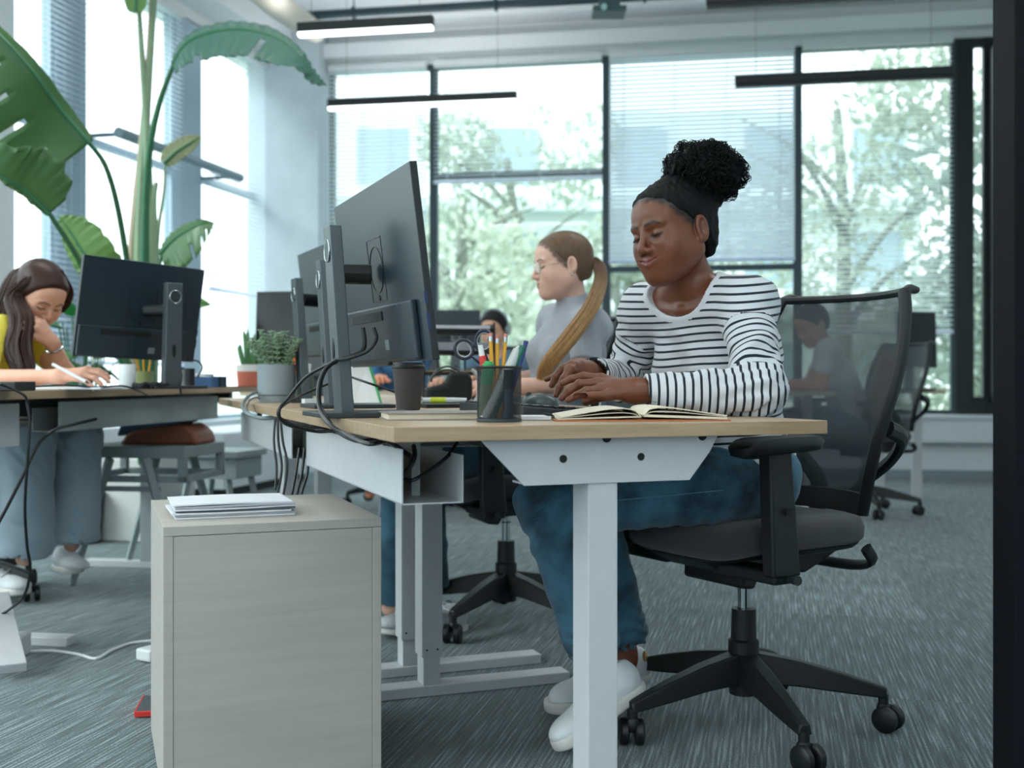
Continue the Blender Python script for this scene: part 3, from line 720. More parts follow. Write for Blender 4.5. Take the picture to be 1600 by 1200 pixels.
# ================================================================ monitors
def M_monback():
    return mat('monitor_back', '#23323D', .34, spec=.5, bump=.05, bscale=900)
M_mb = M_monback(); M_bezel = mat('monitor_edge', '#151B20', .35); M_screen = mat('monitor_screen', '#10161A', .12); M_column = mat('stand_grey', '#5A646A', .38, .3)
M_ring = mat('chrome_ring', '#B9C2C6', .2, .9)
def monitor(base, face, label, sc=1.0, W=.583, H=.350, zc=1.02, tilt=7, colh=.37, lean=3.5, swivel=0., off=Vector((0, 0, 0)), group='computer monitors', desk=DT, port=True, roll=0.):
    """base: foot centre on the desk, face: yaw the screen looks to (angle of +x screen normal)"""
    t = thing('computer_monitor', label, 'monitor', (base.x, base.y, desk), face, group)
    # local: +x = towards the user, y = width; stand
    m = MB(); m.prism([(-.06, -.10), (.14, -.10), (.15, -.085), (.15, .085), (.14, .10), (-.06, .10)], .0, .010, lambda u, v, w_: (u, v, w_)); m.build('base', M_dark, t, smooth=0, bevel=.002)
    h = colh; lx = -math.tan(R(lean))*h
    c = MB(); c.add([(-.010, -.032, .008), (.016, -.032, .008), (.016, .032, .008), (-.010, .032, .008), (lx-.010, -.029, h), (lx+.014, -.029, h), (lx+.014, .029, h), (lx-.010, .029, h)],
          [(0, 3, 2, 1), (4, 5, 6, 7), (0, 1, 5, 4), (1, 2, 6, 5), (2, 3, 7, 6), (3, 0, 4, 7)])
    co = c.build('stand_column', M_column, t, smooth=0, bevel=.002)
    c = MB(); c.b2((.016, -.028, .02), (.026, .028, h-.02)); 
    c = MB(); zq = h*.87; xq = -math.tan(R(lean))*zq-.0108
    c.torus((xq-.0005, 0, zq), .021, .0018, Matrix.Rotation(pi/2, 3, 'Y')); c.build('ring', M_ring, co)
    c = MB(); c.cyl((xq+.0002, 0, zq), (xq-.0012, 0, zq), .0195, n=32); c.build('badge', M_dark, co)
    c = MB(); zq2 = h*.36; xq2 = -math.tan(R(lean))*zq2-.0105
    c.sphere((xq2, 0, zq2), (.0016, .008, .022)); c.build('cable_hole', M_blackm, co)
    # arm and screen
    Rt = Matrix.Rotation(R(swivel), 4, 'Z') @ Matrix.Rotation(-R(tilt), 4, 'Y') @ Matrix.Rotation(R(roll), 4, 'X')
    sc_c = Vector((.075, 0, zc-desk))+off
    a = MB(); za = zc-desk
    a.tube([(lx*za/h+.012, 0, za-.0), (sc_c.x-.02, sc_c.y, sc_c.z)], .020, 12); a.build('arm', M_black, t, bevel=.002)
    def L2(x, y, z): return sc_c+(Rt @ Vector((x, y, z)))
    s = MB(); s.box((0, 0, 0), (.014, W, H)); sb = s.build('screen_housing', [M_mb, M_bezel], t, smooth=0, bevel=.0015)
    sb.matrix_local = Matrix.Translation(sc_c) @ Rt
    me = sb.data
    for p in me.polygons: p.material_index = 0 if p.normal.x < -.5 else 1
    s = MB(); s.box((.0073, 0, .003), (.001, W-.012, H-.018)); s.build('screen', M_screen, sb, smooth=0)
    # rear electronics housing
    s = MB(); s.box((-.0130, W*.04, -H*.335), (.013, W*.90, H*.31)); s.build('rear_cover', M_mb, sb, smooth=0, bevel=.004, seg=3)
    s = MB(); s.box((-.0205, W*.12, -H*.235), (.003, W*.40, H*.05)); s.build('port_recess', M_blackm, sb, smooth=0)
    # mounting plate lines and button
    s = MB()
    for q in (-1, 1):
        s.box((-.0076, q*.052, .01), (.0008, .0012, .125)); s.box((-.0076, 0, .01+q*.062), (.0008, .104, .0012))
    s.torus((-.0078, 0, .01), .046, .0008, Matrix.Rotation(pi/2, 3, 'Y'), m=6); s.build('mount_outline', M_bezel, sb, smooth=0)
    s = MB(); s.cyl((-.006, -.0, -H*.13), (-.0085, -.0, -H*.13), .0055); s.build('lock_button', M_blackm, sb)
    s = MB(); s.box((-.0198, -W*.10, -H*.40), (.0012, .026, .02)); s.build('rating_label', mat('grey_label', '#7C868C', .5), sb, smooth=0)
    s = MB(); s.box((-.0055, -W/2-.0002, -H*.30), (.006, .0012, .028)); s.box((-.0055, -W/2-.0002, -H*.18), (.006, .0012, .02)); s.build('usb_port', mat('usb_blue', '#1B2A5A', .4), sb, smooth=0)
    return t
m1b = Vector((-.335, 2.215, 0)); m1 = monitor(m1b, DA+R(1.5), 'large monitor facing the woman in the striped top, closest to the front', off=Vector((.0, -.01, 0)), zc=1.022, colh=.375)
monitor(PZ(516, 2.86, 0)-U*.0, DA, 'monitor whose stand shows just behind the large front monitor', W=.50, H=.31, zc=1.0, colh=.375, off=Vector((.03, .02, 0)))
monitor(PZ(484, 3.5, 0)-U*.02, DA+R(4), 'monitor of the ponytailed woman with its stand beside the grey succulent pot', zc=1.06, colh=.385, W=.55, off=Vector((.01, .04, 0)))
# left desk monitor
lmb = PZ(268, 3.72, 0)
monitor(lmb, R(141), 'black monitor on the desk of the woman in yellow', W=.455, H=.325, zc=1.04, tilt=9, colh=.35, lean=2, desk=LZ, off=Vector((.02, .055, -.0)), roll=2.)
# ================================================================ ergonomic office chair (faces +Y locally)
M_seat = mat('seat_fabric', '#34343A', .95, bump=.6, bscale=700, sheen=.3)
M_cframe = mat('chair_plastic', '#12181B', .5)
M_chrome = mat('chrome', '#C6D0D4', .12, 1.0)
def mesh_fabric():
    m, nt, b = new_mat('chair_mesh_fabric'); N = nt.nodes; L = nt.links
    b.inputs['Base Color'].default_value = lin('#27343C'); b.inputs['Roughness'].default_value = .55
    tc = N.new('ShaderNodeTexCoord')
    def wv(scale, rot):
        mp = N.new('ShaderNodeMapping'); mp.inputs['Rotation'].default_value = rot; L.new(tc.outputs['UV'], mp.inputs[0])
        wn = N.new('ShaderNodeTexWave'); wn.inputs['Scale'].default_value = scale; L.new(mp.outputs[0], wn.inputs[0]); return wn.outputs['Fac']
    a = wv(115, (0, 0, R(35))); c = wv(115, (0, 0, R(-35)))
    mul = N.new('ShaderNodeMath'); mul.operation = 'MULTIPLY'; L.new(a, mul.inputs[0]); L.new(c, mul.inputs[1])
    mr = N.new('ShaderNodeMapRange'); mr.inputs['From Min'].default_value = .12; mr.inputs['From Max'].default_value = .4; mr.inputs['To Min'].default_value = .04; mr.inputs['To Max'].default_value = .30; L.new(mul.outputs[0], mr.inputs['Value'])
    tr = N.new('ShaderNodeBsdfTransparent'); mx = N.new('ShaderNodeMixShader'); L.new(mr.outputs[0], mx.inputs['Fac'])
    L.new(b.outputs[0], mx.inputs[1]); L.new(tr.outputs[0], mx.inputs[2]); L.new(mx.outputs[0], N['Material Output'].inputs['Surface'])
    return m
M_cmesh = mesh_fabric()
def office_chair(loc, yaw, label, legrot=0., arms=True):
    t = thing('office_chair', label, 'chair', (loc[0], loc[1], 0), yaw, 'mesh-backed office chairs')
    # star base with five legs
    for k in range(5):
        a = legrot+2*pi*k/5; dx, dy = math.cos(a), math.sin(a); d = Vector((dx, dy, 0)); nn = Vector((-dy, dx, 0))
        m = MB(); secs = []
        for q, wz, z0, z1 in ((.02, .030, .105, .175), (.12, .026, .10, .158), (.22, .022, .088, .132), (.325, .016, .076, .100)):
            secs.append([d*q+nn*wz*s+Vector((0, 0, z)) for s, z in ((-1, z0), (1, z0), (.7, z1), (-.7, z1))])
        vs = [v for s in secs for v in s]; fs = [(0, 3, 2, 1), tuple(12+i for i in (0, 1, 2, 3))]
        for i in range(3):
            for j in range(4): fs.append((4*i+j, 4*i+(j+1) % 4, 4*i+4+(j+1) % 4, 4*i+4+j))
        m.add(vs, fs); lg = m.build('leg', M_cframe, t, smooth=30, bevel=.004, seg=2)
        c = d*.318; m = MB(); m.cyl(c+Vector((0, 0, .05)), c+Vector((0, 0, .085)), .012); m.sphere(c+nn*.0+Vector((0, 0, .05)), (.016, .016, .02)); m.build('caster_stem', M_cframe, lg)
        ca = a+[.6, -.5, 1.9, .9, -.9][k]; wd = Vector((math.cos(ca), math.sin(ca), 0)); wc = c-Vector((-math.sin(ca), math.cos(ca), 0))*.012+Vector((0, 0, .030))
        for s in (-1, 1):
            m = MB(); rr = frame_from(wd); m.lathe([(0, -.010), (.024, -.010), (.030, -.006), (.030, .006), (.026, .0105), (0, .0105)], wc+wd*s*.017, 24, rr); m.build('caster', M_black, lg, smooth=40)
    m = MB(); m.lathe([(.034, .075), (.036, .10), (.036, .20), (.030, .205), (.028, .275), (0, .275)]); m.build('hub', M_cframe, t, smooth=40)
    m = MB(); m.cyl((0, 0, .27), (0, 0, .40), .0145); gl = m.build('gas_lift', M_chrome, t)
    m = MB(); m.lathe([(.0155, .335), (.016, .337), (.0155, .339)]); m.build('ring', M_cframe, gl)
    # mechanism and seat shell
    m = MB(); prof = [(-.20, .43), (.19, .43), (.21, .415), (.15, .385), (.10, .375), (.10, .345), (.06, .34), (.045, .365), (-.06, .372), (-.10, .362), (-.16, .385), (-.22, .41)]
    m.prism(prof, -.10, .10, lambda u, v, w_: (w_, u, v)); m.build('mechanism', M_cframe, t, smooth=30, bevel=.008, seg=3)
    m = MB(); m.sphere((.101, .06, .395), (.002, .004, .004)); m.build('screw', M_chrome, t)
    def seatgrid(z_of, grow, zb):
        pass
    # seat: superellipse plan, lofted
    def plan(k, n, gx, gy):
        a = 2*pi*k/n; c_, s_ = math.cos(a), math.sin(a); e = .42
        return (math.copysign(abs(c_)**e, c_)*gx, math.copysign(abs(s_)**e, s_)*gy)
    n = 48
    def loft(layers, name, mm, par, cap=True):
        vs = []; fs = []
        for gx, gy, fz in layers:
            for k in range(n):
                x, y = plan(k, n, gx, gy); vs.append((x, y+.0, fz(x, y)))
        for i in range(len(layers)-1):
            for k in range(n): fs.append((i*n+k, i*n+(k+1) % n, (i+1)*n+(k+1) % n, (i+1)*n+k))
        fs.append(tuple(range(n-1, -1, -1)))
        top = (len(layers)-1)*n; vs.append((0, 0, layers[-1][2](0, 0))); ci = len(vs)-1
        for k in range(n): fs.append((top+k, top+(k+1) % n, ci))
        mm_ = MB(); mm_.add(vs, fs); return mm_.build(name, mm, par, smooth=60)
    drop = lambda y: -.05*max(0, (y-.12)/.13)**2
    dish = lambda x, y: .012*(x/.24)**2-.004+drop(y)
    base = lambda dz: (lambda x, y: dz+drop(y)*.9)
    loft([(.17, .175, base(.420)), (.205, .20, base(.430)), (.215, .21, base(.440))], 'seat_shell', M_cframe, t)
    loft([(.212, .21, base(.441)), (.222, .22, base(.452)), (.224, .222, base(.475)), (.216, .214, base(.497)), (.188, .188, lambda x, y: .506+dish(x, y)), (.12, .13, lambda x, y: .505+dish(x, y)), (.03, .03, lambda x, y: .503)], 'seat', M_seat, t)
    m = MB(); m.tube(bez([(.19, -.20, .425), (.185, -.225, .39), (.10, -.235, .372), (-.10, -.235, .372), (-.185, -.225, .39), (-.19, -.20, .425)], 5), .010, 8, flat=1.6); m.build('rear_handle', M_cframe, t)
    # lever
    m = MB(); m.tube([(-.16, .12, .405), (-.27, .13, .395), (-.30, .135, .398)], [.006, .007, .011], 8); m.build('lever', M_dark, t)
    # backrest: curved frame and mesh
    prof = [(-.235, .500), (-.225, .58), (-.222, .66), (-.240, .74), (-.275, .84), (-.315, .94), (-.345, 1.02)]
    def cen(s):  # s 0..1 up the back -> (y,z,halfwidth)
        i = min(int(s*6), 5); f = s*6-i; a, b = prof[i], prof[i+1]
        y = a[0]+(b[0]-a[0])*f; z = a[1]+(b[1]-a[1])*f
        hw = .165+.075*math.sin(min(1, s*1.35)*pi/2)-.045*max(0, (s-.55)/.45)**2
        return y, z, hw
    me = bpy.data.meshes.new('back_mesh'); nu, nv = 16, 26; vs = []; fs = []
    for i in range(nu+1):
        for j in range(nv+1):
            x = i/nu*2-1; y, z, hw = cen(j/nv); vs.append((x*hw, y-.055*(1-x*x)+.02*x*x, z))
    for i in range(nu):
        for j in range(nv): fs.append((i*(nv+1)+j, (i+1)*(nv+1)+j, (i+1)*(nv+1)+j+1, i*(nv+1)+j+1))
    me.from_pydata(vs, [], fs); uv = me.uv_layers.new(name='UVMap')
    for lp in me.loops:
        v = me.vertices[lp.vertex_index].co; uv.data[lp.index].uv = (v.x*1.0, v.z*1.0)
    me.materials.append(M_cmesh); me.polygons.foreach_set('use_smooth', [True]*len(me.polygons))
    bm_ = bpy.data.objects.new('back_mesh', me); COL.objects.link(bm_); bm_.parent = t
    for sgn in (-1, 1):
        pts = [Vector((sgn*cen(j/14)[2], cen(j/14)[0]+.018, cen(j/14)[1])) for j in range(15)]
        top = pts[-1]
        pts += [top+Vector((-sgn*.004, -.022, .008)), top+Vector((-sgn*.012, -.055, .006))]
        m = MB(); m.tube(pts, [.012]*15+[.011, .009], 10, flat=1.3); m.build('back_frame', M_cframe, t)
    m = MB(); pts = []
    for i in range(17):
        x = i/16*2-1; y, z, hw = cen(1.); pts.append((x*hw, y-.055*(1-x*x)+.02*x*x, z)); 
    m.tube(pts, .010, 8); ty = pts
    m.tube([(p[0]*.95, p[1]-.048*(1-(p[0]/.2)**2*.3), p[2]+.006) for p in pts], .007, 8); m.build('top_rail', M_cframe, t)
    m = MB(); vs = []
    for i in range(13):
        x = i/12*2-1; y, z, hw = cen(0.)
        vs += [(x*hw, y-.055*(1-x*x)+.012, z-.006), (x*hw, y-.055*(1-x*x)+.026, z-.006), (x*hw, y-.055*(1-x*x)+.022, z+.045), (x*hw, y-.055*(1-x*x)+.010, z+.045)]
    fs = [(0, 1, 2, 3), tuple(48+i for i in (3, 2, 1, 0))]+[(4*i+j, 4*i+(j+1) % 4, 4*i+4+(j+1) % 4, 4*i+4+j) for i in range(12) for j in range(4)]
    m.add(vs, fs); m.build('lower_rail', M_cframe, t)
    for sgn in (-1, 1):   # lumbar yoke arms
        m = MB(); m.tube(bez([(sgn*.225, -.235, .70), (sgn*.21, -.30, .675), (sgn*.15, -.335, .62), (sgn*.06, -.32, .54), (sgn*.05, -.26, .43), (sgn*.05, -.15, .40)], 5), .014, 8, flat=1.5); m.build('back_yoke', M_cframe, t)
    m = MB(); m.b2((.030, -.262, .46), (.045, -.258, .49)); m.build('fabric_tag', M_blackm, t, smooth=0)
    if arms:
        for sgn in (-1, 1):
            m = MB(); m.add([(sgn*.255+x, y, z) for z, x0, y0, y1 in ((.40, .0, .095, .175), (.665, .012, .11, .175)) for x, y in ((x0-.018, y0), (x0+.018, y0), (x0+.018, y1), (x0-.018, y1))],
                            [(0, 3, 2, 1), (4, 5, 6, 7), (0, 1, 5, 4), (1, 2, 6, 5), (2, 3, 7, 6), (3, 0, 4, 7)])
            m.b2((sgn*.08, .10, .385), (sgn*.27, .17, .412)); ap = m.build('armrest_post', M_cframe, t, smooth=30, bevel=.006, seg=3)
            m = MB(); m.b2((sgn*.255+sgn*.019-.0015, .13, .53), (sgn*.255+sgn*.019+.0015, .142, .545)); m.build('height_button', M_blackm, ap, smooth=0)
            m = MB(); n2 = 20; vs = []
            for z, g in ((.662, .75), (.668, .95), (.684, 1.0), (.694, .9)):
                for k in range(n2):
                    a = 2*pi*k/n2; c_, s_ = math.cos(a), math.sin(a); vs.append((sgn*.262+math.copysign(abs(c_)**.5, c_)*.040*g, .155+math.copysign(abs(s_)**.5, s_)*.12*g, z-.012*max(0, s_)**2))
            fs = [tuple(range(n2-1, -1, -1)), tuple(3*n2+k for k in range(n2))]+[(i*n2+k, i*n2+(k+1) % n2, (i+1)*n2+(k+1) % n2, (i+1)*n2+k) for i in range(3) for k in range(n2)]
            m.add(vs, fs); m.build('armrest_pad', M_black, t, smooth=50)
    return t
def yaw_of(F): return math.atan2(-F[0], F[1])
CH1 = (.545, 2.635)
office_chair(CH1, yaw_of((-.85, -.53)), 'mesh-backed office chair the woman in the striped top sits on', legrot=R(15))
office_chair((-.02, 3.73), yaw_of((-.937, -.349)), 'office chair the ponytailed woman sits on, partly behind the desk legs', legrot=R(-15))
office_chair((2.12, 6.75), yaw_of((-.90, -.40)), 'mesh-backed office chair standing far off near the black-framed casement', legrot=R(-62))
# ================================================================ things on the front desk
def on(px, d, z=DT): return PZ(px, d, z)
# ripple coffee cup
c = on(638, 2.66)
t = thing('coffee_cup', 'dark ribbed paper coffee cup with a lid below the big monitor', 'cup', tuple(c))
m = MB(); n = 96; vs = []; zs = [0, .002, .05, .098, .100]; rs = [.0265, .0275, .0325, .0375, .0375]
for z, r in zip(zs, rs):
    for k in range(n):
        a = 2*pi*k/n; q = r+(.0009*math.cos(a*32+z*40) if .001 < z < .099 else -.001); vs.append((q*math.cos(a), q*math.sin(a), z))
fs = [tuple(range(n-1, -1, -1)), tuple(4*n+k for k in range(n))]+[(i*n+k, i*n+(k+1) % n, (i+1)*n+(k+1) % n, (i+1)*n+k) for i in range(4) for k in range(n)]
m.add(vs, fs); m.build('cup_body', mat('ripple_paper', '#4A4646', .85), t)
m = MB(); m.lathe([(.0385, .099), (.040, .100), (.040, .105), (.0375, .107), (.037, .113), (.030, .1135), (.029, .110), (0, .110)]); m.build('lid', M_black, t, smooth=40)
# closed notebook
def slab(name, label, cat, c, size, yaw, mm, parts=None, grp=None, bevel=.001):
    t = thing(name, label, cat, tuple(c), yaw, grp); m = MB(); m.box((0, 0, size[2]/2), size); m.build(parts or 'body', mm, t, smooth=0, bevel=bevel); return t
c = on(686, 2.10); yw = DA-R(8)
t = thing('closed_notebook', 'closed grey-covered notebook lying beside the coffee cup and the pen cup', 'notebook', tuple(c), yw)
m = MB(); m.box((0, 0, .0065), (.204, .136, .009)); m.build('pages', mat('cream_pages', '#D8CDB8', .8), t, smooth=0)
m = MB(); m.box((0, 0, .001), (.21, .142, .002)); m.box((0, 0, .0122), (.21, .142, .0022)); m.box((0, .0705, .0065), (.21, .0015, .013)); m.build('cover', mat('taupe_cover', '#8F8784', .6), t, smooth=0, bevel=.0006)
# small spiral pad
c = on(831, 2.06); t = thing('spiral_notepad', 'small spiral notepad behind the pen cup at the open notebook', 'notepad', tuple(c), DA-R(15))
m = MB(); m.box((0, 0, .004), (.06, .09, .006)); m.build('pages', M_paper, t, smooth=0)
m = MB()
for k in range(9): m.torus((.031, -.04+k*.01, .005), .0055, .0006, Matrix.Rotation(pi/2, 3, 'X'), n=14, m=5)
m.build('spiral_binding', M_black, t)
# wire-mesh pen cup
pc = on(780, 1.955)
t = thing('pen_cup', 'round black wire-mesh pen cup full of pens and scissors', 'pen cup', tuple(pc))
def wire_mesh():
    m, nt, b = new_mat('wire_mesh'); N = nt.nodes; L = nt.links
    b.inputs['Base Color'].default_value = lin('#1A2128'); b.inputs['Roughness'].default_value = .35; b.inputs['Metallic'].default_value = .5
    tc = N.new('ShaderNodeTexCoord'); outs = []
    for sg in (1, -1):
        mp = N.new('ShaderNodeMapping'); mp.inputs['Rotation'].default_value = (0, 0, R(38*sg)); L.new(tc.outputs['UV'], mp.inputs[0])
        wn = N.new('ShaderNodeTexWave'); wn.inputs['Scale'].default_value = 120; L.new(mp.outputs[0], wn.inputs[0])
        outs.append(wn.outputs['Fac'])
    mn = N.new('ShaderNodeMath'); mn.operation = 'MINIMUM'; L.new(outs[0], mn.inputs[0]); L.new(outs[1], mn.inputs[1])
    gt = N.new('ShaderNodeMath'); gt.operation = 'GREATER_THAN'; gt.inputs[1].default_value = .30; L.new(mn.outputs[0], gt.inputs[0])
    tr = N.new('ShaderNodeBsdfTransparent'); mx = N.new('ShaderNodeMixShader'); L.new(gt.outputs[0], mx.inputs['Fac'])
    L.new(b.outputs[0], mx.inputs[1]); L.new(tr.outputs[0], mx.inputs[2]); L.new(mx.outputs[0], N['Material Output'].inputs['Surface']); return m
me = bpy.data.meshes.new('mesh_wall'); n = 48; vs = []; fs = []
for i in range(n):
    a = 2*pi*i/n
    for z in (.004, .094): vs.append((.0385*math.cos(a), .0385*math.sin(a), z))
for i in range(n): j = (i+1) % n; fs.append((2*i, 2*j, 2*j+1, 2*i+1))
me.from_pydata(vs, [], fs); uv = me.uv_layers.new(name='UVMap'); 
for f_i, p in enumerate(me.polygons):
    for q, li in enumerate(p.loop_indices): uv.data[li].uv = ((f_i+(1 if q in (1, 2) else 0))*2*pi*.0385/n, .094 if q in (2, 3) else .004)
me.materials.append(wire_mesh()); me.polygons.foreach_set('use_smooth', [True]*n)
o = bpy.data.objects.new('mesh_wall', me); COL.objects.link(o); o.parent = t
m = MB(); m.torus((0, 0, .095), .0395, .0022); m.build('rim', M_black, t)
m = MB(); m.lathe([(.037, 0), (.0395, .001), (.0395, .006), (.0375, .0065), (.0375, .0025), (0, .0025)]); m.build('base', mat('cup_base', '#27343A', .35), t, smooth=40)
def stick(name, label, cat, x0, y0, x1, y1, L_, segs, grp=None):
    """pen standing in the cup: foot (x0,y0) near the bottom, rim crossing (x1,y1); segs: list of (from,to,r0,r1,material,part)"""
    a = pc+Vector((x0, y0, .006)); b = pc+Vector((x1, y1, .095)); d = (b-a).normalized()
    t = thing(name, label, cat, tuple(a), 0, grp)
    for f0, f1, r0, r1, mm, pt in segs:
        m = MB(); m.tube([d*f0*L_, d*f1*L_], [r0, r1], 14); m.build(pt, mm, t, smooth=60)
    return t
M_yel = mat('pencil_yellow', '#D9A02B', .45); M_tin = mat('tin', '#B7BDBE', .3, .9); M_eras = mat('eraser_pink', '#D8837C', .7)
M_green = mat('marker_green', '#2E9E57', .4); M_dgreen = mat('dark_green_pen', '#1E6B57', .35); M_red = mat('red_plastic', '#D8352C', .4); M_navy = mat('navy_pen', '#25307A', .35); M_lgrey = mat('light_grey_plastic', '#BFC4C4', .4); M_white = mat('white_plastic', '#E2E6E8', .35)
for i, (dx, lab) in enumerate(((-.008, 'yellow pencil nearest the scissors in the pen cup'), (.0, 'middle one of the three yellow pencils in the pen cup'), (.010, 'yellow pencil with the pink eraser top next to the grey marker'))):
    stick('pencil', lab, 'pencil', -.004+dx*.5, .012, dx*1.1-.004, .016+.004*i, .150-.004*(i == 1), [(0, .9, .0036, .0036, M_yel, 'shaft'), (.9, .96, .0040, .0040, M_tin, 'ferrule'), (.96, 1.0, .0036, .0034, M_eras, 'eraser')], 'pencils in the pen cup')
stick('marker_pen', 'fat light grey marker leaning in the pen cup', 'marker', -.026, -.02, .018, .008, .145, [(0, .55, .0075, .0085, M_lgrey, 'barrel'), (.55, .95, .009, .009, M_lgrey, 'cap'), (.95, 1, .007, .005, M_lgrey, 'cap_end')])
stick('ballpoint_pen', 'dark green pen between the grey marker and the blue pen', 'pen', -.012, .01, .026, .012, .138, [(0, .6, .005, .0058, M_dgreen, 'barrel'), (.6, 1, .0062, .0058, M_dgreen, 'cap')])
stick('ballpoint_pen', 'navy blue pen leaning furthest out of the pen cup', 'pen', .008, .0, .034, .012, .142, [(0, .75, .0038, .0042, M_navy, 'barrel'), (.75, 1, .0047, .0042, M_navy, 'cap')])
stick('highlighter', 'stubby green highlighter standing low in the pen cup', 'highlighter', -.028, -.008, -.019, -.008, .100, [(0, .60, .0095, .0105, mat('olive_label', '#7E8F5A', .5), 'barrel'), (.60, .95, .0112, .0108, M_green, 'cap'), (.95, 1, .009, .007, M_green, 'cap_end')])
stick('glue_stick', 'black-capped glue stick standing low in the pen cup', 'glue stick', .016, -.014, .017, -.013, .085, [(0, .6, .0085, .0085, mat('slate_plastic', '#3C4A55', .4), 'barrel'), (.6, 1, .009, .009, M_black, 'cap')])
stick('marker_pen', 'red marker with white end standing beside the scissors', 'marker', -.012, .012, -.027, .016, .130, [(0, .55, .005, .006, M_red, 'barrel'), (.55, .85, .0065, .0065, M_red, 'cap'), (.85, 1, .0055, .0045, M_white, 'cap_end')])
# scissors
t = thing('scissors', 'black and white handled scissors standing in the pen cup', 'scissors', tuple(pc+Vector((-.006, .02, .006))))
def pcz(px, py, d): return P(px, py, d)-Vector(t.location)
dS = 1.985
for (cx, cy, rx, ry, rot) in ((756, 533, .0150, .0185, 8), (725, 546, .0155, .0165, -30)):
    c = pcz(cx, cy, dS); Rm = Matrix.Rotation(R(rot), 3, 'Y') @ Matrix.Rotation(pi/2, 3, 'X')
    m = MB(); m.torus(c, 1, .18, Rm, sx=1, sy=1); 
    m = MB(); n_ = 30; ring = []
    for k in range(n_+1):
        a = 2*pi*k/n_; ring.append(c+Matrix.Rotation(R(rot), 3, 'Y') @ Vector((rx*math.cos(a), 0, ry*math.sin(a))))
    m.tube(ring, .0034, 8, cap=False); m.build('finger_loop', mat('scissor_navy', '#20263A', .35), t)
    m = MB(); ring = [c+Matrix.Rotation(R(rot), 3, 'Y') @ Vector((rx*.84*math.cos(2*pi*k/n_), 0, ry*.84*math.sin(2*pi*k/n_))) for k in range(n_+1)]
    m.tube(ring, .0016, 6, cap=False); m.build('loop_lining', M_lgrey, t)
m = MB(); m.tube([pcz(757, 548, dS), pcz(762, 565, dS), pcz(762, 590, dS)], [.004, .006, .005], 8, flat=.5); m.build('handle_shank', mat('scissor_navy', '#20263A'), t)
m = MB(); m.tube([pcz(736, 556, dS), pcz(752, 570, dS), pcz(762, 592, dS)], [.004, .006, .005], 8, flat=.5); m.build('handle_shank', mat('scissor_navy', '#20263A'), t)
m = MB(); m.tube([pcz(762, 588, dS), pcz(764, 650, dS)], [.005, .0015], 8, flat=.3); m.build('blade', M_tin, t)
# keyboard with legible key caps
kb = D(.44, .60, DT); KL, KW = .42, .15
t = thing('keyboard', 'black keyboard under the hands of the woman in the striped top', 'keyboard', tuple(kb), DA)
m = MB(); m.prism([(-.075, .0), (.075, 0), (.075, .010), (.0, .014), (-.075, .020)], -KL/2, KL/2, lambda u, v, w_: (u, w_, v)); m.build('body', M_dark, t, smooth=0, bevel=.002)
km = MB(); lg = MB()
for r_ in range(6):
    for k in range(19):
        y = -KL/2+.018+k*.0205; x = -.060+r_*.0235; z = .0215-(x+.075)*.066
        km.box((x, y, z), (.0165, .0165, .006))
        if (k+r_) % 1 == 0: lg.box((x-.003, y-.002, z+.0033), (.0035, .004, .0003)); 
km.build('keys', mat('key_caps', '#171C20', .5), t, smooth=0, bevel=.0012, seg=1)
lg.build('key_legends', mat('key_legend', '#E3E7E8', .5), t, smooth=0)
# mouse
c = on(843, 2.98); t = thing('computer_mouse', 'dark computer mouse behind the keyboard', 'mouse', tuple(c), R(60))
m = MB(); m.sphere((0, 0, .0), (.034, .058, .036)); m.v = [(x, y, max(z, .001)) for x, y, z in m.v]; m.build('shell', mat('mouse_shell', '#3A474A', .25), t)
m = MB(); m.cyl((-.003, .032, .030), (.003, .032, .030), .008); m.build('scroll_wheel', M_black, t)
# open notebook
nb = on(990, 2.075); NBY = R(3)
t = thing('open_notebook', 'open notebook with cream pages at the front edge of the desk', 'notebook', tuple(nb), NBY)
M_leather = mat('tan_cover', '#B06A3C', .6); M_cream = mat('notebook_paper', '#E4DCC8', .75)
m = MB(); m.b2((-.155, -.10, 0), (.158, .10, .0025)); m.build('cover', M_leather, t, smooth=0, bevel=.0008)
def leafblock(x0, x1, zf, th, mm, name):
    n = 14; vs = []; fs = []
    for top in (0, 1):
        for i in range(n+1):
            a = i/n; x = x0+(x1-x0)*a; z = zf(a)+(th if top else 0)
            for y in (-.096, .096): vs.append((x, y, z))
    s_ = 2*(n+1)
    for i in range(n):
        a, b, c_, d = 2*i, 2*i+1, 2*i+3, 2*i+2
        fs += [(a, b, c_, d), (s_+a, s_+d, s_+c_, s_+b), (a, d, s_+d, s_+a), (b, s_+b, s_+c_, c_)]
    fs += [(0, s_, s_+1, 1), (2*n, 2*n+1, s_+2*n+1, s_+2*n)]
    m = MB(); m.add(vs, fs); m.build(name, mm, t, smooth=40)
arch = lambda h, p: (lambda a: .0027+h*math.sin(pi*min(1, a**p)) )
leafblock(-.002, -.150, lambda a: .0027+.004*(1-a), .0022, M_cream, 'page_block')
leafblock(-.002, -.146, lambda a: .0055+.012*math.sin(pi*a**.55)*(1-a*.3)*.8, .0010, M_cream, 'page')
leafblock(-.002, -.142, lambda a: .0070+.0185*math.sin(pi*a**.55)*(1-a*.2)*.85, .0012, M_cream, 'page')
leafblock(.002, .152, lambda a: .0027+.005*(1-a), .004, M_cream, 'page_block')
leafblock(.002, .150, lambda a: .0075+.010*math.sin(pi*a**.5)*(1-a*.3), .0012, M_cream, 'page')
leafblock(.002, .152, lambda a: .0085+.016*math.sin(pi*a**.5)*(1-a*.3), .0018, M_cream, 'page')
m = MB(); m.b2((-.1, -.098, .0), (-.099, .0, .0)); 
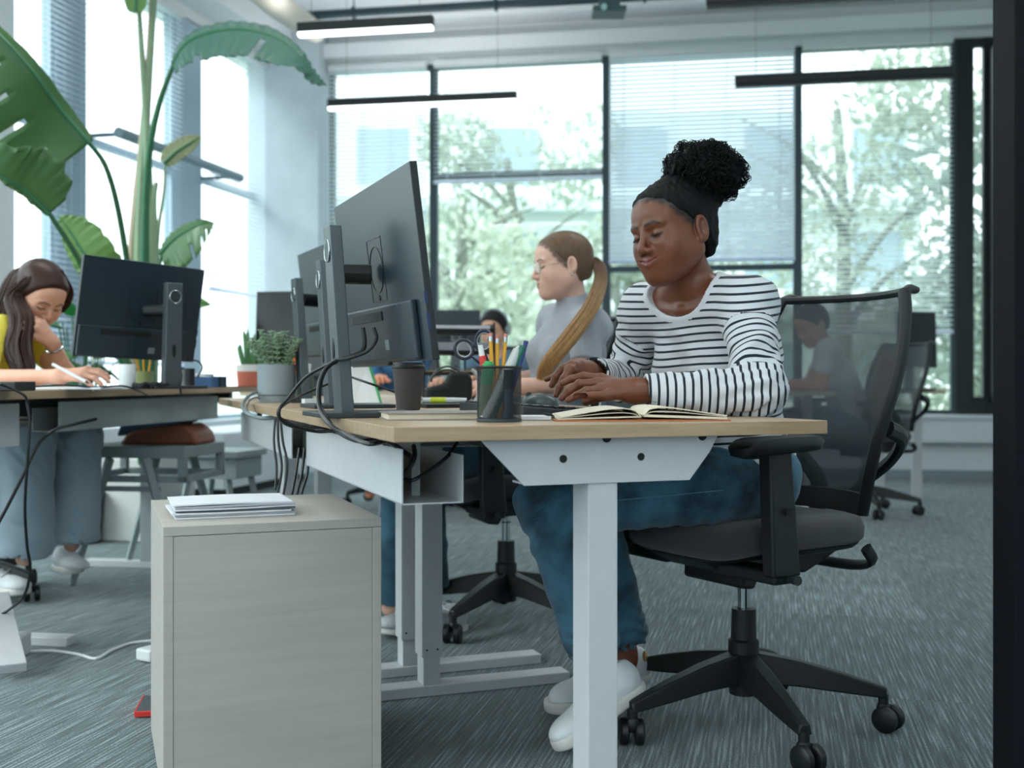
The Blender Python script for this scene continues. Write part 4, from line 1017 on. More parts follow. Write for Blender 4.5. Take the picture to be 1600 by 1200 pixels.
# black folder, highlighter on it
fd = on(694, 2.95)
t = slab('folder', 'flat black folder under the yellow highlighter behind the coffee cup', 'folder', fd, (.16, .22, .010), DA, M_black)
hp = fd+Vector((-.0, -.02, .0175)); t = thing('highlighter', 'yellow and white highlighter lying on the black folder', 'highlighter', tuple(hp), R(5))
m = MB(); m.cyl((-.055, 0, 0), (.02, 0, 0), .0075); m.build('barrel', M_white, t)
m = MB(); m.cyl((-.035, 0, 0), (.005, 0, 0), .0082); m.build('label_band', mat('neon_yellow', '#DDE640', .4), t)
m = MB(); m.cyl((.02, 0, 0), (.06, 0, 0), .0078, .006); m.build('cap', M_white, t)
# headset
hs = on(712, 3.30); t = thing('headset', 'black head-strap goggles lying on the desk behind the pen cup', 'headset', tuple(hs), R(10))
m = MB(); m.prism([(-.09, .0), (.03, .0), (.045, .02), (.045, .075), (.03, .095), (-.015, .095), (-.03, .06), (-.09, .045)], -.045, .045, lambda u, v, w_: (u, w_, v)); m.build('visor', M_blackm, t, smooth=0, bevel=.014, seg=3)
m = MB(); m.tube([(.035+.028*math.cos(a), -.052, .05+.05*math.sin(a)) for a in [R(-80+16*k) for k in range(11)]], .0055, 8); m.build('grey_band', M_lgrey, t)
m = MB(); m.tube([(-.03+.05*math.cos(a), -.03, .055+.045*math.sin(a)) for a in [R(20+16*k) for k in range(10)]], .006, 8, flat=.5); m.build('strap', M_dark, t)
m = MB(); m.tube([(-.02+.05*math.cos(a), .03, .06+.05*math.sin(a)) for a in [R(0+16*k) for k in range(12)]], .006, 8, flat=.5); m.build('strap', M_dark, t)
# letter trays
lt_ = on(696, 4.05); t = thing('letter_tray', 'black letter tray tower with papers behind the monitor', 'letter tray', tuple(lt_), DA)
for k in range(4):
    z = .01+k*.075; m = MB(); m.b2((-.13, -.17, z), (.13, .17, z+.004)); m.b2((-.13, -.17, z), (-.126, .17, z+.03)); m.b2((.126, -.17, z), (.13, .17, z+.03)); m.b2((-.13, -.17, z), (.13, -.166, z+.012)); m.build('tray', M_black, t, smooth=0)
m = MB()
for x in (-.128, .128):
    m2 = MB(); m2.cyl((x, -.165, 0), (x*1.0, -.165, .27), .004); m2.build('post', M_black, t)
    m2 = MB(); m2.cyl((x, .165, 0), (x, .165, .27), .004); m2.build('post', M_black, t)
for k, (th, mm) in enumerate(((.022, M_paper), (.012, mat('kraft', '#B89368', .7)), (.035, mat('mixed_papers', '#A7A9B6', .7)), (.02, M_paper))):
    z = .0145+k*.075
    s_ = MB(); s_.box((.0, 0, th/2), (.235, .31, th)); o = s_.build('paper_stack', mm, None, smooth=0); o.location = lt_+Vector((0, 0, z)); o.rotation_euler = (0, 0, DA)
    tag(o, ['stack of paper on the lowest shelf of the black letter tray', 'brown envelopes on the second shelf of the black letter tray', 'mixed papers on the third shelf of the black letter tray', 'white papers on top of the black letter tray tower'][k], 'paper')
# standing card with green edge
t = thing('folded_card', 'white folded card with green edge standing behind the monitor stands', 'card', tuple(on(578, 3.45)), R(25))
m = MB(); m.add([(-.06, -.03, 0), (.02, -.045, 0), (-.005, 0, .125), (-.075, .0, .125), (-.05, .04, 0), (.02, .04, 0)], [(0, 1, 2, 3), (4, 3, 2, 5)]); m.build('panel', M_white, t, smooth=0, solid=.002)
m = MB(); m.tube([(.02, -.046, 0), (-.005, 0, .126)], .004, 6); m.build('edge_strip', M_green, t)
t = slab('power_adapter', 'small white adapter lying in front of the second monitor stand', 'adapter', on(494, 3.0), (.07, .05, .02), DA, M_white)
t = thing('pen_pot', 'dark pot of orange and yellow pencils behind the grey succulent pot', 'pen pot', tuple(on(474, 3.95)))
m = MB(); m.lathe([(.034, 0), (.036, .09), (.033, .09), (.031, .004), (0, .004)]); m.build('pot', mat('patterned_pot', '#4B5A55', .6, noise=.3, nscale=60), t, smooth=40)
for k, (mm, lab) in enumerate(((mat('orange_plastic', '#E0711F', .5), 'orange marker in the dark pot behind the succulent'), (M_yel, 'yellow pencil in the dark pot behind the succulent'), (M_white, 'white pen in the dark pot behind the succulent'))):
    b0 = on(474, 3.95)+Vector((-.012+.012*k, 0, .006)); m = MB(); m.cyl((0, 0, 0), (-.02+.015*k, 0, .14-.01*k), .006); o = m.build('marker_pen', mm); o.location = b0; tag(o, lab, 'pen')
# ================================================================ cables
def cable(pts, r, label, name='cable', cat='cable', mm=None, grp=None):
    w_ = [P(*p) if not isinstance(p, Vector) else p for p in pts]; b = Vector(w_[0]); m = MB(); m.tube([q-b for q in bez(w_, 8)], r, 8)
    o = m.build(name, mm or M_cable); o.location = b; return tag(o, label, cat, grp)
cable([(567, 512, 2.16), (570, 535, 2.16), (566, 548, 2.165), (548, 557, 2.18), (530, 562, 2.185), (508, 578, 2.16), (498, 605, 2.14), (500, 640, 2.10), (516, 664, 2.04), D(-.012, .30, .716), D(-.002, .17, .7055), D(.04, .19, .7055), D(.085, .22, .68)], .0042, 'thick black monitor cable looping off the desk edge into the cable tray')
cable([(584, 512, 2.13), (588, 530, 2.13), (575, 548, 2.14), (548, 559, 2.16), (520, 566, 2.19), (503, 592, 2.18), (500, 630, 2.14), (512, 655, 2.09), D(-.010, .38, .716), D(-.002, .25, .7055), D(.04, .27, .7055), D(.08, .30, .68)], .0036, 'second black cable beside the thick one at the large monitor')
cable([(520, 566, 2.2), (480, 588, 2.25), (452, 620, 2.28), (436, 642, 2.27), (446, 662, 2.28), D(-.006, .62, .706), D(.04, .60, .7055), D(.08, .60, .68)], .0036, 'black cable sweeping left from the large monitor stand')
cable([(512, 600, 2.55), (470, 618, 2.5), (440, 636, 2.42), (437, 652, 2.42), D(-.006, .78, .706), D(.04, .77, .7055), D(.08, .77, .68)], .003, 'thin black cable running low across the desk beside the succulent pot')
cable([(408, 610, 3.6), (390, 618, 3.35), (379, 632, 3.2), (385, 645, 3.1), D(-.008, 1.42, .706), D(.04, 1.40, .7055), D(.08, 1.40, .68)], .005, 'grey cable looping over the desk edge in front of the succulent pot', mm=mat('grey_cable', '#6F7C80', .4))
cable([(408, 620, 3.55), (392, 624, 3.35), (386, 640, 3.2), D(-.006, 1.52, .706), D(.04, 1.50, .7055), D(.08, 1.50, .68)], .003, 'thin grey cable behind the thicker one at the succulent pot', mm=mat('grey_cable', '#6F7C80', .4))
cable([(545, 588, 2.8), (580, 600, 2.75), (615, 612, 2.85), (650, 624, 2.9)], .003, 'thin black cable crossing the desk behind the coffee cup')
cable([(646, 697, 1.98), (648, 712, 1.96), (640, 730, 1.95), (629, 742, 1.94)], .0045, 'black cable bending down inside the near end of the tray')
cable([(715, 690, 2.02), (700, 712, 2.0), (672, 735, 1.98), (645, 750, 1.96), (632, 748, 1.98)], .0035, 'black cable drooping from the desk underside into the tray')
for k, (dx, e) in enumerate(((0, 735), (7, 742), (14, 768))):
    cable([(430+dx*.6, 655, 2.75), (428+dx, 690, 2.72), (432+dx*1.2, 730, 2.7), (430+dx*.6, e+30, 2.68)], .003, ['black cable hanging straight down between the two desks', 'middle black cable hanging between the two cable trays', 'black cable hanging lowest between the two cable trays'][k])
for k, dx in enumerate((0, 8, 15)):
    cable([(468+dx, 700, 2.9), (462+dx*1.2, 740, 2.88), (456+dx, 772, 2.86), (452+dx*1.3, 800, 2.86)], .004, ['black cable in the bundle behind the front cable tray', 'cable in the middle of the bundle behind the front cable tray', 'outer cable of the bundle behind the front cable tray'][k])
cable([(42, 628, 3.05), (46, 660, 3.04), (43, 720, 3.04), (39, 790, 3.06), (42, 850, 3.1), (47, 890, 3.15), (38, 930, 3.2), (15, 952, 3.25), (-20, 972, 3.25)], .0042, 'long black cable hanging from the writing woman’s desk to the carpet'.replace('’', "'"))
cable([(150, 655, 3.52), (116, 663, 3.40), (85, 672, 3.25), (60, 694, 3.2), (35, 745, 3.15), (12, 790, 3.1), (-15, 840, 3.1)], .005, 'black cable bending out of the grey cable tray')
cable([(0, 600, 3.0), (20, 608, 3.02), (38, 618, 3.03), (44, 630, 3.04)], .0035, 'short black cable dropping over the edge beside the flat black box')
cable([(55, 604, 3.4), (100, 602, 3.42), (150, 605, 3.45), (190, 603, 3.47), (215, 610, 3.50), (230, 618, 3.46)], .003, 'black cable lying along the edge of the writing desk')
cable([(282, 570, 3.75), (284, 590, 3.75), (282, 605, 3.72), (283, 618, 3.70)], .003, 'thin cable running down behind the stand of the black monitor')
cable([(296, 562, 3.9), (310, 565, 3.95), (316, 575, 3.95), (308, 590, 3.92)], .003, 'thin cable curling behind the black monitor')
fl = lambda px, py: P(px, py, (EYE-.004)*F_PX/(py-HY))
cable([fl(36, 1018), fl(80, 1017), fl(120, 1022), fl(150, 1029), fl(175, 1016), fl(205, 1005), fl(243, 1001), fl(262, 1000)], .0045, 'white cable lying across the carpet', mm=M_white)
t = slab('power_strip', 'white power strip on the carpet half behind the birch cabinet', 'power strip', fl(244, 1028), (.10, .06, .035), R(60), M_white, bevel=.006)
p_ = fl(247, 1105); t = slab('tablet_case', 'grey slab with a red edge on the carpet behind the birch cabinet', 'case', p_, (.085, .14, .012), R(5), mat('slate_case', '#4A5258', .5)); t.rotation_euler = (0, 0, R(10))
m = MB(); m.box((0, -.072, .006), (.088, .005, .013)); m.box((-.044, 0, .006), (.004, .14, .013)); m.build('red_edge', M_red, t, smooth=0, bevel=.001)
# ================================================================ things on the writing desk
def onL(px, d, z=LZ): return PZ(px, d, z)
t = thing('paper_cup', 'plain white cup standing beside the writing hand', 'cup', tuple(onL(199, 3.62)))
m = MB(); m.lathe([(.024, 0), (.026, .004), (.027, .075), (.0255, .08), (.0235, .078), (.0225, .006), (0, .006)]); m.build('cup_body', M_white, t, smooth=40)
t = thing('notebook', 'open white notebook under the writing hand', 'notebook', tuple(onL(118, 3.55)), R(-5))
m = MB(); m.b2((-.13, -.1, 0), (0, .1, .006)); m.build('page_block', M_paper, t, smooth=0, bevel=.002); m = MB(); m.b2((.001, -.1, 0), (.13, .1, .007)); m.build('page_block', M_paper, t, smooth=0, bevel=.002)
t = slab('router', 'flat black box on the writing desk at the left picture edge', 'box', onL(4, 3.12), (.14, .10, .026), R(-8), M_black, bevel=.003)
t = thing('card_stack', 'white and blue card boxes stacked beside the black monitor', 'box', tuple(onL(320, 4.25)), R(-8)); m = MB(); m.b2((-.035, -.04, 0), (.045, .04, .04)); m.build('box_body', mat('blue_card', '#3C6390', .5), t, smooth=0, bevel=.002)
m = MB(); m.b2((-.04, -.042, .0405), (.02, .04, .052)); m.build('lid', M_white, t, smooth=0, bevel=.002)
t = slab('card_box', 'dark navy box at the end of the row beside the black monitor', 'box', onL(341, 4.3), (.045, .06, .042), R(-8), mat('navy_card', '#1E3146', .5))
t = thing('pen_pot', 'black pen pot behind the column of the black monitor', 'pen pot', tuple(onL(297, 3.98))); m = MB(); m.lathe([(.016, 0), (.017, .07), (.0155, .07), (.015, .003), (0, .003)]); m.build('pot', M_black, t, smooth=40)
t = thing('glass_jar', 'white jar next to the column of the black monitor', 'jar', tuple(onL(283, 3.98))); m = MB(); m.lathe([(.013, 0), (.014, .055), (.012, .065), (0, .065)]); m.build('jar_body', M_white, t, smooth=40)
m = MB(); m.lathe([(.0125, .0655), (.0125, .073), (0, .073)]); m.build('lid', M_dark, t, smooth=40)
t = thing('pen_pot', 'clear-sided pot of yellow pencils under the black monitor', 'pen pot', tuple(onL(226, 4.05))); m = MB(); m.lathe([(.03, 0), (.032, .06), (.03, .06), (.028, .003), (0, .003)]); m.build('pot', mat('olive_glass', '#8C9A6A', .3), t, smooth=40)
for k in range(3):
    m = MB(); m.cyl((0, 0, 0), (-.025+.02*k, 0, .11), .004); o = m.build('pencil', M_yel); o.location = onL(226, 4.05)+Vector((-.008+.008*k, 0, .006)); tag(o, 'yellow pencil in the pot under the black monitor', 'pencil', 'pencils under the black monitor')
for k, px in enumerate((222, 244)):
    m = MB(); rr = .012; b = [Vector((.03*math.cos(a)*(1+.2*math.sin(3*a)), .03*math.sin(a), rr+.006*math.sin(5*a+k))) for a in [i*2*pi/24*2.5 for i in range(60)]]
    m.tube(b, .006, 6); o = m.build('coiled_cable', M_cable); o.location = onL(px, 3.62+.02*k); tag(o, ['heap of coiled black cable beside the white cup', 'heap of coiled black cable at the foot of the black monitor'][k], 'cable')
# ================================================================ stool with a bag, planter, low cabinets
M_stool = mat('grey_stained_wood', '#8E9A9C', .6, noise=.06, nscale=12)
s0 = PZ(238, 4.60, 0); t = thing('stool', 'grey wooden stool with splayed legs below the writing desk', 'stool', tuple(s0), R(-8))
hw = .23
m = MB(); m.b2((-hw, -.20, .50), (hw, .20, .545)); m.build('seat', M_stool, t, smooth=0, bevel=.004)
for x in (-hw, hw-.03):
    for y in (-.20, .17):
        m = MB(); m.b2((x, y, .41), (x+.03, y+.03, .50)); m.build('side_post', M_stool, t, smooth=0, bevel=.002)
m = MB(); m.b2((-hw, -.2, .405), (hw, -.175, .43)); m.b2((-hw, .175, .405), (hw, .2, .43)); m.b2((-hw, -.2, .405), (-hw+.025, .2, .43)); m.b2((hw-.025, -.2, .405), (hw, .2, .43)); m.build('lower_rail', M_stool, t, smooth=0)
for sx in (-1, 1):
    for sy in (-1, 1):
        m = MB(); m.tube([(sx*.075, sy*.21, .50), (sx*.225, sy*.225, 0)], [.021, .015], 4, up=(1, 0, 0)); m.build('leg', M_stool, t, smooth=0, bevel=.002)
m = MB(); m.b2((-.13, -.21, .37), (.13, -.195, .39)); m.build('stretcher', M_stool, t, smooth=0)
bp_ = s0+Vector((.06, .02, .546)); t = thing('shoulder_bag', 'brown leather bag with a blue cloth lying on the grey stool', 'bag', tuple(bp_), R(-8))
m = MB(); m.prism([(-.17, 0), (.17, 0), (.155, .05), (.11, .085), (-.05, .07), (-.13, .05)], -.10, .10, lambda u, v, w_: (u, w_, v)); m.build('body', mat('brown_leather', '#8A5138', .5, bump=.2), t, smooth=40, bevel=.015, seg=3)
m = MB(); m.prism([(-.185, .03), (.06, .078), (.10, .092), (.02, .13), (-.16, .10)], -.09, .09, lambda u, v, w_: (u, w_, v)); m.build('blue_cloth', mat('denim_cloth', '#3D6079', .8, bump=.3), t, smooth=40, bevel=.012, seg=3)
# grey box seat beyond
t = thing('storage_stool', 'second grey low stool behind, near the side window wall', 'stool', tuple(PZ(350, 5.4, 0)), R(-12))
m = MB(); m.b2((-.19, -.16, .44), (.15, .16, .47)); m.build('seat', M_stool, t, smooth=0, bevel=.003)
m = MB(); m.b2((-.17, -.14, .34), (.13, .14, .438)); m.build('drawer_box', M_stool, t, smooth=0)
for sx in (-1, 1):
    for sy in (-1, 1):
        m = MB(); m.tube([(sx*.10-.02, sy*.12, .35), (sx*.16-.02, sy*.15, 0)], [.018, .012], 4); m.build('leg', M_stool, t, smooth=0)
pl0 = PZ(222, 5.75, 0)
t = thing('planter', 'white square planter of the tall plant with large split leaves', 'planter', tuple(pl0), R(-10))
m = MB(); m.prism([(-.19, -.19), (.19, -.19), (.19, .19), (-.19, .19)], 0, .42, lambda u, v, w_: (u*(1+.2*w_), v*(1+.2*w_), w_)); m.build('pot', mat('planter_white', '#C9CCCB', .6), t, smooth=0, bevel=.01)
m = MB(); m.b2((-.19, -.19, .4205), (.19, .19, .424)); m.build('soil', mat('soil', '#3A332C', .95, bump=.5), t, smooth=0)
t = thing('storage_cabinet', 'low white cabinet along the side window wall beyond the desks', 'cabinet', tuple(PZ(352, 8.1, 0)), R(13.2)*-1)
m = MB(); m.b2((-.35, -.5, .06), (.25, .9, .44)); m.build('carcass', M_sill, t, smooth=0, bevel=.003); m = MB(); m.b2((-.33, -.48, 0), (.23, .88, .058)); m.build('plinth', M_blackm, t, smooth=0)
# far desk with its screens
M_lwood = wood_mat('pale_far_top', '#B6A48C', '#C8B9A4')
t = thing('far_desk', 'long far desk crossing behind the ponytailed woman in front of the windows', 'desk', tuple(PZ(640, 6.4, 0)), R(-9.9))
m = MB(); m.b2((-.9, -.3, .715), (.98, .45, .74)); m.build('desktop', M_lwood, t, smooth=0, bevel=.001)
for x in (-.8, .85):
    m = MB(); m.b2((x, .05, .03), (x+.06, .11, .715)); m.build('leg', M_wmetal, t, smooth=0); m = MB(); m.b2((x, -.28, 0), (x+.06, .42, .03)); m.build('foot', M_wmetal, t, smooth=0)
t = thing('side_table', 'pale-topped desk corner at the far right by the casement window', 'desk', tuple(PZ(1440, 7.4, 0)), R(-9.9))
m = MB(); m.b2((-.30, -.25, .715), (.10, .6, .74)); m.build('desktop', M_lwood, t, smooth=0, bevel=.001); m = MB(); m.b2((-.03, .15, .0), (.03, .21, .715)); m.build('leg', M_wmetal, t, smooth=0)
m = MB(); m.b2((-.27, .15, .0), (-.21, .21, .715)); m.build('leg', M_wmetal, t, smooth=0)
monitor(PZ(1420, 7.25, 0), R(180+110), 'monitor with its dark back to us beyond the far office chair', W=.30, H=.36, zc=1.06, colh=.36, swivel=0, tilt=2)
monitor(PZ(498, 4.75, 0), R(78+180), 'bluish-black monitor behind the grey succulent pot', W=.50, H=.36, zc=1.0, colh=.30, tilt=4)
monitor(PZ(712, 6.6, 0), R(95), 'small dark monitor far off between the big monitor and the ponytailed woman', W=.30, H=.22, zc=.99+.12, colh=.36, tilt=0)
# desk that carries the bluish monitor
t = thing('corner_desk', 'short desk end continuing the row beyond the ponytailed woman', 'desk', tuple(D(.25, 2.64)), DA)
m = MB(); m.b2((0, 0, DT-.024), (.55, .66, DT)); m.build('desktop', M_lwood, t, smooth=0)
for x in (.05, .45):
    m = MB(); m.b2((x, .3, 0), (x+.05, .35, DT-.024)); m.build('leg', M_wmetal, t, smooth=0)
t = thing('far_desk', 'pale desk the person in the white shirt leans on, seen through the chair mesh', 'desk', tuple(PZ(1120, 6.35, 0)), R(-5))
m = MB(); m.b2((-.3, -.2, .715), (.62, .45, .74)); m.build('desktop', M_lwood, t, smooth=0, bevel=.001)
for x in (-.25, .5):
    m = MB(); m.b2((x, .1, 0), (x+.05, .15, .715)); m.build('leg', M_wmetal, t, smooth=0)
# black binder by the second chair
t = thing('lever_file', 'black lever-arch file with a round hole standing on the far desk', 'file', tuple(PZ(965, 6.0, .74)), R(-5))
m = MB(); m.b2((-.065, -.12, 0), (.065, .12, .30)); m.build('spine', M_blackm, t, smooth=0, bevel=.003); m = MB(); m.torus((.0, -.1205, .225), .021, .004, Matrix.Rotation(pi/2, 3, 'X')); m.build('finger_ring', M_dark, t)
t = thing('file_shelf', 'low white shelf unit the black file stands on', 'shelf', tuple(PZ(975, 6.05, 0)), R(-9.9)); m = MB(); m.b2((-.13, -.2, .70), (.22, .2, .7395)); m.b2((-.13, -.2, 0), (-.11, .2, .70)); m.b2((.20, -.2, 0), (.22, .2, .70)); m.b2((-.11, .18, .0), (.20, .2, .7)); m.build('carcass', M_sill, t, smooth=0)
# ================================================================ potted plants
M_succ = mat('succulent_green', '#8FA98B', .5, noise=.12, nscale=60, trans=.15)
M_cact = mat('cactus_green', '#4F7F52', .6)
M_leafg = mat('glossy_leaf', '#557F50', .28, noise=.10, nscale=5, trans=.35)
M_leafl = mat('light_leaf', '#7FA864', .35, noise=.08, nscale=5, trans=.45)
M_leafp = mat('pale_leaf', '#BCC3A2', .5, trans=.5)
M_stem = mat('plant_stem', '#7E9678', .5, noise=.1, nscale=8)
M_stemd = mat('green_stalk', '#2F6A4A', .45)
gp = on(432, 3.50); t = thing('succulent_pot', 'smooth grey pot with saucer holding a bushy grey-green succulent', 'plant pot', tuple(gp))
m = MB(); m.lathe([(.052, .022), (.058, .024), (.0595, .118), (.0565, .118), (.054, .10), (0, .10)]); m.build('pot', mat('grey_ceramic', '#8E989E', .7), t, smooth=40)
m = MB(); m.lathe([(.05, 0), (.055, .001), (.0575, .021), (.05, .021), (0, .015)]); m.build('saucer', mat('grey_ceramic', '#8E989E'), t, smooth=40)
rnd = random.Random(3); m = MB(); st = MB()
for k in range(30):
    a = rnd.uniform(0, 2*pi); r = .045*math.sqrt(rnd.random()); b = Vector((r*math.cos(a), r*math.sin(a), .10)); hgt = rnd.uniform(.07, .135)
    e = b+Vector((math.cos(a)*r*1.0+rnd.uniform(-.02, .02), math.sin(a)*r*1.0+rnd.uniform(-.02, .02), hgt-.25*r)); pth = bez([b, b.lerp(e, .5)+Vector((0, 0, .01)), e], 4); st.tube(pth, .0022, 5)
    for i in range(1, 9):
        q = pth[i]
        for s in range(4):
            an = i*1.3+s*pi/2+k; d = Vector((math.cos(an), math.sin(an), .45)).normalized(); L_ = rnd.uniform(.009, .015)*(1.1-.04*i)
            m.sphere(q+d*L_*.7, (.0045, .0032, L_*.75), 6, 5, frame_from(d))
    m.sphere(e, (.006, .006, .007), 6, 5)
pl = m.build('leaves', M_succ, t); st.build('stems', M_stem, t)
tp = PZ(389, 4.55, LZ); t = thing('cactus_pot', 'terracotta and white pot with upright green cactus stems', 'plant pot', tuple(tp))
m = MB(); m.lathe([(.040, 0), (.045, .003), (.050, .062)]); m.build('pot', mat('terracotta', '#C7705A', .8), t, smooth=40)
m = MB(); m.lathe([(.0505, .062), (.0515, .090), (.047, .090), (.045, .07), (0, .07)]); m.build('rim', mat('pot_white', '#DADCDD', .6), t, smooth=40)
rnd = random.Random(8)
for k in range(9):
    a = k*2.4; r = .006+.03*(k/9); b = Vector((r*math.cos(a), r*math.sin(a), .07)); h_ = rnd.uniform(.09, .17); e = b+Vector((math.cos(a)*.02-.005, math.sin(a)*.02, h_)); m = MB()
    m.tube([b, b.lerp(e, .5), b.lerp(e, .85), e], [.008, .009, .007, .001], 8); m.build('cactus_stem', M_cact, t)
# ---- tall plant
pl = thing('bird_of_paradise', 'tall plant with long stalks and large split leaves in the white planter', 'plant', (pl0.x, pl0.y, .4235))
def leaf(rib, width, side, mm, split=(), fold=.35, nU=30, nV=8, seed=0, edge=.03, asym=(1., 1.)):
    """rib: world points; side: world vector pointing to the +t side"""
    pts = bez(rib, 10); n = len(pts); rnd = random.Random(seed); m = MB(); vs = []
    sd = Vector(side).normalized()
    for i, p in enumerate(pts):
        s = i/(n-1); tg = (pts[min(i+1, n-1)]-pts[max(i-1, 0)]).normalized(); b = (sd-tg*sd.dot(tg)).normalized(); nn = tg.cross(b)
        w_ = width*(math.sin(pi*min(1, (s*.94+.06))**.72)**.75)
        for sgn in (-1, 1):
            for j in range(nV+1):
                t_ = j/nV; ww = w_*(asym[0] if sgn < 0 else asym[1]); wob = 1+edge*math.sin(s*37+sgn*2+seed)+edge*rnd.uniform(-.6, .6)
                vs.append(p+b*sgn*ww*t_*wob+nn*(-fold*ww*t_+.12*ww*t_*t_)+nn*.006*math.sin(s*120)*t_)
    fs = []; w1 = 2*(nV+1)
    for i in range(n-1):
        s = i/(n-1)
        for sg in (0, 1):
            for j in range(nV):
                if any(abs(s-q) < .018 and sg == g and j >= j0 for q, g, j0 in split): continue
                a = i*w1+sg*(nV+1)+j; fs.append((a, a+1, a+w1+1, a+w1) if sg else (a, a+w1, a+w1+1, a+1))
    m.add(vs, fs); o = m.build('leaf', mm, None, smooth=60, solid=.0015); wparent(o, pl)
    m = MB(); m.tube(pts, [.011*(1-.8*i/(n-1)) for i in range(n)], 6); r_ = m.build('midrib', M_stemd, None); r_.parent = o
    return o
def stalk(pts, r0, r1, mm=None):
    p = bez([P(*q) for q in pts], 6); m = MB(); m.tube(p, [r0+(r1-r0)*i/(len(p)-1) for i in range(len(p))], 8); return wparent(m.build('stalk', mm or M_stem, None), pl)
base = [(228, 720, 5.75)]
stalk([(232, 724, 5.75), (226, 560, 5.75), (218, 400, 5.75), (224, 250, 5.72), (236, 60, 5.7), (244, -40, 5.7)], .045, .012)
stalk([(228, 724, 5.72), (234, 560, 5.72), (236, 400, 5.7), (232, 300, 5.7), (228, 180, 5.7), (220, 60, 5.68), (214, -40, 5.66)], .04, .009)
stalk([(222, 724, 5.78), (214, 560, 5.8), (206, 420, 5.8), (222, 230, 5.75), (232, 100, 5.7), (238, -30, 5.7)], .04, .010, mat('tan_stalk', '#A89A86', .6))
stalk([(236, 724, 5.7), (240, 560, 5.7), (243, 420, 5.7), (240, 320, 5.7), (244, 285, 5.7)], .03, .012)
stalk([(230, 724, 5.65), (228, 560, 5.6), (226, 380, 5.5), (232, 250, 5.4), (248, 165, 5.3), (272, 98, 5.2)], .03, .010, M_stemd)
stalk([(226, 724, 5.6), (222, 560, 5.4), (205, 450, 5.1), (185, 330, 4.8), (165, 260, 4.6), (138, 222, 4.5)], .02, .008, M_stemd)
stalk([(222, 724, 5.5), (210, 600, 5.2), (160, 480, 4.8), (120, 400, 4.5), (76, 332, 4.3)], .02, .009, M_stemd)
stalk([(224, 724, 5.6), (200, 600, 5.4), (165, 490, 5.2), (148, 440, 5.1), (120, 380, 5.05)], .016, .007, M_stemd)
stalk([(236, 724, 5.65), (238, 560, 5.5), (244, 460, 5.4), (252, 400, 5.35)], .016, .007, M_stemd)
stalk([(240, 560, 5.7), (246, 380, 5.7), (256, 300, 5.7), (258, 258, 5.7)], .012, .006, M_stem)
leaf([P(140, 224, 4.5), P(98, 176, 4.45), P(48, 108, 4.35), P(-10, 45, 4.3), P(-70, -5, 4.3)], .33, (-.75, -.25, -.85), M_leafg, split=((.30, 1, 3), (.45, 1, 3), (.60, 1, 2)), seed=1, fold=.2, asym=(.12, 1.05))
leaf([P(78, 334, 4.3), P(40, 298, 4.25), P(0, 272, 4.2), P(-60, 215, 4.2)], .16, (.35, -.2, .95), M_leafg, seed=2, fold=.2, asym=(.15, 1.1), edge=.08)
leaf([P(270, 100, 5.2), P(292, 68, 5.15), P(335, 50, 5.1), P(385, 47, 5.05), P(432, 60, 5.0), P(468, 88, 4.95), P(492, 118, 4.95), P(510, 134, 4.95)], .155, (.25, -.35, -.95), mat('teal_leaf', '#527F72', .3, trans=.3), split=((.52, 1, 2), (.2, 1, 6)), seed=3, fold=.3, asym=(.25, 1.0))
leaf([P(165, 445, 5.1), P(140, 410, 5.05), P(112, 365, 5.05), P(92, 338, 5.05)], .14, (.8, -.1, .6), M_leafl, seed=4, fold=.2, asym=(.5, 1.0))
leaf([P(250, 398, 5.4), P(275, 372, 5.35), P(310, 352, 5.3), P(334, 348, 5.3)], .15, (.25, -.2, -.95), M_leafg, split=((.5, 1, 4), (.66, 1, 4), (.8, 1, 3)), seed=5, fold=.2, asym=(.25, 1.1))
leaf([P(256, 256, 5.7), P(275, 238, 5.7), P(300, 222, 5.7), P(314, 212, 5.7)], .09, (-.4, -.2, .9), M_leafp, seed=6, fold=.2, asym=(.5, .6))
leaf([P(262, 478, 5.5), P(290, 470, 5.5), P(330, 476, 5.5)], .05, (0, -.3, -1), M_leafl, seed=7, fold=.2)
leaf([P(212, 20, 5.6), P(214, -20, 5.6), P(216, -60, 5.6)], .06, (1, 0, 0), M_leafl, seed=7, fold=.2)
# bushy plant low behind the writing woman
bs = PZ(122, 5.55, 0); t = thing('potted_shrub', 'dense green leafy plant behind the hand of the woman in yellow', 'plant', tuple(bs))
m = MB(); m.lathe([(.11, 0), (.13, .25), (.115, .25), (.11, .2), (0, .2)]); m.build('pot', mat('dark_pot', '#3A4246', .6), t, smooth=40)
rnd = random.Random(11)
for k in range(30):
    a = rnd.uniform(0, 2*pi); h_ = rnd.uniform(.76, 1.14); sp = rnd.uniform(.05, .18); d = Vector((math.cos(a), math.sin(a)*.8, 0)); e = Vector((0, 0, h_))+d*sp
    m = MB(); m.tube(bez([Vector((0, 0, .2)), Vector((0, 0, h_*.6))+d*sp*.3, e], 4), .004, 5); s_ = m.build('stalk', M_stemd, t)
    m = MB(); sd = Vector((-d.y, d.x, 0)); tip = e+d*.20+Vector((0, 0, rnd.uniform(-.10, .06))); pts = bez([e, e.lerp(tip, .5)+Vector((0, 0, .05)), tip], 5); n = len(pts); vs = []
    for i, p in enumerate(pts):
        w_ = .055*math.sin(pi*(i/(n-1))**.7*.98+.03)
        vs += [p-sd*w_+Vector((0, 0, -.3*w_)), p, p+sd*w_+Vector((0, 0, -.3*w_))]
    m.add(vs, [(3*i+j, 3*i+j+1, 3*i+j+4, 3*i+j+3) for i in range(n-1) for j in (0, 1)]); m.build('leaf', [mat('shrub_leaf', '#2F7A3C', .3, trans=.3), M_leafg][k % 2], t, smooth=60)
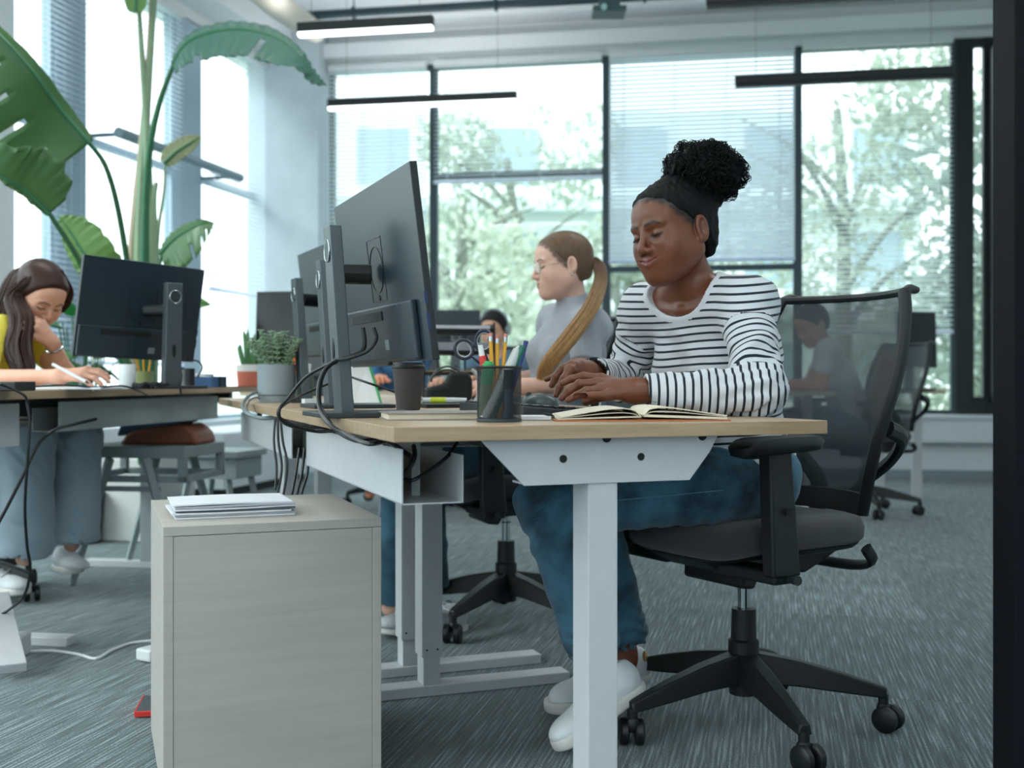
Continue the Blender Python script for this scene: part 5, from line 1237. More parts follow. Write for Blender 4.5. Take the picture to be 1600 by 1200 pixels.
# ================================================================ people
def skin_mat(name, rough=.45, sss=.06, tint=(.8, .35, .2)):
    m, nt, b = new_mat(name); N = nt.nodes; L = nt.links
    at = N.new('ShaderNodeAttribute'); at.attribute_name = 'tone'
    tc = N.new('ShaderNodeTexCoord'); n = N.new('ShaderNodeTexNoise'); n.inputs['Scale'].default_value = 45; n.inputs['Detail'].default_value = 5; L.new(tc.outputs['Object'], n.inputs['Vector'])
    mr = N.new('ShaderNodeMapRange'); mr.inputs['To Min'].default_value = .86; mr.inputs['To Max'].default_value = 1.14; L.new(n.outputs['Fac'], mr.inputs['Value'])
    vm = N.new('ShaderNodeVectorMath'); vm.operation = 'SCALE'; L.new(at.outputs['Color'], vm.inputs[0]); L.new(mr.outputs[0], vm.inputs['Scale'])
    L.new(vm.outputs[0], b.inputs['Base Color']); b.inputs['Roughness'].default_value = rough
    b.inputs['Subsurface Weight'].default_value = sss; b.inputs['Subsurface Radius'].default_value = tint; b.inputs['Subsurface Scale'].default_value = .012
    n2 = N.new('ShaderNodeTexNoise'); n2.inputs['Scale'].default_value = 900; L.new(tc.outputs['Object'], n2.inputs['Vector'])
    bp = N.new('ShaderNodeBump'); bp.inputs['Strength'].default_value = .12; bp.inputs['Distance'].default_value = .001; L.new(n2.outputs['Fac'], bp.inputs['Height']); L.new(bp.outputs[0], b.inputs['Normal'])
    return m
def basis(f, roll=0.):
    """columns right, forward, up for a forward vector"""
    f = Vector(f).normalized(); r = f.cross(Vector((0, 0, 1))).normalized(); u = r.cross(f)
    c, s = math.cos(roll), math.sin(roll); r2 = r*c-u*s; u2 = u*c+r*s
    return Matrix((r2, f, u2)).transposed()
def xf(f, org, Rm, sc=1.):
    o = V3(org); M = np.array(Rm, dtype=np.float32)
    return lambda X: f(((X-o)@M)/sc)*sc
def head_sdf(jaw=1., lids=True, smile=0., lipw=1., nosew=1.):
    h = SDF()
    h.u(sd_ell((0, -.014, .034), (.074, .096, .080)))
    h.u(sd_ell((0, .030, -.036), (.0600*jaw, .056, .066)), .035)
    h.u(sd_ell((0, .052, .038), (.052, .032, .042)), .03)                 # forehead
    for s in (-1, 1):
        h.u(sd_cone((s*.0530*jaw, -.002, -.050), (s*.018, .060, -.089), .017, .0135), .045)
        h.u(sd_ell((s*.040, .054, -.031), (.021, .021, .024)), .035)      # cheek
        h.sub(sd_ell((s*.031, .093, -.001), (.015, .012, .0105)), .014)     # socket
        h.u(sd_ell((s*.0305, .0715, -.001), (.0135, .0125, .0115)), .004)   # eyeball with lid
        h.u(sd_cone((s*.014, .083, .0195), (s*.044, .0735, .0195), .0055, .005), .012)   # brow
    h.u(sd_ell((0, .069, -.091), (.017, .0145, .0135)), .018)            # chin
    h.u(sd_cone((0, .0845, .008), (0, .1010, -.027), .0062, .0078), .010) # nose
    h.u(sd_sph((0, .1015, -.0325), .0086), .006)
    for s in (-1, 1):
        h.u(sd_ell((s*.0105*nosew, .0915, -.0345), (.0078*nosew, .0085, .0070)), .006)
        h.sub(sd_sph((s*.0060, .0945, -.0425), .0022), .003)
    h.u(sd_ell((0, .066, -.058), (.030*lipw, .0205, .020)), .02)               # muzzle
    up = .0025*smile
    for s in (-1, 1):
        h.u(sd_cone((s*.002, .0895, -.0535), (s*.0225*lipw, .0800, -.0585+up*1.6), .0050, .0026), .004)   # upper lip
        h.u(sd_cone((s*.0, .0880, -.0640), (s*.019*lipw, .0805, -.0618+up*1.4), .0068, .0034), .004)   # lower lip
        h.sub(sd_cone((0, .0960, -.0588), (s*.0235*lipw, .0835, -.0590+up*2), .0015, .0012), .0015)  # mouth line
    h.sub(sd_cone((0, .0985, -.0455), (0, .0955, -.050), .0020, .0022), .004)
    for s in (-1, 1):                                                       # ears
        e = SDF(); e.u(sd_ell((s*.0755, -.012, -.006), (.0085, .0175, .0300)))
        e.sub(sd_ell((s*.0855, -.0095, -.002), (.0115, .0112, .0200)), .002)
        e.u(sd_cone((s*.0765, -.0165, .006), (s*.0765, -.0155, -.016), .0034, .0034), .002)
        e.u(sd_ell((s*.0770, -.004, -.029), (.0048, .0070, .0085)), .004)
        h.u(e, .004)
    return h
LIPD = lambda up, w=1.: [sd_cone((q*.0235*w, .0800, -.0585+up*1.6), (0, .0900, -.0540), .0026, .0052) for q in (-1, 1)]+[sd_cone((q*.0205*w, .0805, -.0618+up*1.4), (0, .0885, -.0640), .0034, .0066) for q in (-1, 1)]
def fields_min(fs, X):
    d = fs[0](X)
    for g in fs[1:]: d = np.minimum(d, g(X))
    return d
def sstep(x, a, b): t = np.clip((x-a)/(b-a), 0, 1); return t*t*(3-2*t)
def tone_head(Y, skin, lip, brow, smile, cheek=.25, lipw=1., hl=None, hc=(.01, .01, .012)):
    """Y local head coords -> colours"""
    skin = np.array(skin[:3]); C = np.tile(skin, (len(Y), 1)).astype(np.float32)
    up = .0025*smile
    def mixin(w, c): C[:] = C*(1-w[:, None])+np.array(c[:3])*w[:, None]
    for s in (-1, 1):
        dch = np.linalg.norm((Y-V3((s*.043, .07, -.035)))/V3((.024, .03, .02)), axis=1); mixin((1-sstep(dch, .3, 1.2))*cheek, skin*V3((1.0, .62, .6)))
    mixin((1-sstep(np.linalg.norm(Y-V3((0, .104, -.03)), axis=1), .006, .016))*cheek, skin*V3((1, .7, .66)))
    mixin(1-sstep(fields_min(LIPD(up, lipw), Y), .0002, .0022), lip)
    mixin((1-sstep(fields_min([sd_cone((q*.0245*lipw, .0815, -.0592+up*1.9), (0, .0935, -.0590), .0006, .0008) for q in (-1, 1)], Y), .0004, .0018))*.75, V3(lip)*.35 if len(lip) == 3 else V3(lip[:3])*.35)
    F2 = Y*V3((1, 0, 1)); frt = (Y[:, 1] > .04).astype(np.float32)
    for s in (-1, 1):
        bd = fields_min([sd_cone((s*.0125, 0, .0195), (s*.031, 0, .0240), .0012, .0018), sd_cone((s*.031, 0, .0240), (s*.046, 0, .0185), .0018, .0003)], F2)
        mixin((1-sstep(bd, .0004, .0032))*.88*frt, brow)
        lash = fields_min([sd_cone((s*.0175, .083, -.0035), (s*.030, .0850, -.0062), .0004, .0006), sd_cone((s*.030, .0850, -.0062), (s*.0445, .0755, -.0020), .0006, .0005)], Y)
        mixin((1-sstep(lash, .0012, .0034))*.9, (.012, .009, .009))
        mixin((1-sstep(np.linalg.norm(Y-V3((s*.0055, .0955, -.0405)), axis=1), .002, .0042))*.7, skin*.25)
    if hl:
        y0, sl = hl; e = (Y[:, 1]-(y0+sl*(Y[:, 2]+.02)))/math.hypot(1, sl)+.0025*np.sin(Y[:, 0]*420)+.002*np.sin(Y[:, 0]*171+Y[:, 2]*300)
        ok = ((Y[:, 2] > -.03) & (Y[:, 1] > -.002) & (np.abs(Y[:, 0]) < .0735)).astype(np.float32); mixin((1-sstep(e, .0, .014))*.92*ok, hc)
    return C
def limb_disp(amp, k, seed):
    rs = np.random.RandomState(seed); A = rs.normal(size=(6, 3)).astype(np.float32); A /= np.linalg.norm(A, axis=1)[:, None]; ph = rs.uniform(0, 6.28, 6)
    def f(X):
        w_ = .35*np.sin(X@A[0]*k*.5+ph[0])+.35*np.sin(X@A[1]*k*.45+ph[1])
        v = np.sin((X@A[2]+.03*w_)*k*1.0+ph[2]+2*w_)+.6*np.sin((X@A[3])*k*1.7+ph[3]+2.5*w_)+.45*np.sin(X@A[4]*k*2.6+ph[4]+3*w_)
        v = np.sign(v)*np.abs(v)**1.3
        return (amp*.5*v).astype(np.float32)
    return f
def folds(center, axis, amp, per, width, seed=0):
    """ring folds around a joint"""
    c = V3(center); a = V3(Vector(axis).normalized()); b = V3(Vector(axis).normalized().orthogonal())
    def f(X):
        Y = X-c; s = Y@a; w_ = np.exp(-(np.linalg.norm(Y, axis=1)/width)**2)
        return (amp*w_*np.sin(2*pi*(s+.25*(Y@b))/per+seed+3*np.sin((Y@b)*40))).astype(np.float32)
    return f
def hand_sdf(wr, kn, fingers, thumb, rad=1., th_base=None, elbow=None):
    """wr wrist point, kn list of 4 knuckles, fingers list of 4 lists of 3 further joints, thumb list of 4 points"""
    h = SDF(); first = True
    for i, k in enumerate(kn):
        base = Vector(wr).lerp(Vector(k), .18)
        h.u(sd_cone(base, k, .0150*rad, .0112*rad), .012)
    pc_ = (Vector(kn[0])+Vector(kn[3])+Vector(wr))/3
    h.u(sd_cone(wr, pc_, .019*rad, .0135*rad), .015)
    tb = SDF(); tb.u(sd_cone(thumb[0], thumb[1], .0145*rad, .0118*rad)); h.u(tb, .014)
    fs = []
    for i, k in enumerate(kn):
        p = [k]+list(fingers[i]); q = [.0098, .0088, .0078, .0064]; s = [1, 1.03, 1., .88][i]*rad
        ch = SDF()
        for j in range(3): ch.u(sd_cone(p[j], p[j+1], q[j]*s, q[j+1]*s), .002)
        ch.u(sd_sph(p[1], .0093*s), .002); ch.u(sd_sph(p[2], .0082*s), .002)
        fs.append(ch)
    def F(X):
        d = fs[0](X)
        for g in fs[1:]: d = np.minimum(d, g(X))
        return d
    h.u(F, .007)
    th = SDF(); th.u(sd_cone(thumb[1], thumb[2], .0112*rad, .0100*rad)); th.u(sd_cone(thumb[2], thumb[3], .0100*rad, .0078*rad), .002)
    h.u(th, .005)
    return h
def auto_hand(wr, d, up, side, curl=.5, L_=1., spread=1., thumb_out=1., drop=0.):
    """d pointing to fingers, up back of hand, side towards the thumb"""
    d = Vector(d).normalized(); up = Vector(up); up = (up-d*up.dot(d)).normalized(); side = Vector(side); side = (side-d*side.dot(d)-up*side.dot(up)).normalized()
    wr = Vector(wr); kn = []; fg = []
    for i, (off, l0, ls) in enumerate(((.029, .088, (.040, .024, .018)), (.009, .092, (.044, .027, .019)), (-.011, .087, (.041, .025, .018)), (-.029, .079, (.033, .019, .016)))):
        k = wr+d*l0*L_+side*off*spread+up*(.004-.004*abs(i-1)); kn.append(k); p = k; a = curl*.5+.06*i; out = []
        for j, l in enumerate(ls):
            dd = d*math.cos(a)-up*math.sin(a)+side*(.10*(1-i*.7)*spread); p = p+dd.normalized()*l*L_; out.append(p); a += curl*(.75 if j == 0 else .55)
        fg.append(out)
    t0 = wr+d*.022+side*.018-up*.004; t1 = wr+d*.055+side*(.040*thumb_out)-up*.012; t2 = t1+(d*.75+side*.35*thumb_out-up*.25).normalized()*.034; t3 = t2+(d*.95-up*.2).normalized()*.027
    return kn, fg, [t0, t1, t2, t3]
class Human:
    def __init__(s, name, label, base, skin, mat_name, rough=.45):
        s.t = thing(name, label, 'person', tuple(base)); s.skin = skin; s.parts = []; s.cols = []; s.m = skin_mat(mat_name, rough)
    def add(s, f, lo, hi, h, color=None):
        V, Fq = polygonize(f, lo, hi, h); s.parts.append((V, Fq)); c = color(V) if color else np.tile(np.array(s.skin[:3]), (len(V), 1)); s.cols.append(c)
    def finish(s):
        V, Fq = join_np(s.parts); C = np.concatenate(s.cols); C = np.concatenate([C, np.ones((len(C), 1))], 1)
        s.body = np_mesh('body', V, Fq, s.m, s.t, {'tone': ('POINT', C)}); return s.body
    def cloth(s, name, f, lo, hi, h, mm, attr=None, parent=None, mi=None):
        V, Fq = polygonize(f, lo, hi, h); at = {}
        if attr is not None: at['stripe'] = ('CORNER', attr(V, Fq))
        o = np_mesh(name, V, Fq, mm, s.t, at, mi=mi(V, Fq) if mi else None)
        if parent is not None: o.parent = parent; o.matrix_parent_inverse = Matrix()
        return o
def bbox(pts, pad):
    a = np.array([list(p) for p in pts]); return a.min(0)-pad, a.max(0)+pad
def torso_ops(J, w=1., grow=0., bust=1.):
    """ellipsoid torso following pelvis - waist - chest - neck"""
    s = SDF(); pel, chest, neck = Vector(J['pelvis']), Vector(J['chest']), Vector(J['neck']); shl, shr = Vector(J['shL']), Vector(J['shR'])
    side = (shr-shl).normalized(); up = (neck-chest).normalized(); hs = (Vector(J['hipR'])-Vector(J['hipL'])).normalized()
    fwd = up.cross(side); fwd = -fwd if fwd.dot(Vector(J['fwd'])) < 0 else fwd; fwd.normalize()
    def fr(sd_, up_): sd_ = sd_.normalized(); f = up_.cross(sd_).normalized(); u = sd_.cross(f); return Matrix((sd_, f, u)).transposed()
    waist = pel.lerp(chest, .5); Rp = fr(hs, (chest-pel)); Rw = fr((hs+side), (chest-pel)); Rc = fr(side, up)
    s.u(sd_ell(pel, (.168*w+grow, .118+grow, .110+grow), Rp))
    s.u(sd_ell(waist, (.128*w+grow, .098+grow, .135+grow), Rw), .06)
    s.u(sd_ell(chest, (.142*w+grow, .102+grow, .135+grow), Rc), .06)
    for q in (-1, 1): s.u(sd_ell(chest+fwd*.070+side*q*.066+up*.0, (.055+grow, .052+grow, .055+grow)), .045) if bust else None
    s.u(sd_cone(shl, shr, .046+grow, .046+grow), .05)
    for sh in (shl, shr):
        s.u(sd_cone(neck+(sh-neck)*.12+up*.025, sh, .034+grow, .044+grow), .04); s.u(sd_sph(sh, .052+grow), .03)
    return s, fwd, side, up
def shoe(h, parent, heel, toe, up, mm_up, mm_sole, name='sneaker', wd=.046, laces=True):
    heel, toe = Vector(heel), Vector(toe); y = (toe-heel).normalized(); up = Vector(up); z = (up-y*up.dot(y)).normalized(); x = y.cross(z); Lh = (toe-heel).length
    Rm = Matrix((x, y, z)).transposed(); X = lambda a, b, c: heel+x*a+y*b+z*c
    s = SDF(); s.u(sd_ell(X(0, .045, .045), (.037, .048, .042), Rm)); s.u(sd_cone(X(0, .05, .045), X(0, Lh*.62, .034), .034, .030), .03)
    s.u(sd_ell(X(0.004, Lh*.76, .028), (wd, .062, .030), Rm), .025); s.u(sd_cone(X(0, .045, .05), X(0, .05, .078), .037, .034), .02)
    s.sub(sd_ell(X(0, .048, .098), (.027, .036, .035), Rm), .006)
    s.cut(lambda P_: -((P_-V3(X(0, 0, .016)))@V3(z)), .004)
    lo, hi = bbox([heel, toe, X(0, 0, .1), X(0, Lh, 0)], .07)
    o = h.cloth(name, s, lo, hi, .0035, mm_up)
    so = SDF(); so.u(sd_cone(X(0, .035, .012), X(.004, Lh-.05, .012), .042, wd+.002)); so.cut(lambda P_: np.abs(((P_-V3(X(0, 0, .011)))@V3(z)))-.013, .003)
    h.cloth('sole', so, lo, hi, .0035, mm_sole, parent=o)
    if laces:
        m = MB()
        for k in range(5):
            b = .50+.055*k; zz = .070-.007*k; w_ = .016
            m.tube(bez([X(-w_, Lh*b-.004, zz-.006), X(0, Lh*b, zz+.004), X(w_, Lh*b+.004, zz-.006)], 4), .0024, 6)
        m.tube(bez([X(0, Lh*.5, .075), X(-.02, Lh*.48, .083), X(-.03, Lh*.52, .066), X(0, Lh*.5, .073)], 4), .002, 6)
        m.tube(bez([X(0, Lh*.5, .075), X(.02, Lh*.47, .085), X(.033, Lh*.53, .062), X(0.002, Lh*.5, .073)], 4), .002, 6)
        q = m.build('laces', mm_up, None); wparent(q, h.t); q.parent = o; q.matrix_parent_inverse = Matrix()
    return o
def stripe_mat(name, per, wdt, c0='#D9DCE4', c1='#10202E'):
    m, nt, b = new_mat(name); N = nt.nodes; L = nt.links
    at = N.new('ShaderNodeAttribute'); at.attribute_name = 'stripe'
    a = N.new('ShaderNodeMath'); a.operation = 'DIVIDE'; a.inputs[1].default_value = per; L.new(at.outputs['Fac'], a.inputs[0])
    f = N.new('ShaderNodeMath'); f.operation = 'FRACT'; L.new(a.outputs[0], f.inputs[0])
    g = N.new('ShaderNodeMath'); g.operation = 'LESS_THAN'; g.inputs[1].default_value = wdt; L.new(f.outputs[0], g.inputs[0])
    n0 = N.new('ShaderNodeMath'); n0.operation = 'GREATER_THAN'; n0.inputs[1].default_value = -50; L.new(at.outputs['Fac'], n0.inputs[0])
    mu = N.new('ShaderNodeMath'); mu.operation = 'MULTIPLY'; L.new(g.outputs[0], mu.inputs[0]); L.new(n0.outputs[0], mu.inputs[1])
    mx = N.new('ShaderNodeMix'); mx.data_type = 'RGBA'; mx.inputs['A'].default_value = lin(c0); mx.inputs['B'].default_value = lin(c1); L.new(mu.outputs[0], mx.inputs['Factor'])
    L.new(mx.outputs['Result'], b.inputs['Base Color']); b.inputs['Roughness'].default_value = .9; b.inputs['Sheen Weight'].default_value = .2
    tc = N.new('ShaderNodeTexCoord'); n2 = N.new('ShaderNodeTexNoise'); n2.inputs['Scale'].default_value = 700; L.new(tc.outputs['Object'], n2.inputs['Vector'])
    bp = N.new('ShaderNodeBump'); bp.inputs['Strength'].default_value = .2; bp.inputs['Distance'].default_value = .001; L.new(n2.outputs['Fac'], bp.inputs['Height']); L.new(bp.outputs[0], b.inputs['Normal'])
    return m
def denim_mat(name, c1, c2):
    m, nt, b = new_mat(name); N = nt.nodes; L = nt.links
    tc = N.new('ShaderNodeTexCoord'); n = N.new('ShaderNodeTexNoise'); n.inputs['Scale'].default_value = 9; n.inputs['Detail'].default_value = 6; L.new(tc.outputs['Object'], n.inputs['Vector'])
    n3 = N.new('ShaderNodeTexNoise'); n3.inputs['Scale'].default_value = 500; L.new(tc.outputs['Object'], n3.inputs['Vector'])
    ad = N.new('ShaderNodeMath'); ad.operation = 'MULTIPLY_ADD'; ad.inputs[1].default_value = .35; L.new(n3.outputs['Fac'], ad.inputs[0]); L.new(n.outputs['Fac'], ad.inputs[2])
    cr = N.new('ShaderNodeValToRGB'); cr.color_ramp.elements[0].position = .50; cr.color_ramp.elements[1].position = .78; cr.color_ramp.elements[0].color = lin(c1); cr.color_ramp.elements[1].color = lin(c2)
    L.new(ad.outputs[0], cr.inputs['Fac']); L.new(cr.outputs[0], b.inputs['Base Color']); b.inputs['Roughness'].default_value = .85; b.inputs['Sheen Weight'].default_value = .15
    bp = N.new('ShaderNodeBump'); bp.inputs['Strength'].default_value = .25; bp.inputs['Distance'].default_value = .001; L.new(n3.outputs['Fac'], bp.inputs['Height']); L.new(bp.outputs[0], b.inputs['Normal'])
    return m
def hair_mat(name, c, rough=.45, c2=None, zlo=0, zhi=1, stretch=(60, 60, 4)):
    m, nt, b = new_mat(name); N = nt.nodes; L = nt.links
    tc = N.new('ShaderNodeTexCoord'); mp = N.new('ShaderNodeMapping'); mp.inputs['Scale'].default_value = stretch; L.new(tc.outputs['Object'], mp.inputs[0])
    n = N.new('ShaderNodeTexNoise'); n.inputs['Scale'].default_value = 3; n.inputs['Detail'].default_value = 4; L.new(mp.outputs[0], n.inputs['Vector'])
    mr = N.new('ShaderNodeMapRange'); mr.inputs['To Min'].default_value = .55; mr.inputs['To Max'].default_value = 1.45; L.new(n.outputs['Fac'], mr.inputs['Value'])
    vm = N.new('ShaderNodeVectorMath'); vm.operation = 'SCALE'; L.new(mr.outputs[0], vm.inputs['Scale'])
    if c2:
        sp = N.new('ShaderNodeSeparateXYZ'); L.new(tc.outputs['Object'], sp.inputs[0]); r2 = N.new('ShaderNodeMapRange'); r2.inputs['From Min'].default_value = zlo; r2.inputs['From Max'].default_value = zhi; L.new(sp.outputs['Z'], r2.inputs['Value'])
        mx = N.new('ShaderNodeMix'); mx.data_type = 'RGBA'; mx.inputs['A'].default_value = lin(c2); mx.inputs['B'].default_value = lin(c); L.new(r2.outputs[0], mx.inputs['Factor']); L.new(mx.outputs['Result'], vm.inputs[0])
    else: vm.inputs[0].default_value = lin(c)[:3]
    L.new(vm.outputs[0], b.inputs['Base Color']); b.inputs['Roughness'].default_value = rough; b.inputs['Specular IOR Level'].default_value = .22
    bp = N.new('ShaderNodeBump'); bp.inputs['Strength'].default_value = .5; bp.inputs['Distance'].default_value = .002; L.new(n.outputs['Fac'], bp.inputs['Height']); L.new(bp.outputs[0], b.inputs['Normal'])
    return m
def hair_cap(off=.010, slope=.80, y0=.010, nape=-.075, ear=True, lump=0.):
    h = SDF(); h.u(sd_ell((0, -.015, .035), (.074+off, .096+off, .080+off))); h.u(sd_ell((0, -.045, -.02), (.060+off*.6, .055+off, .065)), .03)
    h.u(sd_ell((0, .050, .040), (.052+off*.5, .032+off*.55, .042+off*.6)), .03)
    h.cut(lambda Y: (Y[:, 1]-(y0+slope*(Y[:, 2]+.02)))/math.hypot(1, slope), .016)
    h.cut(lambda Y: nape-Y[:, 2]-.25*(Y[:, 1]+.08), .01)
    if ear:
        for s in (-1, 1): h.sub(sd_ell((s*.082, -.008, -.008), (.022, .019, .031)), .006)
    if lump: h.disp(limb_disp(lump, 220, 3))
    return h

# ---------------------------------------------------------------- woman in the striped top
def woman_striped():
    th, ph, ro = R(54), R(9), R(5.)
    f = Vector((-math.sin(th)*math.cos(ph), -math.cos(th)*math.cos(ph), -math.sin(ph))); HR = basis(f, ro); HS = 1.0
    HC = P(1052, 363, 2.45)
    J = dict(pelvis=(.535, 2.60, .605), chest=(.475, 2.545, .875), neck=(.408, 2.505, 1.005), shL=P(1168, 480, 2.385), shR=P(1012, 487, 2.63), hipL=(.49, 2.50, .585), hipR=(.57, 2.68, .585), fwd=(-.75, -.65, 0),
        elL=P(1186, 612, 2.235), wrL=P(1012, 613, 2.235), elR=P(978, 596, 2.73), wrR=P(925, 583, 2.48), knL=(.085, 2.37, .558), knR=(.165, 2.63, .55), anL=P(926, 1040, 2.50), anR=P(975, 1012, 2.76))
    J = {k: Vector(v) for k, v in J.items()}
    skin = lin('#77452F'); h = Human('person', 'seated woman in a striped long-sleeved top typing at the front desk', (.575, 2.61, 0), skin, 'dark_skin', .38)
    smile = 1.6
    hd = head_sdf(1.0, smile=smile, lipw=1.38, nosew=1.2); HN = np.array(HR, dtype=np.float32)
    nk = SDF(); nk.u(xf(hd, HC, HR, HS))
    nb = HC+HR @ Vector((0, -.022, -.055)); nk.u(sd_cone(nb, J['neck']+Vector((-.004, .004, .01)), .043, .050), .016)
    ts, fwd, side, up = torso_ops(J, grow=-.006)
    nk.u(ts, .035)
    # collar bones
    for s_ in ('shL', 'shR'): nk.u(sd_cone(J['neck']+fwd*.062-up*.012, J[s_]+fwd*.02+up*.02, .007, .006), .02)
    lo, hi = HC-Vector((.16, .16, .15)), HC+Vector((.16, .16, .16))
    def colr(V):
        Y = ((V-V3(HC))@HN)/HS; C = tone_head(Y.astype(np.float32), skin, lin('#8E4A47')[:3], (.014, .010, .010), smile, .22, 1.38, (-.022, 1.02)); return C
    split = J['neck'].z+.045
    def cutz(f_, z0, above): return lambda X: np.maximum(f_(X), (z0-X[:, 2]) if above else (X[:, 2]-z0))
    LZ_ = float(J['neck'].z-.115); lo = Vector((min(lo.x, J['neck'].x-.17), min(lo.y, J['neck'].y-.17), LZ_)); hi = Vector((max(hi.x, J['neck'].x+.17), max(hi.y, J['neck'].y+.17), hi.z))
    h.add(nk, lo, hi, .0021, colr)
    lo2, hi2 = bbox([J['shL'], J['shR'], J['neck'], J['chest']], .14); h.add(SDF().u(nk).cut(lambda X: X[:, 2]-LZ_-.004, 0), lo2, hi2, .0045)
    # --- hands: left is the nearer one
    d_ = 2.235
    knL = [P(940, 592, 2.285), P(934, 599, 2.262), P(941, 608, 2.24), P(950, 617, 2.222)]
    fgL = [[P(912, 588, 2.29), P(893, 592, 2.29), P(879, 599, 2.29)], [P(905, 600, 2.262), P(889, 611, 2.262), P(878, 622, 2.262)],
           [P(916, 611, 2.236), P(901, 618, 2.234), P(888, 625, 2.232)], [P(927, 618, 2.212), P(913, 618, 2.206), P(900, 619, 2.20)]]
    thL = [P(985, 612, 2.275), P(955, 616, 2.31), P(932, 622, 2.325), P(915, 628, 2.335)]
    hl = hand_sdf(P(992, 610, 2.238), knL, fgL, thL); hl.u(sd_cone(P(995, 611, 2.238), J['elL'], .0235, .038), .02)
    h.add(hl, *bbox([P(995, 611, 2.238), P(1060, 615, 2.235), P(876, 625, 2.24), P(915, 628, 2.33)], .035), .0018)
    knR = [P(890, 578, 2.385), P(894, 571, 2.41), P(900, 568, 2.435), P(908, 572, 2.46)]
    fgR = [[P(881, 592, 2.37), P(874, 605, 2.365), P(869, 617, 2.362)], [P(880, 575, 2.40), P(868, 588, 2.40), P(862, 602, 2.40)],
           [P(884, 574, 2.43), P(872, 586, 2.44), P(866, 600, 2.44)], [P(888, 578, 2.465), P(870, 586, 2.475), P(854, 593, 2.48)]]
    thR = [P(915, 590, 2.44), P(904, 600, 2.40), P(898, 608, 2.375), P(893, 617, 2.36)]
    hr = hand_sdf(P(918, 582, 2.475), knR, fgR, thR); hr.u(sd_cone(P(920, 583, 2.48), J['elR'], .0235, .036), .02)
    h.add(hr, *bbox([P(918, 580, 2.48), P(950, 588, 2.58), P(850, 600, 2.48), P(893, 617, 2.34)], .035), .0018)
    for q in ('L', 'R'):
        h.add(SDF().u(sd_cone(J['el'+q], J['sh'+q], .036, .042)), *bbox([J['el'+q], J['sh'+q]], .06), .008)
        h.add(SDF().u(sd_cone(J['an'+q].lerp(J['kn'+q], .3), J['kn'+q], .036, .050)).u(sd_cone(J['kn'+q], J['hip'+q], .052, .072)), *bbox([J['an'+q], J['kn'+q], J['hip'+q]], .09), .010)
    h.add(SDF().u(nk).cut(lambda X: X[:, 2]-float(J['chest'].z), 0), *bbox([J['pelvis'], J['hipL'], J['hipR'], J['chest']], .14), .010)
    # --- ankles
    for a, b, toe in ((J['anL'], J['knL'], None), (J['anR'], J['knR'], None)):
        s = SDF(); s.u(sd_cone(a, a.lerp(b, .5), .031, .045)); s.u(sd_sph(a+Vector((0, 0, -.03)), .034), .02); h.add(s, *bbox([a, a.lerp(b, .3)], .09), .004)
    h.finish()
    # --- top
    ts, fwd, side, up = torso_ops(J, grow=.008)
    arms = []
    for q, g in (('L', 0), ('R', 1)):
        sh, el, wr = J['sh'+q], J['el'+q], J['wr'+q]; cuff = wr if q == 'L' else wr.lerp(el, .04)
        A = SDF().u(sd_cone(sh, el, .056, .049)); B = SDF().u(sd_cone(el, cuff, .049, .037)); arms.append((A, B, sh, el, cuff))
    top = SDF().u(ts)
    for A, B, sh, el, cuff in arms:
        C_ = SDF().u(A).u(B, .02); cc = V3(cuff); cd = V3((cuff-el).normalized()); C_.cut(lambda X, cc=cc, cd=cd: (X-cc)@cd-.004, .003)
        C_.disp(folds(el, (el-sh), .0045, .026, .085, 1)); C_.disp(folds(el.lerp(cuff, .5), (cuff-el), .0018, .030, .09, 2)); C_.disp(folds(sh.lerp(el, .35), (el-sh)+Vector((.1, 0, 0)), .0028, .04, .09, 5))
        top.u(C_, .018)
    top.disp(limb_disp(.0042, 55, 4))
    hem = V3(J['pelvis']-Vector((0, 0, .035))); top.cut(lambda X: (hem-X)@V3((0, 0, 1)), .004)
    neck_c = J['neck']+fwd*.028+up*.036; NR = Matrix((side, fwd, side.cross(fwd))).transposed(); neckhole = sd_ell(neck_c, (.092, .080, .066), NR); top.sub(neckhole, .003)
    for A, B, sh, el, cuff in arms:  # sleeve mouths stay open
        dd = (cuff-el).normalized(); top.sub(sd_cone(cuff-dd*.03, cuff+dd*.05, .029, .031), .002)
    chest, pel = V3(J['chest']), V3(J['pelvis']); upv = V3((J['neck']-J['pelvis']).normalized()*.35+Vector((0, 0, .65))); upv /= np.linalg.norm(upv)
    def stripe(V, Fq):
        V = V.astype(np.float32); fc = V[Fq].mean(1); ds = [ts(fc)]; cs = [(V-chest)@upv+.003*np.sin((V-chest)@V3(side)*22)+10]
        for A, B, sh, el, cuff in arms:
            a = V3((el-sh).normalized()); b = V3((cuff-el).normalized()); ds += [A(fc)+.014, B(fc)]; cs += [(V-V3(sh))@a+10.004, (V-V3(el))@b+(10.012 if sh is arms[0][2] else 10.0045)]
        w_ = np.argmin(np.stack(ds), 0); cs = np.stack(cs); out = cs[w_[:, None], Fq]
        nh = neckhole(fc) < .0135; out[nh] = -100
        return out.ravel()
    lo, hi = bbox([J['shL'], J['shR'], J['elL'], J['elR'], J['wrL'], J['wrR'], J['pelvis']+Vector((.1, .1, -.03)), J['pelvis']-Vector((.12, .12, 0)), J['chest']+Vector((.1, .1, 0))], .085)
    h.cloth('striped_top', top, lo, hi, .0038, stripe_mat('striped_jersey', .0165, .30), stripe)
    # --- jeans
    je = SDF(); pe = J['pelvis']; je.u(sd_ell(pe-Vector((0, 0, .02)), (.160, .118, .105), Matrix.Rotation(R(-65), 3, 'Z')))
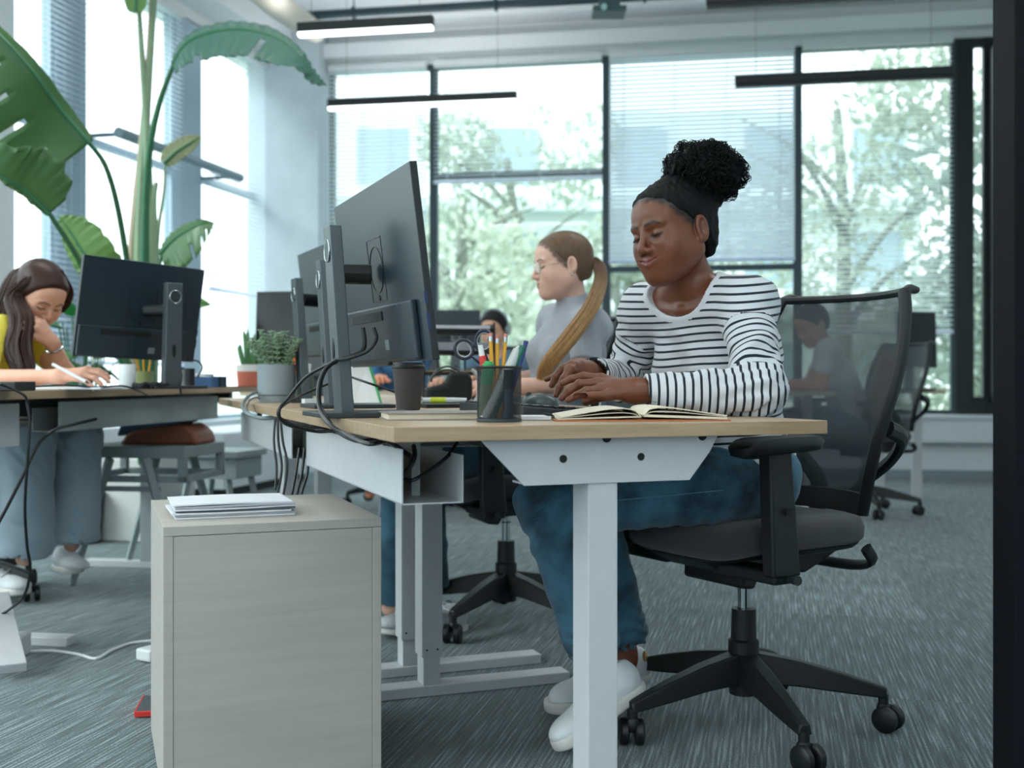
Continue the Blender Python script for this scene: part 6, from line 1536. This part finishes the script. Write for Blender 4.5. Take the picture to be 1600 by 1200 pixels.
    for q in ('L', 'R'):
        hp, kn, an = J['hip'+q], J['kn'+q], J['an'+q]; hemp = an+Vector((0, 0, .045)) if q == 'L' else an+Vector((0, 0, .030))
        g = SDF().u(sd_cone(hp, kn, .092, .074)); g.u(sd_cone(kn, hemp, .073, .060), .035)
        dn = V3((hemp-kn).normalized()); hh = V3(hemp); g.cut(lambda X, dn=dn, hh=hh: (X-hh)@dn-.012, .004)
        g.disp(folds(kn, (kn-hp)+Vector((0, 0, .15)), .006, .05, .12, 2)); g.disp(folds(hemp, (hemp-kn), .005, .035, .09, 4)); g.disp(folds(hp.lerp(kn, .35), (kn-hp), .004, .06, .12, 1))
        je.u(g, .02); je.sub(sd_cone(hemp-Vector(dn)*.05, hemp+Vector(dn)*.06, .046, .056), .003)
    je.disp(limb_disp(.0035, 38, 9)); je.cut(lambda X: X[:, 2]-float(pe.z+.06), .005)
    lo, hi = bbox([J['hipL'], J['hipR'], J['knL'], J['knR'], J['anL'], J['anR'], pe], .13)
    jo = h.cloth('jeans', je, lo, hi, .0048, denim_mat('dark_denim', '#122636', '#43728A'))
    m = MB()
    a_, b_ = J['hipL'], J['knL']; ax = (b_-a_).normalized(); nrm = Vector((.2, -.97, -.05)).normalized()
    m.tube([a_.lerp(b_, t_)+nrm*(.093-.018*t_+.0008)*1.0 for t_ in [i/14 for i in range(2, 14)]], .0012, 5)
    wparent(m.build('side_seam', mat('denim_seam', '#5E8DA3', .8), None), h.t)
    # --- shoes
    M_sn = mat('white_leather_shoe', '#DFE4E9', .4); M_so = mat('shoe_sole', '#D9D6D2', .6)
    s1 = shoe(h, None, P(1003, 1078, 2.56), P(872, 1176, 2.40), (-.55, -.1, .8), M_sn, M_so)
    s2 = shoe(h, None, P(1008, 1058, 2.86), P(858, 1116, 2.66), (-.15, -.1, 1), M_sn, M_so)
    m = MB(); q = P(1000, 1022, 2.80); m.sphere(q+Vector((.01, -.02, .0)), (.006, .012, .014)); wparent(m.build('gold_heel_tab', mat('gold_tab', '#B8925A', .4, .5), None), h.t)
    # --- hair
    M_hair = hair_mat('black_curly_hair', '#080B0D', .65, stretch=(160, 160, 160))
    cap = hair_cap(.0045, 1.02, -.022, -.070, lump=.0016)
    lo, hi = HC-Vector((.16, .16, .16)), HC+Vector((.16, .16, .16))
    hc_ = SDF().u(xf(cap, HC, HR, HS)); pcn = P(1101, 271, 2.47)
    hc_.u(sd_cone(HC+HR @ Vector((0, -.045, .085)), pcn-Vector((0, 0, .03)), .045, .045), .03)
    ho = h.cloth('hair', hc_, lo, hi, .003, M_hair)
    rs = np.random.RandomState(5); lumps = []
    pf = SDF().u(sd_ell(pcn, (.070, .062, .052)))
    for k in range(46):
        v = rs.normal(size=3); v /= np.linalg.norm(v); c = V3(pcn)+v*V3((.066, .060, .048)); pf.u(sd_sph(c, rs.uniform(.014, .026)), .004)
    pf.disp(limb_disp(.005, 260, 7))
    h.cloth('hair_puff', pf, V3(pcn)-.12, V3(pcn)+.12, .003, M_hair, parent=ho)
    m = MB(); rnd = random.Random(4)
    for k in range(3200):
        v = Vector([rnd.gauss(0, 1) for _ in range(3)]).normalized(); c = pcn+Vector((v.x*.090, v.y*.082, v.z*.070))*rnd.uniform(.84, 1.02)*(1+.07*math.sin(v.x*5+1)*math.sin(v.z*6+v.y*4)+.06*math.sin(9*v.x+7*v.z)); r_ = rnd.uniform(.003, .0065)
        q = Vector([rnd.gauss(0, 1) for _ in range(3)]).normalized(); e1 = q.cross(v).normalized(); e2 = v*.8+q*.3
        n_ = 7; m.tube([c+(e1*math.cos(a)+e2*math.sin(a))*r_+e1.cross(e2)*.002*a for a in [i*4.6/n_ for i in range(n_+1)]], .0009, 3, cap=False)
    cu = m.build('curls', M_hair, None); wparent(cu, h.t); cu.parent = ho; cu.matrix_parent_inverse = Matrix(); cu['kind'] = 'stuff'
    # eyelashes
    m = MB()
    for s in (-1, 1):
        for k in range(13):
            a = k/12; b = Vector((s*(.019+.024*a), .0848-.008*a*a+.0*a, -.0065+.003*abs(a-.45)*2)); m.tube([HC+HR @ b, HC+HR @ (b+Vector((s*.002*(a), .006, -.0045)))], [.0005, .0002], 3)
        pts = [HC+HR @ Vector((s*(.018+.026*a), .0845-.009*a*a, -.0062+.0035*(2*abs(a-.45))**2)) for a in [i/10 for i in range(11)]]; m.tube(pts, .0008, 5)
    wparent(m.build('eyelashes', M_blackm, None), h.t)
    return h
WS = woman_striped()
# ---------------------------------------------------------------- further people, generic builder
def sitter(label, base, J, HC, f, roll, skin, mname, shirt, trousers, sleeve='long', hs=1., vox=(.0024, .006, .007), hair=None, hands=None, lip='#B5706A', brow=(.05, .03, .02), shoes=None, jeans_r=(.088, .070, .062), collar=None, smile=0., shirt_name='top', trouser_name='trousers', w=1., cheek=.3, legs=True, disp=.004, face_kw={}, hl=None, hcol=(.02, .015, .012)):
    J = {k: Vector(v) for k, v in J.items()}; h = Human('person', label, base, skin, mname, .5); HR = basis(f, roll); HN = np.array(HR, dtype=np.float32)
    nk = SDF(); nk.u(xf(head_sdf(smile=smile, **face_kw), HC, HR, hs)); nb = HC+HR @ Vector((0, -.022, -.055)); nk.u(sd_cone(nb, J['neck'], .043, .046), .03)
    ts, fwd, side, up = torso_ops(J, w=w, grow=-.006); nk.u(ts, .035)
    def colr(V): return tone_head(((V-V3(HC))@HN/hs).astype(np.float32), skin, lin(lip)[:3], brow, smile, cheek, 1., hl, hcol)
    LZ_ = float(J['neck'].z-.10); n_ = J['neck']; h.add(nk, Vector((min(HC.x-.15, n_.x-.15), min(HC.y-.15, n_.y-.15), LZ_)), Vector((max(HC.x+.15, n_.x+.15), max(HC.y+.15, n_.y+.15), HC.z+.16)), vox[0], colr)
    h.add(SDF().u(nk).cut(lambda X: X[:, 2]-LZ_-.004, 0), *bbox([J['shL'], J['shR'], J['neck'], J['chest']], .13), vox[1])
    for q in ('L', 'R'):
        sh, el, wr = J['sh'+q], J['el'+q], J['wr'+q]; d, up_, sd_ = hands[q] if hands else ((wr-el), Vector((0, 0, 1)), side*(-1 if q == 'R' else 1)); kw = hands.get(q+'kw', {}) if hands else {}
        kn, fg, th = auto_hand(wr, d, up_, sd_, **kw); a = SDF().u(hand_sdf(wr, kn, fg, th)).u(sd_cone(wr, el, .0225, .036), .02)
        pts = [wr, el]+kn+[x for g_ in fg for x in g_]+th
        if sleeve != 'long': a.u(sd_cone(el, sh, .037, .043), .015); pts.append(sh)
        h.add(a, *bbox(pts, .05), vox[0] if sleeve == 'long' else vox[0]*1.15)
    if legs:
        for q in ('L', 'R'):
            a, b = J['an'+q], J['kn'+q]; h.add(SDF().u(sd_cone(a, a.lerp(b, .5), .030, .045)).u(sd_cone(a.lerp(b, .5), b, .045, .050)).u(sd_cone(b, J['hip'+q], .052, .070)), *bbox([a, b, J['hip'+q]], .09), .008)
    if sleeve == 'long':
        for q in ('L', 'R'): h.add(SDF().u(sd_cone(J['el'+q], J['sh'+q], .036, .040)), *bbox([J['el'+q], J['sh'+q]], .06), .009)
    h.add(SDF().u(nk).cut(lambda X: X[:, 2]-float(J['chest'].z), 0), *bbox([J['pelvis'], J['hipL'], J['hipR'], J['chest']], .14), .011)
    h.finish()
    ts, fwd, side, up = torso_ops(J, w=w, grow=.007); top = SDF().u(ts); pts = [J['shL'], J['shR'], J['chest'], J['pelvis']+Vector((.12, .12, 0)), J['pelvis']-Vector((.12, .12, .03))]
    for q in ('L', 'R'):
        sh, el, wr = J['sh'+q], J['el'+q], J['wr'+q]
        if sleeve == 'long':
            e = wr.lerp(el, .06); C_ = SDF().u(sd_cone(sh, el, .053, .047)).u(sd_cone(el, e, .047, .035), .02); C_.disp(folds(el, el-sh, .004, .028, .09, 1)); pts += [el, e]; top.u(C_, .018)
        elif sleeve == 'short':
            e = sh.lerp(el, .62); C_ = SDF().u(sd_cone(sh, e, .055, .0475)); ed = V3((e-sh).normalized()); C_.cut(lambda X, e=V3(e), ed=ed: (X-e)@ed-.004, .003); pts.append(e); top.u(C_, .018)
        elif sleeve == 'none':
            a_ = sh+(sh-J['chest']).normalized()*.0; top.sub(sd_sph(sh+(el-sh).normalized()*.045, .058), .006)
    top.disp(limb_disp(disp, 48, 8)); hem = float(J['pelvis'].z-.03); top.cut(lambda X: hem-X[:, 2], .004)
    NR = Matrix((side, fwd, side.cross(fwd))).transposed()
    if collar == 'mock':
        nd = (nb-J['neck']); top.u(sd_cone(J['neck']-nd*.2, J['neck']+nd*.62, .056, .0495), .03); tp = V3(J['neck']+nd*.66); td = V3(nd.normalized()); top.cut(lambda X: np.where(np.linalg.norm(X-tp, axis=1) < .10, (X-tp)@td, -1.), .002)
    else: top.sub(sd_ell(J['neck']+fwd*.025+up*.035, (.080, .072, .060), NR), .003)
    h.cloth(shirt_name, top, *bbox(pts, .09), vox[1]*.85, shirt)
    if legs:
        je = SDF(); pe = J['pelvis']; hsd = (J['hipR']-J['hipL']).normalized(); je.u(sd_ell(pe-Vector((0, 0, .02)), (.155, .118, .105), Matrix((hsd, Vector((0, 0, 1)).cross(hsd), Vector((0, 0, 1)))).transposed()))
        for q in ('L', 'R'):
            hp, kn, an = J['hip'+q], J['kn'+q], J['an'+q]; e = an+(kn-an).normalized()*.03; g = SDF().u(sd_cone(hp, kn, jeans_r[0], jeans_r[1])); g.u(sd_cone(kn, e, jeans_r[1], jeans_r[2]), .03)
            dn = V3((e-kn).normalized()); hh = V3(e); g.cut(lambda X, dn=dn, hh=hh: (X-hh)@dn-.012, .004); g.disp(folds(kn, kn-hp, .006, .06, .12, 2)); je.u(g, .02); je.sub(sd_cone(e-Vector(dn)*.04, e+Vector(dn)*.06, jeans_r[2]-.014, jeans_r[2]-.004), .003)
        je.disp(limb_disp(.004, 34, 9)); je.cut(lambda X: X[:, 2]-float(pe.z+.05), .005)
        h.cloth(trouser_name, je, *bbox([J['hipL'], J['hipR'], J['knL'], J['knR'], J['anL'], J['anR'], pe], .14), vox[2], trousers)
    if shoes:
        for a, b, u in shoes: shoe(h, None, a, b, u, mat('canvas_shoe', '#C9CDD2', .6, noise=.12, nscale=90), mat('shoe_sole', '#D9D6D2'), laces=True)
    h.HR, h.HC, h.J, h.hs = HR, HC, J, hs
    return h
def local(h, x, y, z): return h.HC+h.HR @ Vector((x, y, z))*h.hs
def strands(h, paths, n, rad, name, mm, spread=.02, seed=1, parent=None, sp_end=1.):
    """bundle of tapering strands following a guide path (list of (point, spread))"""
    rnd = random.Random(seed); m = MB()
    for k in range(n):
        a = rnd.uniform(0, 2*pi); r_ = math.sqrt(rnd.random()); q = Vector((math.cos(a)*r_, math.sin(a)*r_*.6, 0)); ln = rnd.uniform(.86, 1.0); pts = []
        for i, (p, sp) in enumerate(paths):
            pts.append(Vector(p)+Vector((q.x, q.y*.8, q.x*.15))*sp+Vector([rnd.gauss(0, .0012) for _ in range(3)]))
        c = bez(pts, 6); c = c[:max(4, int(len(c)*ln))]; nn = len(c); m.tube(c, [rad*(1-.85*(i/(nn-1))**3) for i in range(nn)], 5)
    o = m.build(name, mm, None); wparent(o, h.t)
    if parent is not None: o.parent = parent; o.matrix_parent_inverse = Matrix()
    return o
# ---- ponytailed woman
d2 = 3.62
J2 = dict(pelvis=(.10, 3.76, .60), chest=P(893, 556, 3.66), neck=P(898, 500, 3.65), shL=P(922, 512, 3.50), shR=P(868, 505, 3.80), hipL=(.05, 3.66, .58), hipR=(.10, 3.85, .58), fwd=(-.94, -.34, 0),
          elL=P(912, 597, 3.43), wrL=P(822, 604, 3.38), elR=P(850, 590, 3.86), wrR=P(770, 600, 3.70), knL=(-.34, 3.53, .56), knR=(-.30, 3.72, .56), anL=P(610, 950, 3.62), anR=P(678, 925, 3.75))
skin2 = lin('#E0B3A0')
f2 = Vector((-.96, -.26, -.10)); HC2 = P(878, 415, 3.62)
M_tee = mat('grey_ribbed_knit', '#A3A9B4', .9, bump=.3, bscale=260, stretch=(6, 6, .3), sheen=.2)
wp = sitter('ponytailed woman in a light grey short-sleeved top and thin glasses', (.10, 3.76, 0), J2, HC2, f2, 0., skin2, 'fair_skin', M_tee, denim_mat('teal_denim', '#1E3D4C', '#3E6A80'), sleeve='short', hs=.95, hl=(-.004, .80), hcol=(.10, .07, .05), vox=(.0022, .0055, .006), collar='mock', lip='#C58A80', brow=(.16, .10, .06), jeans_r=(.085, .068, .052),
            shoes=[(P(652, 995, 3.62), P(600, 990, 3.46), (0, 0, 1)), (P(722, 985, 3.66), P(655, 985, 3.50), (0, 0, 1))], shirt_name='grey_top', trouser_name='jeans', cheek=.35,
            hands={'L': (Vector((-.95, -.25, -.1)), Vector((0, 0, 1)), Vector((-.2, .9, 0))), 'R': (Vector((-.95, -.25, -.1)), Vector((0, 0, 1)), Vector((.2, -.9, 0)))})
M_hair2 = hair_mat('ombre_hair', '#6A5442', .42, '#BE9462', .85, 1.16, stretch=(40, 40, 8))
hc2 = hair_cap(.0035, .80, -.004, -.055); ho2 = wp.cloth('hair', SDF().u(xf(hc2, HC2, wp.HR, .95)), HC2-Vector((.15, .15, .15)), HC2+Vector((.15, .15, .15)), .0024, M_hair2)
kn_ = local(wp, 0, -.118, .012)
strands(wp, [(local(wp, 0, -.095, .015), .012), (kn_, .013), (P(936, 418, 3.60), .017), (P(938, 440, 3.52), .020), (P(924, 478, 3.425), .026), (P(896, 520, 3.37), .034), (P(868, 556, 3.36), .034), (P(852, 580, 3.37), .026), (P(846, 602, 3.38), .010)], 200, .0028, 'ponytail', M_hair2, parent=ho2)
m = MB(); m.torus(kn_+wp.HR @ Vector((0, .014, 0)), .015, .006, frame_from(wp.HR @ Vector((0, 1, 0)))); q = m.build('hair_tie', M_blackm, None); wparent(q, wp.t)
gl = MB()
for s in (-1, 1):
    c = Vector((s*.032, .0985, -.006)); gl.tube([local(wp, c.x+.0215*math.cos(a), c.y-.006*abs(math.cos(a)), c.z+.0205*math.sin(a)) for a in [2*pi*i/24 for i in range(25)]], .0009, 6, cap=False)
    gl.tube([local(wp, s*.054, .092, .0), local(wp, s*.073, .05, .003), local(wp, s*.0765, .0, .004)], .0008, 6)
gl.tube([local(wp, -.011, .099, .0), local(wp, 0, .103, .003), local(wp, .011, .099, .0)], .0009, 6)
wparent(gl.build('glasses', mat('gold_wire', '#C9B79A', .25, .9), None), wp.t)
for s in (-1, 1):
    gm = MB(); gm.lathe([(0, 0), (.0205, .0002), (0, .0006)], local(wp, s*.032, .0965, -.006), 20, frame_from(wp.HR @ Vector((0, 1, 0)))); wparent(gm.build('lens', glass_mat('lens_clear', '#F4F8F8'), None), wp.t)
m = MB(); m.sphere(local(wp, -.078, -.006, -.038), (.003, .003, .006)); wparent(m.build('earring', M_chrome, None), wp.t)
# ---- woman in yellow, writing
J3 = dict(pelvis=(-2.10, 4.12, .60), chest=P(-18, 560, 4.05), neck=P(18, 508, 4.04), shL=P(42, 522, 4.18), shR=P(-12, 528, 3.88), hipL=(-2.06, 4.22, .58), hipR=(-2.06, 4.02, .58), fwd=(.95, -.2, 0),
          elL=P(100, 582, 4.02), wrL=P(82, 536, 3.94), elR=P(-28, 594, 3.72), wrR=P(92, 588, 3.60), knL=(-1.62, 4.16, .60), knR=(-1.72, 3.98, .60), anL=P(112, 850, 4.20), anR=P(38, 872, 4.05))
HC3 = P(62, 462, 4.02); f3 = Vector((.66, -.50, -.62)); skin3 = lin('#D9A48C')
M_yl = mat('yellow_cloth', '#D9CB4A', .85, noise=.06, nscale=8, bump=.2); M_trs = mat('slate_trousers', '#8C9CA7', .85, noise=.05, nscale=6, bump=.2, sheen=.2)
wy = sitter('long-haired woman in a yellow top writing at the side desk, chin on her hand', (-2.10, 4.12, 0), J3, HC3, f3, R(-4), skin3, 'warm_skin', M_yl, M_trs, sleeve='short', vox=(.0028, .0065, .007), lip='#B06058', brow=(.04, .02, .015), jeans_r=(.10, .092, .098),
            shoes=[(P(-18, 925, 4.14), P(42, 928, 4.02), (0, 0, 1)), (P(88, 890, 4.42), P(128, 895, 4.36), (0, 0, 1))], shirt_name='yellow_top', trouser_name='wide_trousers', cheek=.4,
            hands={'L': ((P(60, 505, 3.90)-P(82, 536, 3.94)), Vector((.9, -.3, .3)), Vector((-.2, -.9, .2)), ), 'Lkw': dict(curl=1.1, L_=.92), 'R': (Vector((.97, -.1, .12)), Vector((-.15, -.4, .9)), Vector((.1, .9, .3))), 'Rkw': dict(curl=.62, L_=.95)})
M_hair3 = hair_mat('auburn_hair', '#3A2420', .35, stretch=(50, 50, 6))
hc3 = hair_cap(.012, .62, .012, -.08, ear=False); ho3 = wy.cloth('hair', SDF().u(xf(hc3, HC3, wy.HR, 1.)), HC3-Vector((.17, .17, .17)), HC3+Vector((.17, .17, .17)), .003, M_hair3)
strands(wy, [(local(wy, .03, -.02, .105), .02), (local(wy, .078, .01, .05), .03), (local(wy, .090, .0, -.02), .035), (P(34, 500, 3.88), .045), (P(28, 540, 3.84), .05), (P(36, 575, 3.80), .045), (P(44, 600, 3.78), .02)], 240, .0026, 'hair_lock', M_hair3, parent=ho3, seed=3)
strands(wy, [(local(wy, -.0, -.05, .105), .03), (local(wy, .06, -.07, .04), .04), (P(10, 490, 3.98), .06), (P(-8, 530, 3.98), .06), (P(-12, 575, 3.95), .05)], 220, .003, 'hair_lock', M_hair3, parent=ho3, seed=4)
strands(wy, [(local(wy, -.02, .0, .11), .02), (local(wy, -.07, .04, .06), .015), (local(wy, -.085, .04, .0), .015), (local(wy, -.085, .03, -.06), .012)], 70, .0026, 'hair_lock', M_hair3, parent=ho3, seed=5)
pn = thing('ballpoint_pen', 'white pen held in the writing hand of the woman in yellow', 'pen', tuple(P(82, 569, 3.56))); m = MB(); a_ = P(82, 569, 3.56)
m.tube([Vector((0, 0, 0)), P(134, 596, 3.54)-a_], .005, 10); m.build('barrel', M_white, pn); m = MB(); m.tube([P(134, 596, 3.54)-a_, P(139, 600, 3.54)-a_], [.004, .001], 8); m.build('tip', M_black, pn)
m = MB(); wv_ = (J3['wrL']-J3['elL']).normalized(); m.torus(J3['wrL']-wv_*.02, .029, .004, frame_from(wv_)); wparent(m.build('bracelet', M_chrome, None), wy.t)
office_chair((-2.07, 4.16), yaw_of((1, -.1)), 'office chair the woman in yellow sits on, a caster showing beside her shoe', legrot=R(-5)+pi/2)
# ---- person in the far mesh chair
J4 = dict(pelvis=(2.02, 6.68, .60), chest=P(1310, 590, 6.50), neck=P(1288, 540, 6.45), shL=P(1296, 548, 6.28), shR=P(1290, 548, 6.62), hipL=(1.98, 6.58, .58), hipR=(2.0, 6.78, .58), fwd=(-.9, -.3, 0),
          elL=P(1283, 605, 6.25), wrL=P(1225, 602, 6.25), elR=P(1265, 600, 6.6), wrR=P(1215, 600, 6.55), knL=(1.55, 6.50, .56), knR=(1.57, 6.68, .56), anL=(1.50, 6.45, .12), anR=(1.6, 6.72, .12))
HC4 = P(1268, 508, 6.42)
wm = sitter('person in a white T-shirt leaning over a desk, seen through the chair mesh', (2.02, 6.68, 0), J4, HC4, Vector((-.8, -.35, -.5)), 0, lin('#CF9C86'), 'tan_skin', mat('white_tee', '#D5DCE2', .85), denim_mat('blue_denim', '#1F4560', '#4377A0'), sleeve='short', vox=(.005, .010, .010), shoes=[(Vector((1.55, 6.47, .01)), Vector((1.32, 6.40, .01)), (0, 0, 1)), (Vector((1.65, 6.74, .01)), Vector((1.42, 6.66, .01)), (0, 0, 1))], shirt_name='white_t_shirt', trouser_name='jeans')
wm.cloth('hair', SDF().u(xf(hair_cap(.010, .75, .0, -.05), HC4, wm.HR, 1.)), HC4-Vector((.15, .15, .15)), HC4+Vector((.15, .15, .15)), .005, hair_mat('brown_hair', '#3B2C25', .5))
pl_ = SDF().u(sd_ell(Vector(J4['pelvis'])+Vector((.0, 0, .02)), (.150, .185, .085))); pl_.u(sd_cone(P(1385, 560, 6.5), P(1372, 640, 6.45), .05, .07), .03); pl_.disp(limb_disp(.014, 30, 2))
wm.cloth('checked_shirt', pl_, *bbox([J4['pelvis'], P(1385, 550, 6.5), P(1372, 640, 6.45)], .2), .009, mat('checked_cloth', '#7A5546', .9, noise=.45, nscale=30))
# ---- headphone wearer and neighbour at the far desk
def far_sitter(px, pyh, d, f, label, shirtc, hairc, sk, hx, hz, mn, hp=False):
    H = P(px, pyh, d); n = H+Vector((f[0]*-.02, .03, -.16)); s_ = Vector((f[1], -f[0], 0)).normalized()*.16; F_ = Vector((f[0], f[1], 0)).normalized()
    J = dict(pelvis=H+Vector((-F_.x*.1, -F_.y*.1, .60-H.z)), chest=n+Vector((0, 0, -.14))-F_*.02, neck=n, shL=n-s_+Vector((0, 0, -.05)), shR=n+s_+Vector((0, 0, -.05)), fwd=F_,
             hipL=H-s_*.55-F_*.1+Vector((0, 0, .58-H.z)), hipR=H+s_*.55-F_*.1+Vector((0, 0, .58-H.z)))
    wl = P(hx[0], 592, hz); wr_ = P(hx[1], 597, hz); a, b = (wl, wr_)
    J['wrL'], J['wrR'] = (b, a) if (b-a).dot(s_) < 0 else (a, b)
    J['elL'] = J['shL'].lerp(J['wrL'], .45)+Vector((0, 0, -.12)); J['elR'] = J['shR'].lerp(J['wrR'], .45)+Vector((0, 0, -.12))
    for q in 'LR':
        J['kn'+q] = J['hip'+q]+F_*.42+Vector((0, 0, -.03)); J['an'+q] = J['kn'+q]+Vector((0, 0, -.43))
    h = sitter(label, (H.x, H.y, 0), J, H, Vector((f[0], f[1], -.25)), 0, lin(sk), mn, mat(mn+'_shirt', shirtc, .85), mat('dark_trousers', '#2A3440', .8), vox=(.005, .011, .011))
    h.cloth('hair', SDF().u(xf(hair_cap(.014, .7, .006, -.09, ear=False), H, h.HR, 1.)), H-Vector((.16, .16, .17)), H+Vector((.16, .16, .16)), .005, hair_mat(mn+'_hair', hairc, .5))
    if hp:
        m = MB(); m.tube([H+h.HR @ Vector((.092*math.cos(a), -.012, .035+.098*math.sin(a))) for a in [pi*i/12 for i in range(13)]], .008, 8)
        for s in (-1, 1): m.cyl(H+h.HR @ Vector((s*.082, -.01, .0)), H+h.HR @ Vector((s*.102, -.01, .0)), .032)
        t = m.build('headphones', mat('grey_headphones', '#8E999D', .4), None); tag(t, 'grey headphones worn by the far person with dark hair', 'headphones')
    return h
far_sitter(772, 516, 7.05, (-.35, -.93), 'distant dark-haired person wearing headphones, seen behind the pen cup', '#5F7C93', '#1E1A1C', '#D9A891', (742, 690), 6.45, 'far_skin', True)
far_sitter(618, 506, 7.0, (-.1, -.99), 'person in blue behind the big monitor, only the typing hands showing', '#35648C', '#4A3326', '#D98F6E', (592, 650), 6.35, 'peach_skin')
office_chair((.0+PZ(772, 7.25, 0).x, 7.25), yaw_of((-.3, -.95)), 'office chair of the distant person with headphones', legrot=R(10), arms=False)
office_chair((PZ(618, 7.2, 0).x, 7.2), yaw_of((-.1, -.99)), 'office chair of the person hidden behind the big monitor', legrot=R(30), arms=False)
